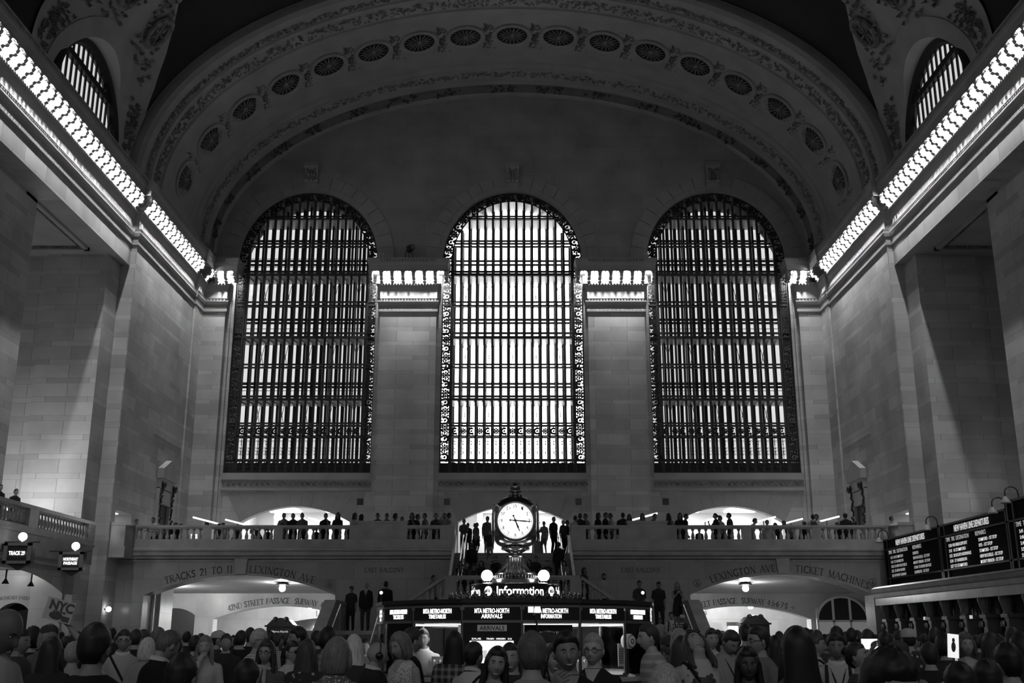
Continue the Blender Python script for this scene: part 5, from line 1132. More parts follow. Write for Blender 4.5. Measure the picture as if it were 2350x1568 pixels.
def add_hair(mb, style, sex, nu, nv, M, rnd):
    T = {'short': .014, 'buzz': .005, 'receding': .01, 'long': .02, 'verylong': .02, 'bob': .022, 'bun': .012, 'pony': .012, 'curly': .035, 'cap': .01, 'thick': .017}[style]
    ths, phs = head_grid(nu, nv, sex); vs = []; ok = []
    for p in phs:
        for t in ths:
            q = head_point(t, max(.02, min(PI - .02, p)), sex); m = smooth((q.z - hairline(t, style)) / .022); up = q.normalized()
            b = 1 + ((.4 if style == 'curly' else .22) * math.sin(9 * t + 7 * p) * math.sin(11 * p) if style in ('curly', 'thick') else .15 * math.sin(6 * t))
            k = T * b * (.55 + .45 * max(0, math.cos(p)) + (.3 if style in ('short', 'thick') and math.cos(p) > .3 else 0))
            q = q + up * (k * m + (.0015 if m > 0 else -.006)); vs.append(M @ q); ok.append(m > 0)
    fs = []
    for i in range(nv):
        for k in range(nu):
            f = (i * nu + k, (i + 1) * nu + k, (i + 1) * nu + (k + 1) % nu, i * nu + (k + 1) % nu)
            if sum(ok[j] for j in f) >= 2: fs.append(f)
    mb.add(vs, fs)
    X, Y = V3((1, 0, 0)), V3((0, 1, 0))
    def R(c, rx, ry): return (M @ V3(c), rx, ry, (M.to_3x3() @ X), (M.to_3x3() @ Y))
    if style in ('long', 'verylong'):
        loft(mb, [R((0, .022, .118), .035, .04), R((0, .024, .095), .07, .076), R((0, .03, .04), .092, .088), R((0, .04, -.03), .098, .08), R((0, .055, -.1), .102, .066), R((0, .068, -.2), .115, .056)] + ([R((0, .075, -.3), .11, .045), R((0, .075, -.38), .07, .03)] if style == 'long' else [R((0, .08, -.34), .13, .05), R((0, .085, -.5), .13, .045), R((0, .085, -.62), .1, .03)]), 16)
        for s in (-1, 1): mb.tube([M @ V3(p) for p in ((s * .05, -.06, .07), (s * .078, -.035, .01), (s * .085, -.02, -.08), (s * .095, -.03, -.2), (s * .09, -.04, -.28))], [.012, .02, .026, .028, .01], 8)
    if style == 'bob':
        loft(mb, [R((0, .02, .118), .035, .04), R((0, .022, .095), .07, .076), R((0, .028, .05), .09, .086), R((0, .035, 0), .099, .08), R((0, .035, -.07), .104, .075), R((0, .035, -.12), .095, .066), R((0, .035, -.135), .06, .04)], 16)
        for s in (-1, 1): mb.tube([M @ V3(p) for p in ((s * .045, -.065, .075), (s * .076, -.045, .02), (s * .088, -.03, -.05), (s * .085, -.03, -.11))], [.012, .02, .025, .014], 8)
    if style == 'bun': mb.ball(M @ V3((0, .085, .075)), .042, 10, 7)
    if style == 'pony': mb.tube([M @ V3(p) for p in ((0, .09, .05), (0, .13, .03), (0, .145, -.05), (0, .13, -.16), (0, .12, -.22))], [.02, .03, .032, .026, .008], 8)
def add_hand(mb, w, d, curl, near, side, palm):
    """palm, four jointed fingers and a side thumb from the wrist w along d"""
    d = d.normalized(); n = palm - d * palm.dot(d); n = n.normalized() if n.length > 1e-3 else V3((0, 1, 0)); x = d.cross(n) * side; sg = 8 if near else 5
    loft(mb, [(w - d * .01, .026, .02, x, n), (w + d * .03, .036, .017, x, n), (w + d * .07, .042, .015, x, n), (w + d * .095, .038, .012, x, n)], 10 if near else 6)
    for i, (o, L) in enumerate(((-.03, .068), (-.01, .078), (.01, .073), (.03, .056))):
        p = w + d * (.088 - .006 * abs(i - 1.3)) + x * o; a = curl * (.55 + .1 * i); q = d; pts = [p]
        for s_, f in ((L * .45, 1), (L * .32, 1.2), (L * .26, .9)): q = (q * math.cos(a * f) + n * math.sin(a * f)).normalized(); n2 = n; pts.append(pts[-1] + q * s_)
        mb.tube(pts, [.0095, .0088, .008, .006], sg)
    b = w + d * .03 - x * .034; mb.tube([b, b + d * .028 - x * .02 + n * .008, b + d * .055 - x * .024 + n * (.012 + .02 * curl), b + d * .078 - x * .018 + n * (.014 + .03 * curl)], [.013, .012, .0105, .007], sg)
PENDING = []
def volume(name, mb, m, parent, vox, extra=None, it=4):
    o = mb.build(name, m, parent); r = o.modifiers.new('r', 'REMESH'); r.mode = 'VOXEL'; r.voxel_size = vox; r.use_smooth_shade = True
    s = o.modifiers.new('s', 'SMOOTH'); s.factor = .5; s.iterations = it; PENDING.append((o, extra)); return o
def settle():
    dg = bpy.context.evaluated_depsgraph_get(); got = [(o, bpy.data.meshes.new_from_object(o.evaluated_get(dg)), e) for o, e in PENDING]
    for o, me, e in got:
        o.modifiers.clear()
        if e is not None:
            bm = bmesh.new(); bm.from_mesh(me); t = bpy.data.meshes.new('t'); t.from_pydata(e.v, [], e.f); bm.from_mesh(t); bpy.data.meshes.remove(t)
            bmesh.ops.recalc_face_normals(bm, faces=bm.faces); bm.to_mesh(me); bm.free()
        me.polygons.foreach_set('use_smooth', [True] * len(me.polygons)); old = o.data; o.data = me; bpy.data.meshes.remove(old)
    PENDING.clear()
NP = 0
def person(u, vt, Y, label, yaw=0, zf=0., sex='m', hair='short', hc=.02, skin=.3, top=.03, sleeve='short', bottom=.03, arms=('down', 'down'), lean=0, hyaw=0, hpitch=0, sit=0, pat=None, extras=(), group='people in the concourse crowd', H=None, stride=0, fat=1., roll=0, skirt=False, X=None):
    Y = Y * 1.07 if (Y < 11 and zf == 0) else Y
    global NP; NP += 1; rnd = random.Random(NP * 13 + 5)
    near = Y < 8.9; mid = Y < 15.5; vox = .0125 if near else (.02 if mid else .026)
    ra = math.radians; f = sex == 'f'
    hipz = .5 if sit else .92
    def UB(p, full=False):                                 # upper-body point: spine bends forward above the hip
        x, y, z = p; a = ra(lean) * (1 if full else smooth(z / .22)); return V3((x, y * math.cos(a) - z * math.sin(a), hipz + y * math.sin(a) + z * math.cos(a)))
    aL = ra(lean); XA = V3((1, 0, 0)); YA = V3((0, math.cos(aL), math.sin(aL))); ZA = V3((0, -math.sin(aL), math.cos(aL)))
    HM = Matrix.Translation(UB((0, -.012, .54), True)) @ Matrix.Rotation(aL * .55, 4, 'X') @ Matrix.Rotation(ra(hyaw), 4, 'Z') @ Matrix.Rotation(ra(hpitch), 4, 'X') @ Matrix.Rotation(ra(roll), 4, 'Y') @ Matrix.Translation((0, -.012, .135))
    hc_l = HM @ V3((0, 0, 0)); crown = max((HM @ V3(p)).z for p in ((0, 0, .12), (0, .05, .1), (0, -.05, .1)))
    tgt = at(u, vt, Y) if X is None else V3((X, Y, 0)); s = ((tgt.z - zf) / crown) if H is None else H / 1.723
    if H is None: s = max(.84, min(1.13, s))
    Rz = Matrix.Rotation(ra(yaw), 4, 'Z'); off = Rz @ (V3((hc_l.x, hc_l.y, 0)) * s)
    root = empty('person', (tgt.x - off.x, tgt.y - off.y, zf), ra(yaw), label, 'person', group); root.scale = (s, s, s)
    W = (.9 if f else 1.) * (.96 + .08 * rnd.random()) * fat; D = fat
    ring = lambda z, rx, ry, i=0.: (UB((0, .0, z)), rx * W + i, ry * D + i, XA, YA if z > .1 else V3((0, 1, 0)))
    tor = [(-.08, .13, .09), (0, .165 if not f else .185, .115), (.1, .155, .105), (.17, .138 if f else .15, .1), (.27, .155, .115 if not f else .12), (.36, .172, .12 if not f else .13), (.45, .175, .1), (.5, .13, .082), (.54, .072, .06)]
    body = MB(); loft(body, [ring(*t) for t in tor] + [(UB((0, -.005, .57), True), .054, .056, XA, YA), (UB((0, -.02, .63), True), .05, .055, XA, YA)])
    ex = MB(); add_head(ex, sex, 40 if near else (26 if mid else 16), 30 if near else (20 if mid else 12), HM)
    sh = {}; shw = .172 * W if not f else .158 * W / .9
    arm_pts = []
    for i, nm in enumerate(arms):
        sd = -1 if i == 0 else 1; A = UB((sd * shw, .0, .44), True); (o_, f_, u_), (po, pf, pu), curl = ARMS[nm]
        j = rnd.uniform(-.02, .02) if nm in ('down', 'bent') else 0
        dirv = lambda a, b, c: V3((sd * a, 0, 0)) + V3((0, -b, 0)) + V3((0, 0, c)) if nm in ('down', 'rail', 'lap') else V3((sd * a, 0, 0)) - YA * b + ZA * c
        e, w = ik(A, A + dirv(o_ + j, f_, u_), .29, .255, dirv(po, pf, pu)); arm_pts.append((sd, A, e, w))
        limb(body, [A, A.lerp(e, .5), e, e.lerp(w, .35), w], [.052, .047, .04, .042, .027])
        add_hand(ex, w, (w - e), curl, near, sd, V3((-sd * .8, -.2, 0)) if nm in ('down', 'hip') else (ZA * -1 if nm in ('rail', 'lap', 'bent', 'fold') else V3((-sd * .7, .7, .1))))
    legs = []
    for sd in (-1, 1):
        h = V3((sd * .092 * W, 0, hipz - .02))
        if sit: k_ = V3((sd * .13, -.42, .5)); a_ = V3((sd * .12, -.36 - .08 * sit, .08 if sit < 2 else -.08))
        else: k_, a_ = ik(h, V3((sd * .1, -sd * stride * .24 + .02, .08)), .43, .41, V3((sd * .1, -1, 0)))
        legs.append((sd, h, k_, a_)); limb(body, [h, h.lerp(k_, .5), k_, k_.lerp(a_, .4), a_], [.085, .075, .056, .053, .037])
    sk = skin_m(skin); bo = volume('body', body, sk, root, vox, ex)
    # --- garments
    g = MB(); inf = .017 if sleeve != 'jacket' else .026; hem = -.1 if sleeve != 'jacket' else -.16
    base = [(hem, .178 if not f else .19, .125)] + [t for t in tor[1:]]
    loft(g, [ring(z, a, b, inf) for z, a, b in base[:-1]] + [(UB((0, .0, .545)), .078 * W + .004, .068, XA, YA)], 16)
    for sd, A, e, w in arm_pts:
        if sleeve == 'none': g.ball(A - XA * (sd * .03), .05, 8, 6); continue
        if sleeve == 'short': limb(g, [A, A.lerp(e, .45), A.lerp(e, .75)], [.06, .061, .06])
        else: limb(g, [A, A.lerp(e, .5), e, e.lerp(w, .4), e.lerp(w, .97)], [.06, .057, .053, .049, .038])
    cm = cloth(top, pat); go = volume({'jacket': 'jacket', 'none': 'sleeveless_top', 'short': 'shirt', 'long': 'long_sleeved_top'}[sleeve], g, cm, root, vox, None, 3)
    g = MB()
    if skirt: loft(g, [ring(.12, .15, .11, .012), ring(0, .185, .13, .012), (V3((0, 0, hipz - .2)), .21, .16, XA, V3((0, 1, 0))), (V3((0, 0, hipz - .42)), .23, .18, XA, V3((0, 1, 0)))], 16)
    else:
        loft(g, [ring(.1, .155, .11, .0), ring(0, .168 if not f else .188, .12, .002), (V3((0, 0, hipz - .09)), .13, .1, XA, V3((0, 1, 0)))], 14)
        short = 'shorts' in extras
        for sd, h, k_, a_ in legs: limb(g, [h, h.lerp(k_, .5), k_] + ([] if short else [k_.lerp(a_, .5), k_.lerp(a_, .98)]), [.098, .088, .075] + ([] if short else [.066, .06]))
    volume('skirt' if skirt else ('shorts' if 'shorts' in extras else 'trousers'), g, cloth(bottom), root, vox * 1.2, None, 3)
    for sd, h, k_, a_ in legs:
        g = MB(); c = a_ + V3((0, -.06, -.045)); g.ball((c.x, c.y, c.z), (.048, .135, .045), 10, 6); g.box(c.x - .04, c.x + .04, c.y - .11, c.y + .11, c.z - .035, c.z - .02); g.build('shoe', cloth(.04), root, True)
    # --- hair and face
    nu, nv = (44, 32) if near else ((28, 20) if mid else (18, 12))
    hm = hair_m(hc)
    if hair != 'bald':
        g = MB(); add_hair(g, hair, sex, nu, nv, HM, rnd); g.build('hair', hm, root, True)
    def onface(x, z, out=0.): # a point on the face surface (head space)
        th = math.asin(max(-1, min(1, x / .077))); ph = math.acos(max(-1, min(1, z / .12))); q = head_point(th, ph, sex); return V3((x, q.y - out, z))
    if mid and abs((yaw + hyaw + 180) % 360 - 180) < 125:
        for sd in (-1, 1):
            g = MB(); q = onface(sd * .031, .006, -.004); g.ball(q, (.0125, .008, .0058), 10, 6); g.v = [tuple(HM @ V3(v)) for v in g.v]; eo = g.build('eye', mat('eye_white', .55, .2), root, True)
            g = MB(); g.ball(q + V3((0, -.005, 0)), (.006, .0045, .0056), 8, 5); g.v = [tuple(HM @ V3(v)) for v in g.v]; g.build('iris', mat('iris', .01, .15), eo, True)
            g = MB(); g.tube([onface(sd * x, z, .001) for x, z in ((.014, .022), (.03, .028), (.047, .021))], [.0025, .0035, .0015], 5); g.v = [tuple(HM @ V3(v)) for v in g.v]; g.build('eyebrow', hair_m(min(hc, .12)), root, True)
        g = MB(); sm = .008 if 'smile' in extras else .001
        g.tube([onface(x, -.072 + sm * (abs(x) / .024) ** 2, .001) for x in (-.027, -.013, 0, .013, .027)], [.001, .0035, .0042, .0035, .001], 5); g.v = [tuple(HM @ V3(v)) for v in g.v]; mo = g.build('lips', mat('lips_%d' % (skin * 50), skin * .45, .4), root, True)
        if 'smile' in extras: g = MB(); g.tube([onface(x, -.0715 + sm * (abs(x) / .024) ** 2, .003) for x in (-.021, -.01, 0, .01, .021)], [.001, .0038, .0045, .0038, .001], 5); g.v = [tuple(HM @ V3(v)) for v in g.v]; g.build('teeth', mat('teeth', .7, .3), mo, True)
    def part(name, g, m, sm=True): g.v = [tuple(HM @ V3(v)) for v in g.v]; return g.build(name, m, root, sm)
    if 'glasses' in extras or 'sunglasses' in extras:
        g = MB()
        for sd in (-1, 1):
            g.tube([V3((sd * .033 + .021 * math.cos(t), onface(sd * .033, .004).y - .014, .004 + .016 * math.sin(t))) for t in [2 * PI * k / 14 for k in range(14)]], .0022, 5, True); g.tube([V3((sd * .054, -.085, .008)), V3((sd * .076, -.04, .008)), V3((sd * .08, .01, .004))], .0022, 5)
            if 'sunglasses' in extras: g.lathe([(0, 0), (.021, 0)], (sd * .033, onface(sd * .033, .004).y - .014, .004), 12, axis='y')
        g.tube([V3((-.014, -.108, .008)), V3((.014, -.108, .008))], .002, 5); part('glasses', g, BLACK)
    if 'headshades' in extras: g = MB(); [g.ball((sd * .035, -.075, .088), (.025, .012, .016), 10, 6) for sd in (-1, 1)]; part('sunglasses_on_head', g, BLACK)
    if 'beard' in extras:
        g = MB(); pts = []; n0 = 9
        for i in range(6):
            for k in range(n0): th = -1.25 + 2.5 * k / (n0 - 1); q = head_point(th, 2.05 + .16 * i, sex); pts.append(q + q.normalized() * .006)
        g.add(pts, [(i * n0 + k, (i + 1) * n0 + k, (i + 1) * n0 + k + 1, i * n0 + k + 1) for i in range(5) for k in range(n0 - 1)]); part('beard', g, hm)
    if 'cap' in extras or 'whitecap' in extras or 'backcap' in extras:
        g = MB(); g.lathe([(.088, .03), (.091, .05), (.088, .085), (.07, .115), (.035, .132), (0, .136)], (0, .006, 0), 22); g.v = [(x, y * 1.2, z) for x, y, z in g.v]
        b = -1 if 'backcap' not in extras else 1
        vs = [(.07 * math.sin(t), b * (.09 + r * math.cos(t)), .04 - .2 * r) for r in (.0, .075) for t in [-1.2 + 2.4 * k / 10 for k in range(11)]]; g.add(vs + [(x, y, z - .006) for x, y, z in vs], [(k, k + 1, k + 12, k + 11) for k in range(10)] + [(k + 22, k + 33, k + 34, k + 23) for k in range(10)] + [(k + 11, k + 12, k + 34, k + 33) for k in range(10)]); part('cap', g, cloth(.6 if 'whitecap' in extras else .06))
    if 'headphones' in extras:
        g = MB(); g.tube([V3((.092 * math.cos(t), 0, .0 + .135 * math.sin(t))) for t in [PI * k / 14 for k in range(15)]], .008, 8); [g.lathe([(0, -.02), (.034, -.018), (.036, .012), (.02, .02)], (sd * .092, .004, -.008), 16, axis='x') for sd in (-1, 1)]; part('headphones', g, BLACK)
    if 'collar' in extras:
        g = MB(); vs = []
        for z, r in ((.53, .073), (.565, .066), (.57, .072), (.535, .084)):
            for k in range(18): t = 2 * PI * k / 18; vs.append(UB((r * W * math.cos(t) * 1.05, r * math.sin(t) * .98 + (-.006 if z < .55 else -.008), z + .02 * math.sin(t)), True))
        g.add(vs, [(i * 18 + k, i * 18 + (k + 1) % 18, (i + 1) * 18 + (k + 1) % 18, (i + 1) * 18 + k) for i in range(3) for k in range(18)]); g.build('collar', cloth(.7), root, True)
    tz = [t[0] for t in tor]
    def chest(x, z, out):                                  # point on the front of the garment
        rx = float(np.interp(z, tz, [t[1] for t in tor])) * W + inf; ry = float(np.interp(z, tz, [t[2] for t in tor])) * D + inf
        return UB((x, -ry * math.sqrt(max(0, 1 - (x / rx) ** 2)) - out, z), z > .3)
    def vpatch(name, half, ztop, zbot, m, out):
        g = MB(); n = 7; R_ = 8
        for i_ in range(R_ + 1):
            z = ztop + (zbot - ztop) * i_ / R_; h = half(i_ / R_)
            for k in range(n): g.v.append(tuple(chest(h * (2 * k / (n - 1) - 1), z, out)))
        g.f = [(i_ * n + k, i_ * n + k + 1, (i_ + 1) * n + k + 1, (i_ + 1) * n + k) for i_ in range(R_) for k in range(n - 1)]; return g.build(name, m, root, True)
    if 'shirtfront' in extras:
        vpatch('shirt_front', lambda t: .058 * (1 - t) + .002, .53, .24, cloth(.7), .006); vpatch('tie', lambda t: .012 + .012 * t, .52, .22, cloth(.05), .012)
    if 'vneck' in extras: vpatch('open_neck', lambda t: .062 * (1 - t) + .001, .54, .41, sk, .005)
    if 'strap' in extras or 'bag' in extras:
        g = MB(); loop = []
        for k in range(24): t = 2 * PI * k / 24; c, s_ = math.cos(t), math.sin(t); loop.append(UB((-.115 * W * c * 1.15, (.137 if s_ > 0 else -.15) * D * abs(s_) ** .8 * (1 if s_ > 0 else 1) if True else 0, .29 + .22 * c), True))
        n0 = len(g.v); g.tube(loop, .013, 6, True); so = g.build('shoulder_strap', cloth(.02), root, True)
        if 'bag' in extras: g = MB(); c = UB((.2 * W, .02, .0), True); g.ball((c.x, c.y, c.z), (.06, .13, .12), 12, 8); g.build('shoulder_bag', cloth(.03), so, True)
    if 'backpack' in extras:
        g = MB(); c = UB((0, .2 * D, .27), True); g.ball((c.x, c.y, c.z), (.15, .09, .22), 14, 10); p = g.build('backpack', cloth(.06), root, True)
        for sd in (-1, 1): g = MB(); g.tube([UB(q, True) for q in ((sd * .09, .13, .4), (sd * .1, .06, .525), (sd * .105, -.07, .5), (sd * .11, -.14 * D, .38), (sd * .12, -.1, .22), (sd * .13, .06, .14))], .017, 6); g.build('pack_strap', cloth(.03), p, True)
    if 'scarf' in extras:
        g = MB(); g.tube([UB((.085 * math.cos(t), .08 * math.sin(t) - .005, .53 + .012 * math.sin(2 * t)), True) for t in [2 * PI * k / 16 for k in range(16)]], .022, 8, True); [g.tube([UB((sd * .02, -.1, .52), True), UB((sd * .035, -.15, .42), True), UB((sd * .05, -.165, .28), True)], [.02, .024, .012], 8) for sd in (-1, 1)]; g.build('scarf', cloth(.35, 'floral'), root, True)
    if 'lanyard' in extras: g = MB(); g.tube([UB(q, True) for q in ((-.08, .03, .53), (-.07, -.09, .48), (-.03, -.145 * D, .36), (0, -.15 * D, .28), (.03, -.145 * D, .36), (.07, -.09, .48), (.08, .03, .53))], .007, 5); g.build('lanyard', cloth(.02), root, True)
    if 'earring' in extras: g = MB(); [g.ball((sd * .083, 0, -.045), .007, 8, 5) for sd in (-1, 1)]; part('earring', g, MATS['brass'])
    sh = {'root': root, 'hands': [(Matrix.Translation(root.location) @ Rz @ Matrix.Scale(s, 4)) @ w for sd, A, e, w in arm_pts], 'fwd': Rz @ V3((0, -1, 0)), 'head': (Matrix.Translation(root.location) @ Rz @ Matrix.Scale(s, 4)) @ hc_l}
    return sh
# ---- the crowd on the floor: (u, head top v, distance) from the photograph
P_ = person
def phone(p, i, lab, w=.075, h=.15, lit=False, yaw=0, group='phones and cameras held up', tilt=0., big=False):
    w_ = p['hands'][i]; f = p['fwd']; q = w_ + f * .07 + V3((0, 0, .07)); o = empty('tablet' if big else 'phone', q, math.atan2(f.y, f.x) + PI / 2, lab, 'tablet' if big else 'phone', group); o.rotation_euler.x = tilt
    mb = MB(); mb.box(-w / 2, w / 2, -.005, .005, -h / 2, h / 2); mb.build('case', BLACK, o)
    mb = MB(); mb.box(-w * .45, w * .45, .005, .007, -h * .45, h * .45); mb.build('screen', glow('phone_screen_lit', .9) if lit else mat('phone_screen', .02, .1), o); return o
bald = P_(15, 1400, 6.1, 'bald man in white shirt and dark camera strap at the photo edge', yaw=75, hair='bald', skin=.12, top=.55, arms=('bent', 'bent'), lean=6, hpitch=22, fat=1.15, extras=('strap',))
q = (bald['hands'][0] + bald['hands'][1]) / 2 + bald['fwd'] * .05; o = empty('camera', q, PI / 2 + 1.3, 'black camera held by the bald man in white shirt', 'camera'); mb = MB(); mb.box(-.07, .07, -.03, .03, -.045, .045); mb.box(-.03, .03, -.03, .03, .045, .065); mb.build('camera_body', BLACK, o); mb = MB(); mb.lathe([(.04, -.03), (.04, -.11), (.034, -.11)], seg=16, axis='y'); mb.build('lens', BLACK, o, True)
P_(222, 1437, 5.7, 'big dark-haired man in black shirt seen from behind below the box signs', yaw=178, top=.012, fat=1.18, skin=.2, hair='short', hc=.012)
P_(286, 1448, 13.4, 'man in glasses and pale button shirt with a crossbody bag', yaw=18, top=.45, sleeve='long', extras=('glasses', 'bag', 'collar'), skin=.3)
P_(388, 1452, 8.9, 'grey-haired man in dark suit looking down, white collar showing', yaw=140, hair='short', hc=.1, top=.012, sleeve='jacket', extras=('collar',), hpitch=25, skin=.28)
P_(420, 1508, 5.5, 'short dark-haired person in black low under the grey-haired suited man', yaw=170, top=.012, hair='thick', hc=.01, skin=.2)
P_(472, 1462, 13, 'woman with long wavy hair in white coat, hand raised to her face', yaw=8, sex='f', hair='long', hc=.18, top=.6, sleeve='long', arms=('chin', 'down'), skin=.42)
P_(340, 1467, 13, 'white-haired person seen from behind next to the grey-haired suited man', yaw=175, hair='bob', hc=.55, top=.3)
sg = P_(115, 1437, 12.8, 'person in flat cap raising one arm to hold up the NYC board', yaw=170, hair='bob', hc=.2, top=.1, arms=('lift', 'down'), extras=('cap',))
P_(122, 1466, 9.3, 'woman with long black hair in front of the board holder', yaw=175, sex='f', hair='long', hc=.01, top=.03, sleeve='long')
P_(50, 1447, 11.5, 'man with short hair just beyond the bald man', yaw=80, top=.05, skin=.2)
P_(77, 1445, 13.2, 'person with bushy black hair below the NYC board', yaw=175, hair='curly', hc=.01, top=.02)
P_(152, 1462, 19, 'small dark-haired head between the NYC board and the big man', yaw=150, top=.03)
P_(177, 1453, 15, 'dark-haired person half hidden beside the big man in black', yaw=190, hair='thick', top=.02)
P_(172, 1476, 10.2, 'person in pale top with grey shoulder bag behind the big man in black', yaw=170, hair='short', hc=.25, top=.3, extras=('bag',))
P_(258, 1443, 22, 'dark head rising behind the man in glasses and pale shirt', yaw=170)
P_(313, 1447, 16, 'dark-haired person in black behind the pale-shirted man, nearer the arch', yaw=180, top=.02)
P_(331, 1449, 18, 'person with fluffy dark hair standing before the TRACKS arch jamb', yaw=180, hair='curly', hc=.03)
P_(365, 1443, 14.6, 'grey-haired person in pale shirt behind the grey-haired suited man', yaw=170, hc=.12, top=.4)
P_(430, 1451, 22, 'tall dark silhouette in the TRACKS passage mouth', yaw=180, top=.02)
cam2 = P_(449, 1461, 15, 'dark-haired person lifting a small camera in the TRACKS passage mouth', yaw=180, top=.03, sleeve='long', arms=('down', 'photo'))
phone(cam2, 1, 'small camera lifted above heads in the TRACKS passage mouth', w=.12, h=.08)
P_(405, 1467, 13, 'dark-haired person with a white rucksack strap beside the wavy-haired woman', yaw=175, top=.35, extras=('backpack',))
P_(503, 1450, 17, 'man in pale baseball cap below the passage lamp', yaw=100, extras=('whitecap',), top=.04)
P_(520, 1457, 16, 'dark-haired man facing out of the TRACKS passage', yaw=10, top=.03)
P_(536, 1459, 30, 'tiny far head framed by the passage archway', yaw=0)
P_(554, 1450, 17, 'dark-haired man in black in front of the passage opening', yaw=175, top=.015, hair='thick')
P_(575, 1443, 17.5, 'tall dark-haired man behind the grey-haired man in glasses', yaw=180, top=.02)
P_(596, 1443, 12, 'grey-haired man in glasses and striped tee in profile', yaw=70, hair='buzz', hc=.4, top=.3, pat='fine', extras=('glasses',), fat=1.1, skin=.35)
P_(618, 1450, 18, 'dark-haired person by the news kiosk', yaw=180, top=.03)
P_(634, 1455, 18, 'person in fine striped shirt by the news kiosk', yaw=180, top=.45, pat='fine')
P_(684, 1442, 13, 'tall bearded man with thick dark hair in profile', yaw=-70, hair='thick', hc=.01, top=.05, extras=('beard',), skin=.25)
P_(727, 1452, 18, 'dark-haired person at the foot of the stair parapet', yaw=180, hair='curly')
P_(753, 1446, 13, 'curly-haired person in checked shirt by the stair parapet', yaw=170, hair='curly', hc=.01, top=.1, pat='plaid', sleeve='long')
P_(613, 1472, 10.5, 'woman in glasses and patterned scarf looking straight out', yaw=-8, sex='f', hair='long', hc=.03, top=.12, sleeve='long', extras=('glasses', 'scarf', 'earring'), skin=.33)
P_(672, 1473, 12.2, 'woman in sunglasses and pale striped jacket looking toward the booth', yaw=55, sex='f', hair='pony', hc=.012, top=.6, sleeve='long', extras=('sunglasses',), skin=.35)
P_(706, 1471, 11, 'woman with long wavy brown hair and dark floral top from behind', yaw=168, sex='f', hair='long', hc=.04, top=.03, pat='floral')
P_(775, 1468, 7.6, 'blonde woman in polka-dot top with her back turned', yaw=160, sex='f', hair='bob', hc=.16, top=.1, pat='dots', skin=.35)
P_(813, 1460, 12, 'woman with long platinum hair from behind', yaw=190, sex='f', hair='long', hc=.6, top=.05)
P_(867, 1474, 9.6, 'bald man in dark suit wearing big headphones', yaw=112, hair='bald', skin=.32, top=.02, sleeve='jacket', extras=('headphones', 'collar', 'shirtfront'), hpitch=8)
P_(919, 1455, 10.2, 'woman with chin-length blonde hair in white sleeveless lace top', yaw=-40, sex='f', hair='bob', hc=.16, top=.55, pat='lace', sleeve='none', hpitch=14, skin=.36, extras=('vneck',))
P_(946, 1444, 11.4, 'man in dark suit leaning over the booth counter', yaw=125, hc=.03, top=.01, sleeve='jacket', extras=('collar',), lean=10, arms=('bent', 'bent'), skin=.3)
P_(1043, 1452, 10.6, 'person with long black hair and dark checked shirt at the booth', yaw=178, sex='f', hair='long', hc=.008, top=.03, pat='plaid', sleeve='long')
P_(1088, 1478, 9.5, 'young man in white shirt with black bag strap watching the arrivals screen', yaw=145, hair='thick', hc=.01, top=.6, extras=('strap', 'collar'), skin=.22, sleeve='long')
P_(1139, 1489, 7.7, 'smiling woman with fringe and shoulder-length black hair', yaw=4, sex='f', hair='long', hc=.01, top=.25, pat='floral', roll=8, extras=('smile',), skin=.33)
P_(1172, 1478, 8.5, 'smiling young woman with pulled-back dark hair leaning in behind', yaw=-6, sex='f', hair='pony', hc=.015, top=.03, roll=-6, extras=('smile',), skin=.36)
P_(1220, 1457, 6.1, 'fair-haired person in pale tee with back turned before the arrivals screen', yaw=183, hair='thick', hc=.09, top=.3, skin=.33, fat=1.05)
P_(1258, 1453, 10.2, 'older man in a flat cap peering past the booth', yaw=50, hc=.3, top=.1, extras=('cap',), skin=.3)
P_(1272, 1481, 8.3, 'smiling woman with long dark hair half hidden by the man in V-neck', yaw=12, sex='f', hair='long', hc=.012, top=.05, extras=('smile',), skin=.33, roll=10)
sv = P_(1300, 1455, 6.7, 'smiling young man in black V-neck sweater with thick black hair', yaw=4, hair='thick', hc=.008, top=.012, sleeve='long', extras=('smile', 'vneck'), fat=1.1, skin=.24, roll=-5, arms=('selfie', 'down'))
P_(1361, 1458, 8.2, 'woman in glasses with short fair hair and dark cardigan', yaw=-18, sex='f', hair='short', hc=.3, top=.02, sleeve='long', extras=('glasses', 'vneck'), skin=.42)
P_(1487, 1435, 10.5, 'young man in striped hooded top in profile by the booth end', yaw=-80, hair='short', hc=.03, top=.3, pat='stripe', sleeve='long', skin=.45, lean=6)
P_(1525, 1531, 5.6, 'grey-haired head of a short person low by the striped hooded top', yaw=180, hair='bob', hc=.35, top=.2)
P_(1558, 1446, 13, 'person with fair hooded head beneath the stair parapet', yaw=170, hair='bob', hc=.25, top=.1)
P_(1531, 1461, 14, 'woman in dark cap and white vest at the stair foot', yaw=10, sex='f', hair='short', top=.6, sleeve='none', extras=('cap',), skin=.12)
P_(1562, 1464, 9.4, 'woman with long dark hair turned away beside the woman looking up', yaw=170, sex='f', hair='long', hc=.03, top=.05)
P_(1593, 1452, 8.7, 'woman with head thrown back gazing at the ceiling, shoulder strap on', yaw=10, sex='f', hair='long', hc=.04, top=.4, pat='floral', hpitch=-48, extras=('strap', 'headshades'), skin=.36, sleeve='none')
P_(1632, 1445, 14, 'short-haired woman in white sleeveless top with sunglasses on her head', yaw=8, sex='f', hair='short', hc=.05, top=.6, sleeve='none', extras=('headshades',), skin=.4)
P_(1675, 1450, 12, 'man with dark cord round his neck looking down', yaw=25, hc=.03, top=.35, hpitch=32, extras=('lanyard',), skin=.3)
P_(1738, 1441, 9.6, 'man in glasses and grey tee in profile before the dark kiosk', yaw=-72, hair='short', hc=.02, top=.18, extras=('glasses',), skin=.3)
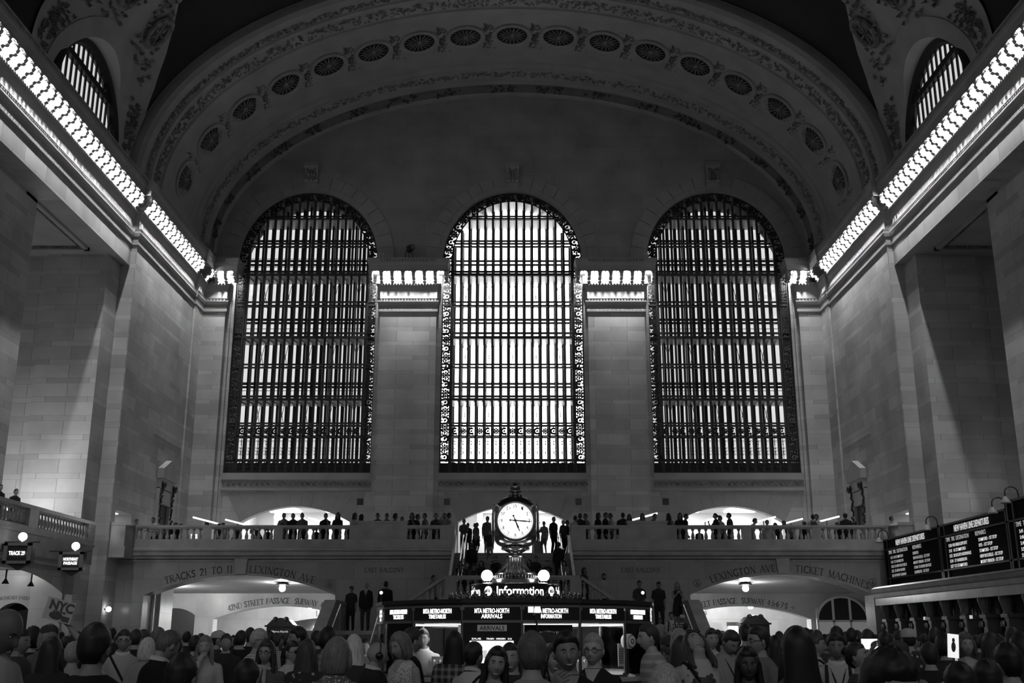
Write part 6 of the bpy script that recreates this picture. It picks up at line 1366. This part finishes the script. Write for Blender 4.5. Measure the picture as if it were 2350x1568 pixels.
P_(1710, 1435, 15, 'tall dark figure beside the dark kiosk', yaw=180, top=.02)
P_(1714, 1490, 7.5, 'woman with straight black hair and dark skin, white bag strap', yaw=-4, sex='f', hair='long', hc=.006, top=.05, skin=.07, sleeve='none')
P_(1827, 1445, 6.1, 'person with very long black hair seen from behind, bare shoulders', yaw=182, sex='f', hair='verylong', hc=.005, top=.1, sleeve='none', skin=.25)
P_(1849, 1443, 22, 'dark head in the SUBWAY passage beyond the long black hair', yaw=180)
P_(1861, 1447, 24, 'smaller dark head next to it in the SUBWAY passage', yaw=170)
P_(1872, 1457, 13, 'man in pale checked shirt turned sideways', yaw=75, hc=.05, top=.5, pat='plaid', extras=('strap',), skin=.3)
P_(1917, 1457, 10, 'young man in white shirt with black rucksack straps facing us', yaw=-14, hair='thick', hc=.01, top=.55, sleeve='long', extras=('backpack', 'collar', 'lanyard'), skin=.2)
P_(1875, 1448, 20, 'dark-haired man under the glazed arched door', yaw=180)
P_(1919, 1442, 18, 'tall dark head behind the young man with rucksack straps', yaw=180, hair='curly')
P_(1941, 1452, 22, 'small dark head before the glazed arched door', yaw=180)
P_(1966, 1478, 8.6, 'woman in dark top with gathered hair gazing upward in profile', yaw=55, sex='f', hair='bun', hc=.01, top=.04, hpitch=-15, skin=.28)
P_(2035, 1503, 3.2, 'dark crown of a person close to the camera, forehead just in frame', yaw=20, hair='thick', hc=.008, skin=.3, top=.03, hpitch=18)
P_(1953, 1444, 18, 'man with short hair and pale collar at the passage corner', yaw=160, extras=('collar',))
P_(1967, 1449, 20, 'dark-haired man beside the passage corner', yaw=190)
P_(1990, 1447, 16, 'long-haired dark figure at the end of the ticket office', yaw=180, sex='f', hair='long', hc=.01)
tb = P_(2030, 1452, 14.5, 'dark-haired man holding up a glowing tablet', yaw=178, top=.02, arms=('photo', 'photo'))
phone(tb, 1, 'tablet with a bright picture held up by the dark-haired man', w=.24, h=.15, lit=True, big=True)
P_(2083, 1445, 14, 'man in pale cap and dark printed jacket from behind', yaw=175, extras=('whitecap',), top=.03, sleeve='jacket', pat='floral')
P_(2060, 1475, 8.6, 'person in a soft dark hat with rucksack', yaw=165, hair='short', hc=.05, top=.2, extras=('backpack', 'cap'))
P_(2062, 1449, 18, 'pale-shouldered person by the ticket windows', yaw=180, top=.5)
P_(2144, 1443, 16, 'man with short hair at the third ticket window', yaw=150)
P_(2166, 1460, 12, 'person with bushy dark hair in front of the ticket windows', yaw=180, hair='curly', hc=.01)
wp = P_(2213, 1455, 12, 'woman in pale scoop top with shoulder bag behind the raised photo card', yaw=-5, sex='f', hair='bob', hc=.08, top=.35, skin=.33, extras=('bag', 'vneck'))
P_(2322, 1442, 14, 'man with white collar turned to the ticket windows', yaw=165, extras=('collar',), top=.4)
P_(2310, 1482, 6.6, 'large dark figure with back turned at the photo edge', yaw=185, hair='thick', hc=.006, top=.015, fat=1.15)
P_(2271, 1455, 13, 'person in pale top behind the large dark figure', yaw=180, hair='long', sex='f', top=.35)
P_(2342, 1462, 8.5, 'dark-haired person cut by the photo edge under the boards', yaw=170, hair='curly', hc=.01, top=.02)
P_(2130, 1479, 10, 'person with dark hood behind the raised photo card', yaw=180, hair='thick', top=.02)
hp = P_(2200, 1530, 5.4, 'dark-haired person lifting the photo card on a stick', yaw=180, hair='thick', hc=.006, top=.012, arms=('photo', 'down'), H=1.56)
P_(2262, 1519, 6.2, 'short person with dark hair below the woman in pale scoop top', yaw=175, hair='thick', hc=.01, top=.06)
P_(568, 1521, 6.6, 'dark-haired shoulder in black low in front of the striped tee', yaw=180, hair='thick', hc=.01, top=.012, H=1.55)
P_(1778, 1462, 13, 'dark-haired woman between the kiosk and the long black hair', yaw=180, sex='f', hair='long', hc=.01)
P_(1760, 1455, 24, 'far dark head past the kiosk corner', yaw=180); P_(1788, 1451, 22, 'far dark head below the lit passage window', yaw=180); P_(1647, 1447, 28, 'far dark head between the stair parapet and the kiosk', yaw=180)
P_(971, 1446, 16.6 - 1.2, 'booth clerk in pale shirt behind the glass', yaw=0, top=.55, hc=.05, extras=('collar',), group='booth clerks')
P_(1262, 1449, 15.5, 'booth clerk with bushy hair behind the tickets notice', yaw=15, hair='curly', top=.1, group='booth clerks')
# things held up
o = empty('hand_drawn_board', at(115, 1394, 12.55), -.05, 'hand-lettered NYC board held above the crowd', 'board'); o.rotation_euler.y = math.radians(14); h = sg['hands'][0]
mb = MB(); mb.box(-.175, .175, -.004, .004, -.125, .125); mb.build('card', mat('grey_card', .48, .7), o)
ft('NYC', .29, .11, INK, o, (.02, -.009, .05), bold=.006); ft('IS HOME', .15, .022, INK, o, (.01, -.009, -.017)); mb = MB(); mb.ball((-.02, -.004, -.065), (.085, .004, .045), 16, 8); mb.box(.06, .15, -.008, -.004, -.11, -.05); mb.build('painted_blot', INK, o)
o.location = h + V3((-.1, -.06, .17))
c = at(2190, 1484, 5.3); o = empty('photo_card', c, .25, 'bright photo card on a thin stick held above the crowd', 'card'); mb = MB(); mb.box(-.033, .033, -.003, .003, -.062, .062); mb.build('card', glow('card_glow', .8), o); mb = MB(); mb.ball((0, -.003, -.005), (.014, .002, .028), 10, 6); mb.ball((0, -.003, .03), (.009, .002, .012), 8, 6); mb.build('printed_figure', mat('print_grey', .06, .6), o); mb = MB(); mb.box(.012, .024, -.003, .003, -.27, -.062); mb.build('stick', mat('glowing_white_stick', .7, .5, emit=.4), o); o.rotation_euler.y = .1  # card and stick are no lamps; their brightness is a built-in glow
hd = hp['hands'][0]; o.location = hd + V3((.0, -.03, .29))
c = sv['hands'][0] + sv['fwd'] * .07; c = at(1226, 1400, c.y); hz = sv['hands'][0].z - c.z; o = empty('selfie_stick', c, 0, 'black stick with bright phone held up in front of the booth sign', 'selfie stick'); mb = MB(); mb.tube([(sv['hands'][0].x - c.x, 0, hz - .03), (0, 0, -.02)], .006, 8); mb.ball((0, 0, -.035), .012, 8, 6); mb.build('stick', BLACK, o); mb = MB(); mb.box(-.038, -.003, -.004, .004, -.017, .02); mb.box(.003, .038, -.004, .004, -.017, .02); mb.build('screen', glow('phone_screen_lit', .9), o)
# dark-haired people packed far back who cannot be told apart
FILL = [(20, 1458, 17), (95, 1456, 20), (140, 1452, 24), (200, 1456, 26), (240, 1456, 19), (275, 1459, 24), (300, 1457, 21), (352, 1456, 22), (395, 1458, 20), (462, 1457, 26), (488, 1459, 23), (545, 1461, 24), (606, 1457, 24), (650, 1459, 24), (664, 1460, 20), (700, 1457, 22), (740, 1461, 24), (770, 1463, 20), (795, 1459, 24), (838, 1468, 17),
        (1545, 1458, 20), (1583, 1460, 20), (1610, 1462, 24), (1660, 1457, 22), (1690, 1460, 22), (1722, 1461, 20), (1768, 1466, 18), (1805, 1459, 24), (1845, 1466, 15), (1893, 1461, 17), (1905, 1456, 26), (1935, 1463, 15), (1978, 1460, 22), (2008, 1458, 24), (2045, 1460, 22), (2100, 1459, 20), (2120, 1456, 24), (2155, 1455, 20), (2190, 1458, 20), (2240, 1460, 18), (2258, 1458, 22), (2290, 1458, 18), (2300, 1462, 15), (2338, 1455, 20)]
rf = random.Random(3)
for u, v, Y in FILL: P_(u, v, Y, 'dark-haired person in dark clothes packed far back in the crowd', yaw=rf.choice((175, 185, 160, 200, 10, -60, 90)), sex=rf.choice('mmf'), hair=rf.choice(('short', 'short', 'thick', 'curly', 'buzz')), hc=rf.choice((.01, .015, .03)), top=rf.choice((.015, .03, .05, .12)), skin=rf.choice((.15, .25, .3)), group='dark-haired people far back in the crowd')
# ---- people along the balcony rail, counted outward from the stair opening
NR = [(1031, 1175, 51, dict(top=.55, sleeve='short', yaw=120)), (1020, 1178, 50.9, dict(top=.3, arms=('photo', 'photo'), sex='f')), (1001, 1168, 51, dict(top=.06, arms=('rail', 'rail'), lean=12)), (975, 1170, 51.2, dict(top=.12, yaw=-60, sleeve='none', sex='f')), (959, 1180, 51.6, dict(yaw=90)), (946, 1174, 50.9, dict(arms=('rail', 'chin'), lean=10, sex='f', hair='bob')), (923, 1187, 50.9, dict(top=.5, arms=('rail', 'ear'))), (908, 1169, 51.4, dict(top=.08, yaw=70, hair='curly', sex='f')), (888, 1179, 50.9, dict(arms=('chin', 'rail'), lean=8)), (867, 1178, 50.9, dict(arms=('rail', 'rail'), lean=14, sleeve='long')),
      (830, 1181, 51.5, dict(hair='long', sex='f', yaw=120)), (815, 1178, 51, dict(top=.6, hair='long', sex='f', yaw=70)), (800, 1201, 51.2, dict(hair='bun', sex='f', H=1.4)), (776, 1173, 50.9, dict(hair='long', sex='f', sleeve='long', arms=('rail', 'rail'))), (748, 1179, 50.9, dict(arms=('rail', 'chin'), lean=12, yaw=15)), (727, 1201, 52, dict(H=1.35)), (694, 1176, 50.9, dict(arms=('rail', 'rail'), lean=14, top=.1)), (673, 1179, 50.9, dict(arms=('rail', 'fold'), lean=10)), (652, 1178, 51, dict(arms=('phone', 'phone'), top=.1)), (616, 1203, 52.5, dict(H=1.4)),
      (585, 1200, 53, dict(yaw=-80, lean=30, H=1.65)), (579, 1198, 55.2, dict(top=.4, yaw=-70, lean=30, H=1.65, sex='f')), (554, 1187, 54, dict(yaw=80, lean=28, sleeve='jacket', H=1.75)), (512, 1195, 52, dict(yaw=-60, hair='bun', sex='f', top=.4, lean=20, H=1.62)), (503, 1190, 52.6, dict(yaw=-60, hair='bun', sex='f', lean=20, H=1.65)), (476, 1187, 52.2, dict(yaw=-85, lean=38, sleeve='jacket', H=1.78)), (417, 1187, 52.4, dict(yaw=70, lean=25, H=1.65, sex='f', hair='pony')), (404, 1190, 51.8, dict(yaw=80, lean=40, sleeve='long', H=1.72)), (313, 1179, 50.85, dict(X=-16.85, yaw=-20, top=.5, lean=18, sleeve='long', arms=('rail', 'bent'), H=1.75)), (299, 1182, 50.9, dict(X=-17.65, yaw=60, top=.5, hair='bun', sex='f', lean=14, H=1.66))]
SR = [(1320, 1184, 51.2, dict(yaw=160, top=.5)), (1331, 1176, 51.2, dict(sleeve='jacket', yaw=170)), (1343, 1172, 51.4, dict(top=.2, yaw=-60)), (1373, 1175, 51, dict(yaw=60, hair='bob')), (1390, 1173, 50.9, dict(yaw=80, sleeve='long')), (1400, 1169, 51.2, dict(top=.55, yaw=-80)), (1429, 1170, 51, dict(yaw=180, sleeve='long', fat=1.15)), (1444, 1181, 51.3, dict(sex='f', hair='long')), (1474, 1179, 51, dict(sex='f', hair='bob', arms=('chin', 'chin'))), (1502, 1168, 50.9, dict(arms=('rail', 'rail'), lean=22, yaw=40, sleeve='long')), (1534, 1176, 51.2, dict(top=.3, yaw=160, sex='f', hair='long', extras=('backpack',))),
      (1560, 1178, 51, dict(sex='f', hair='long', sleeve='long')), (1574, 1178, 51.3, dict(yaw=60, lean=10)), (1604, 1201, 53, dict(H=1.4)), (1641, 1177, 51.2, dict(yaw=-80, sex='f', hair='pony', arms=('phone', 'down'))), (1652, 1184, 51.6, dict(top=.5, yaw=-60)), (1672, 1173, 51, dict(yaw=-90, top=.05)), (1732, 1190, 53, dict(top=.3, yaw=80, lean=20)), (1760, 1194, 53.5, dict(top=.4)), (1778, 1187, 52.4, dict(yaw=-60, sex='f', hair='bob', lean=22, H=1.66)), (1798, 1185, 51.8, dict(yaw=-85, top=.15, lean=35, H=1.78)), (1845, 1190, 52, dict(extras=('cap',), lean=20, yaw=30, H=1.68)), (1865, 1181, 51.2, dict(top=.4, yaw=170, extras=('backpack',))), (1872, 1163, 51.6, dict(top=.6, yaw=-60, sleeve='long', arms=('phone', 'phone'))), (1920, 1193, 52, dict(sex='f', hair='long', lean=24, yaw=-40, H=1.66)), (1938, 1165, 51.2, dict(yaw=180, sleeve='long', extras=('backcap',), fat=1.15)), (1961, 1182, 52.4, dict(top=.6, yaw=175, H=1.7)), (2074, 1181, 50.0, dict(top=.2, yaw=60, H=1.7))]
ORD = 'first second third fourth fifth sixth seventh eighth ninth tenth eleventh twelfth thirteenth fourteenth fifteenth sixteenth seventeenth eighteenth nineteenth twentieth'.split() + ['twenty-' + k for k in 'first second third fourth fifth sixth seventh eighth ninth'.split()] + ['thirtieth']
def balc(lst, side):
    for k, (u, v, Y, d) in enumerate(lst):
        if u == 2074: Y = 50.2; d['X'] = 17.6
        t = d.get('top', .02); what = 'dark-clothed' if t < .09 else ('grey-topped' if t < .35 else 'pale-topped'); do = 'leaning on the rail' if 'rail' in d.get('arms', ()) else ('bending down' if d.get('lean', 0) > 18 else ('holding up a phone' if 'photo' in d.get('arms', ()) or 'phone' in d.get('arms', ()) else 'standing'))
        if k in (2, 16) and side[0] == 'T' and False: pass
        lab = '%s person %s on the balcony, %s from the clock toward %s' % (what, do, ORD[k], side)
        P_(u, v, Y, lab, zf=ZF, group='people on the balcony', **{'top': .02, 'bottom': .02, 'skin': .2, **d})
balc(NR, 'TRACKS'); balc(SR, 'TICKET MACHINES')
for u, v, X_, Y, lab in ((12, 1138, -19.0, 39.9, 'dark head above the side balcony rail at the photo edge'), (48, 1147, -19.0, 41.2, 'dark head above the side balcony rail beside the tall recess')): P_(u, v, Y, lab, zf=5.42, yaw=60, X=X_, H=1.72, top=.02, group='people on the side balcony')
# ---- stairs: standing at the head, coming down, sitting on the steps
ST = [(1065, 1192, 50.7, ZF, 'bearded man with rucksack straps at the stair head, nearest the TRACKS wall', dict(top=.15, arms=('bent', 'bent'), extras=('backpack', 'beard'))), (1074, 1201, 51.3, ZF, 'dark head over the shoulder of the man with rucksack straps', dict(yaw=170)), (1090, 1205, 50.9, ZF, 'person with gathered hair at the stair head beside the slung dark bag', dict(hair='bun', sex='f', yaw=-60)), (1095, 1204, 50.6, ZF, 'woman with a slung dark bag at the stair head', dict(sex='f', hair='pony', top=.12, yaw=60, extras=('bag', 'shorts'))),
      (1119, 1186, 50.8, ZF, 'tall man in fitted tee and dark shorts at the stair head beside the clock', dict(top=.14, extras=('strap', 'shorts'), yaw=20)), (1124, 1222, 49.4, 4.9, 'person in pale shorts stepping down beside the clock', dict(top=.03, bottom=.3, extras=('shorts',), stride=.8, yaw=10)), (1248, 1197, 50.8, ZF, 'woman with top-knot in printed playsuit at the stair head', dict(sex='f', hair='bun', top=.15, pat='floral', extras=('shorts',), bottom=.12, yaw=-30, arms=('phone', 'down'))), (1271, 1187, 50.8, ZF, 'tall man in black tee and trousers at the stair head', dict(top=.01, bottom=.01, yaw=40)), (1293, 1194, 50.8, ZF, 'white-haired man in suit at the stair head', dict(hc=.5, top=.05, sleeve='jacket', yaw=50, skin=.3)), (1302, 1195, 51.6, ZF, 'dark-haired man behind the white-haired man in suit', dict(yaw=80)), (1228, 1192, 51.4, ZF, 'person with a suitcase half hidden behind the clock', dict(yaw=20)),
      (1282, 1250, 47.5, 3.93, 'dark-clothed man climbing the upper steps with back turned', dict(yaw=178, top=.015, sleeve='long', stride=.6, H=1.72)), (1083, 1258, 47.6, 3.95, 'dark-clothed person climbing the upper steps, TRACKS side', dict(yaw=175, top=.012, sleeve='long', H=1.68))]
for u, v, Y, z, lab, d in ST: P_(u, v, Y, lab, zf=z, group='people on the upper stairs', **{'top': .03, 'bottom': .02, 'skin': .2, **d})
SIT = [(1057, 1293, 'seated woman with hands at her mouth by the TRACKS-side stringer', 'f', 'bob'), (1072, 1296, 'seated dark-haired person next to the woman with hands at her mouth', 'm', 'short'), (1088, 1299, 'seated person bowed over, below the climbing figure', 'm', 'cap'), (1105, 1292, 'seated woman with pale face on the steps beside the clock foot', 'f', 'long'), (1138, 1282, 'broad dark figure seated on the steps touching the clock pedestal', 'm', 'short'), (1215, 1289, 'dark-haired seated figure just past the clock pedestal', 'f', 'long'), (1230, 1281, 'larger seated figure behind, past the clock pedestal', 'm', 'short'), (1256, 1291, 'seated person lifting a small bright phone', 'f', 'bun'), (1295, 1292, 'seated woman in pale top with hand at her cheek', 'f', 'bob')]
for k, (u, v, lab, sx, hr) in enumerate(SIT): P_(u, v, 46.3 if v > 1285 else 47.3, lab, zf=zat(v, 46.3 if v > 1285 else 47.3) - 1.17, sex=sx, hair=hr, sit=1, group='people sitting on the stairs', H=1.7, top=.3 if k == 8 else .03, arms=(('chin', 'chin') if k in (0, 8) else ('phone', 'phone') if k == 7 else ('lap', 'lap')), lean=14, extras=('cap',) if hr == 'cap' else (), yaw=rf.uniform(-25, 25), bottom=.02, skin=.25)
LOW = [(807, 1346, 45.5, 1.9, 'man in dark cap and dark clothes on the side landing, TRACKS side', dict(extras=('cap',))), (841, 1337, 45.5, 1.9, 'bald man in dark suit and pale tie on the side landing', dict(hair='receding', hc=.3, top=.02, sleeve='jacket', extras=('shirtfront', 'collar'), skin=.3, bottom=.06)), (886, 1333, 44.6, 1.9, 'broad man in black beside the bright newel globe, TRACKS side', dict(top=.012, sleeve='long', fat=1.15, yaw=170)), (995, 1321, 45.2, 2.4, 'person in pale top on the sloping flight under EAST BALCONY', dict(top=.3, yaw=60)), (1340, 1303, 45.2, 2.6, 'woman with dark bob coming down behind the sloping balustrade', dict(sex='f', hair='bob', sleeve='long', yaw=40)), (1386, 1316, 45.4, 2.25, 'bearded man in pale shirt with shades on the sloping flight', dict(top=.5, sleeve='long', extras=('beard', 'collar'), yaw=20)),
       (1467, 1332, 44.2, 1.9, 'man in dark tee with shoulder strap at the top of the lower flight', dict(extras=('strap',), top=.05, yaw=10)), (1511, 1334, 44.6, 1.9, 'man in dark polo shirt at the top of the lower flight', dict(top=.03, hpitch=20)), (1554, 1337, 44.3, 1.9, 'woman with long hair in dark dress at the top of the lower flight', dict(sex='f', hair='long', hc=.15, skirt=True, arms=('phone', 'phone'), sleeve='none', skin=.3)), (1513, 1372, 41.6, .95, 'child in white tee coming down the lower flight', dict(top=.6, H=1.4, bottom=.03)), (1539, 1379, 40.6, .6, 'woman in pale patterned top with dark shoulder straps on the lower flight', dict(sex='f', top=.55, pat='floral', bottom=.015, extras=('backpack',), skin=.3)), (1565, 1391, 40.2, .5, 'person in white cap and dark striped top near the stair parapet', dict(extras=('whitecap',), top=.06, pat='stripe')), (1572, 1412, 39.4, .2, 'dark-haired person in pale tee low by the stair parapet', dict(top=.25, yaw=160))]
for u, v, Y, z, lab, d in LOW: P_(u, v, Y, lab, zf=z, group='people on the lower stairs', **{'top': .03, 'bottom': .03, 'skin': .22, **d})
sc = empty('suitcase', at(1234, 1273, 51.0), .2, 'upright suitcase at the stair head beside the clock', 'suitcase'); sc.location.z = ZF; mb = MB(); mb.box(-.2, .2, -.12, .12, .06, .62); mb.build('case', mat('grey_case', .15, .4), sc); mb = MB(); mb.tube([(-.12, .1, .6), (-.12, .1, .95), (.12, .1, .95), (.12, .1, .6)], .012, 6); mb.build('handle', IRON, sc); mb = MB(); [mb.ball((x, y, .035), .035, 8, 6) for x in (-.15, .15) for y in (-.08, .08)]; mb.build('wheel', BLACK, sc)
settle()
# ================================================================== daylight, view
w = bpy.data.worlds.new('sky'); SC.world = w; w.use_nodes = True
w.node_tree.nodes['Background'].inputs[0].default_value = (1, 1, 1, 1); w.node_tree.nodes['Background'].inputs[1].default_value = .012
def area(name, loc, rot, sx, sy, power):
    l = bpy.data.lights.new(name, 'AREA'); l.shape = 'RECTANGLE'; l.size = sx; l.size_y = sy; l.energy = power
    o = bpy.data.objects.new(name, l); link(o); o.location = loc; o.rotation_euler = rot; return o
for cx in CX:                                             # afternoon sky through the three west windows, falling down the hall
    o = area('west_sky', (cx, -23.8, 18.5), (PI / 2 - math.radians(30), 0, 0), 8, 15, 280); o.data.spread = math.radians(80)
SC.view_settings.view_transform = 'Standard'; SC.view_settings.look = 'None'; SC.view_settings.gamma = 1; SC.view_settings.exposure = 0
SC.view_settings.use_curve_mapping = False
cy = SC.cycles; cy.max_bounces = 5; cy.diffuse_bounces = 3; cy.glossy_bounces = 3; cy.transmission_bounces = 4; cy.transparent_max_bounces = 12
cy.use_adaptive_sampling = True; cy.adaptive_threshold = .02; cy.caustics_reflective = False; cy.caustics_refractive = False; cy.sample_clamp_indirect = 3
cy.use_denoising = True
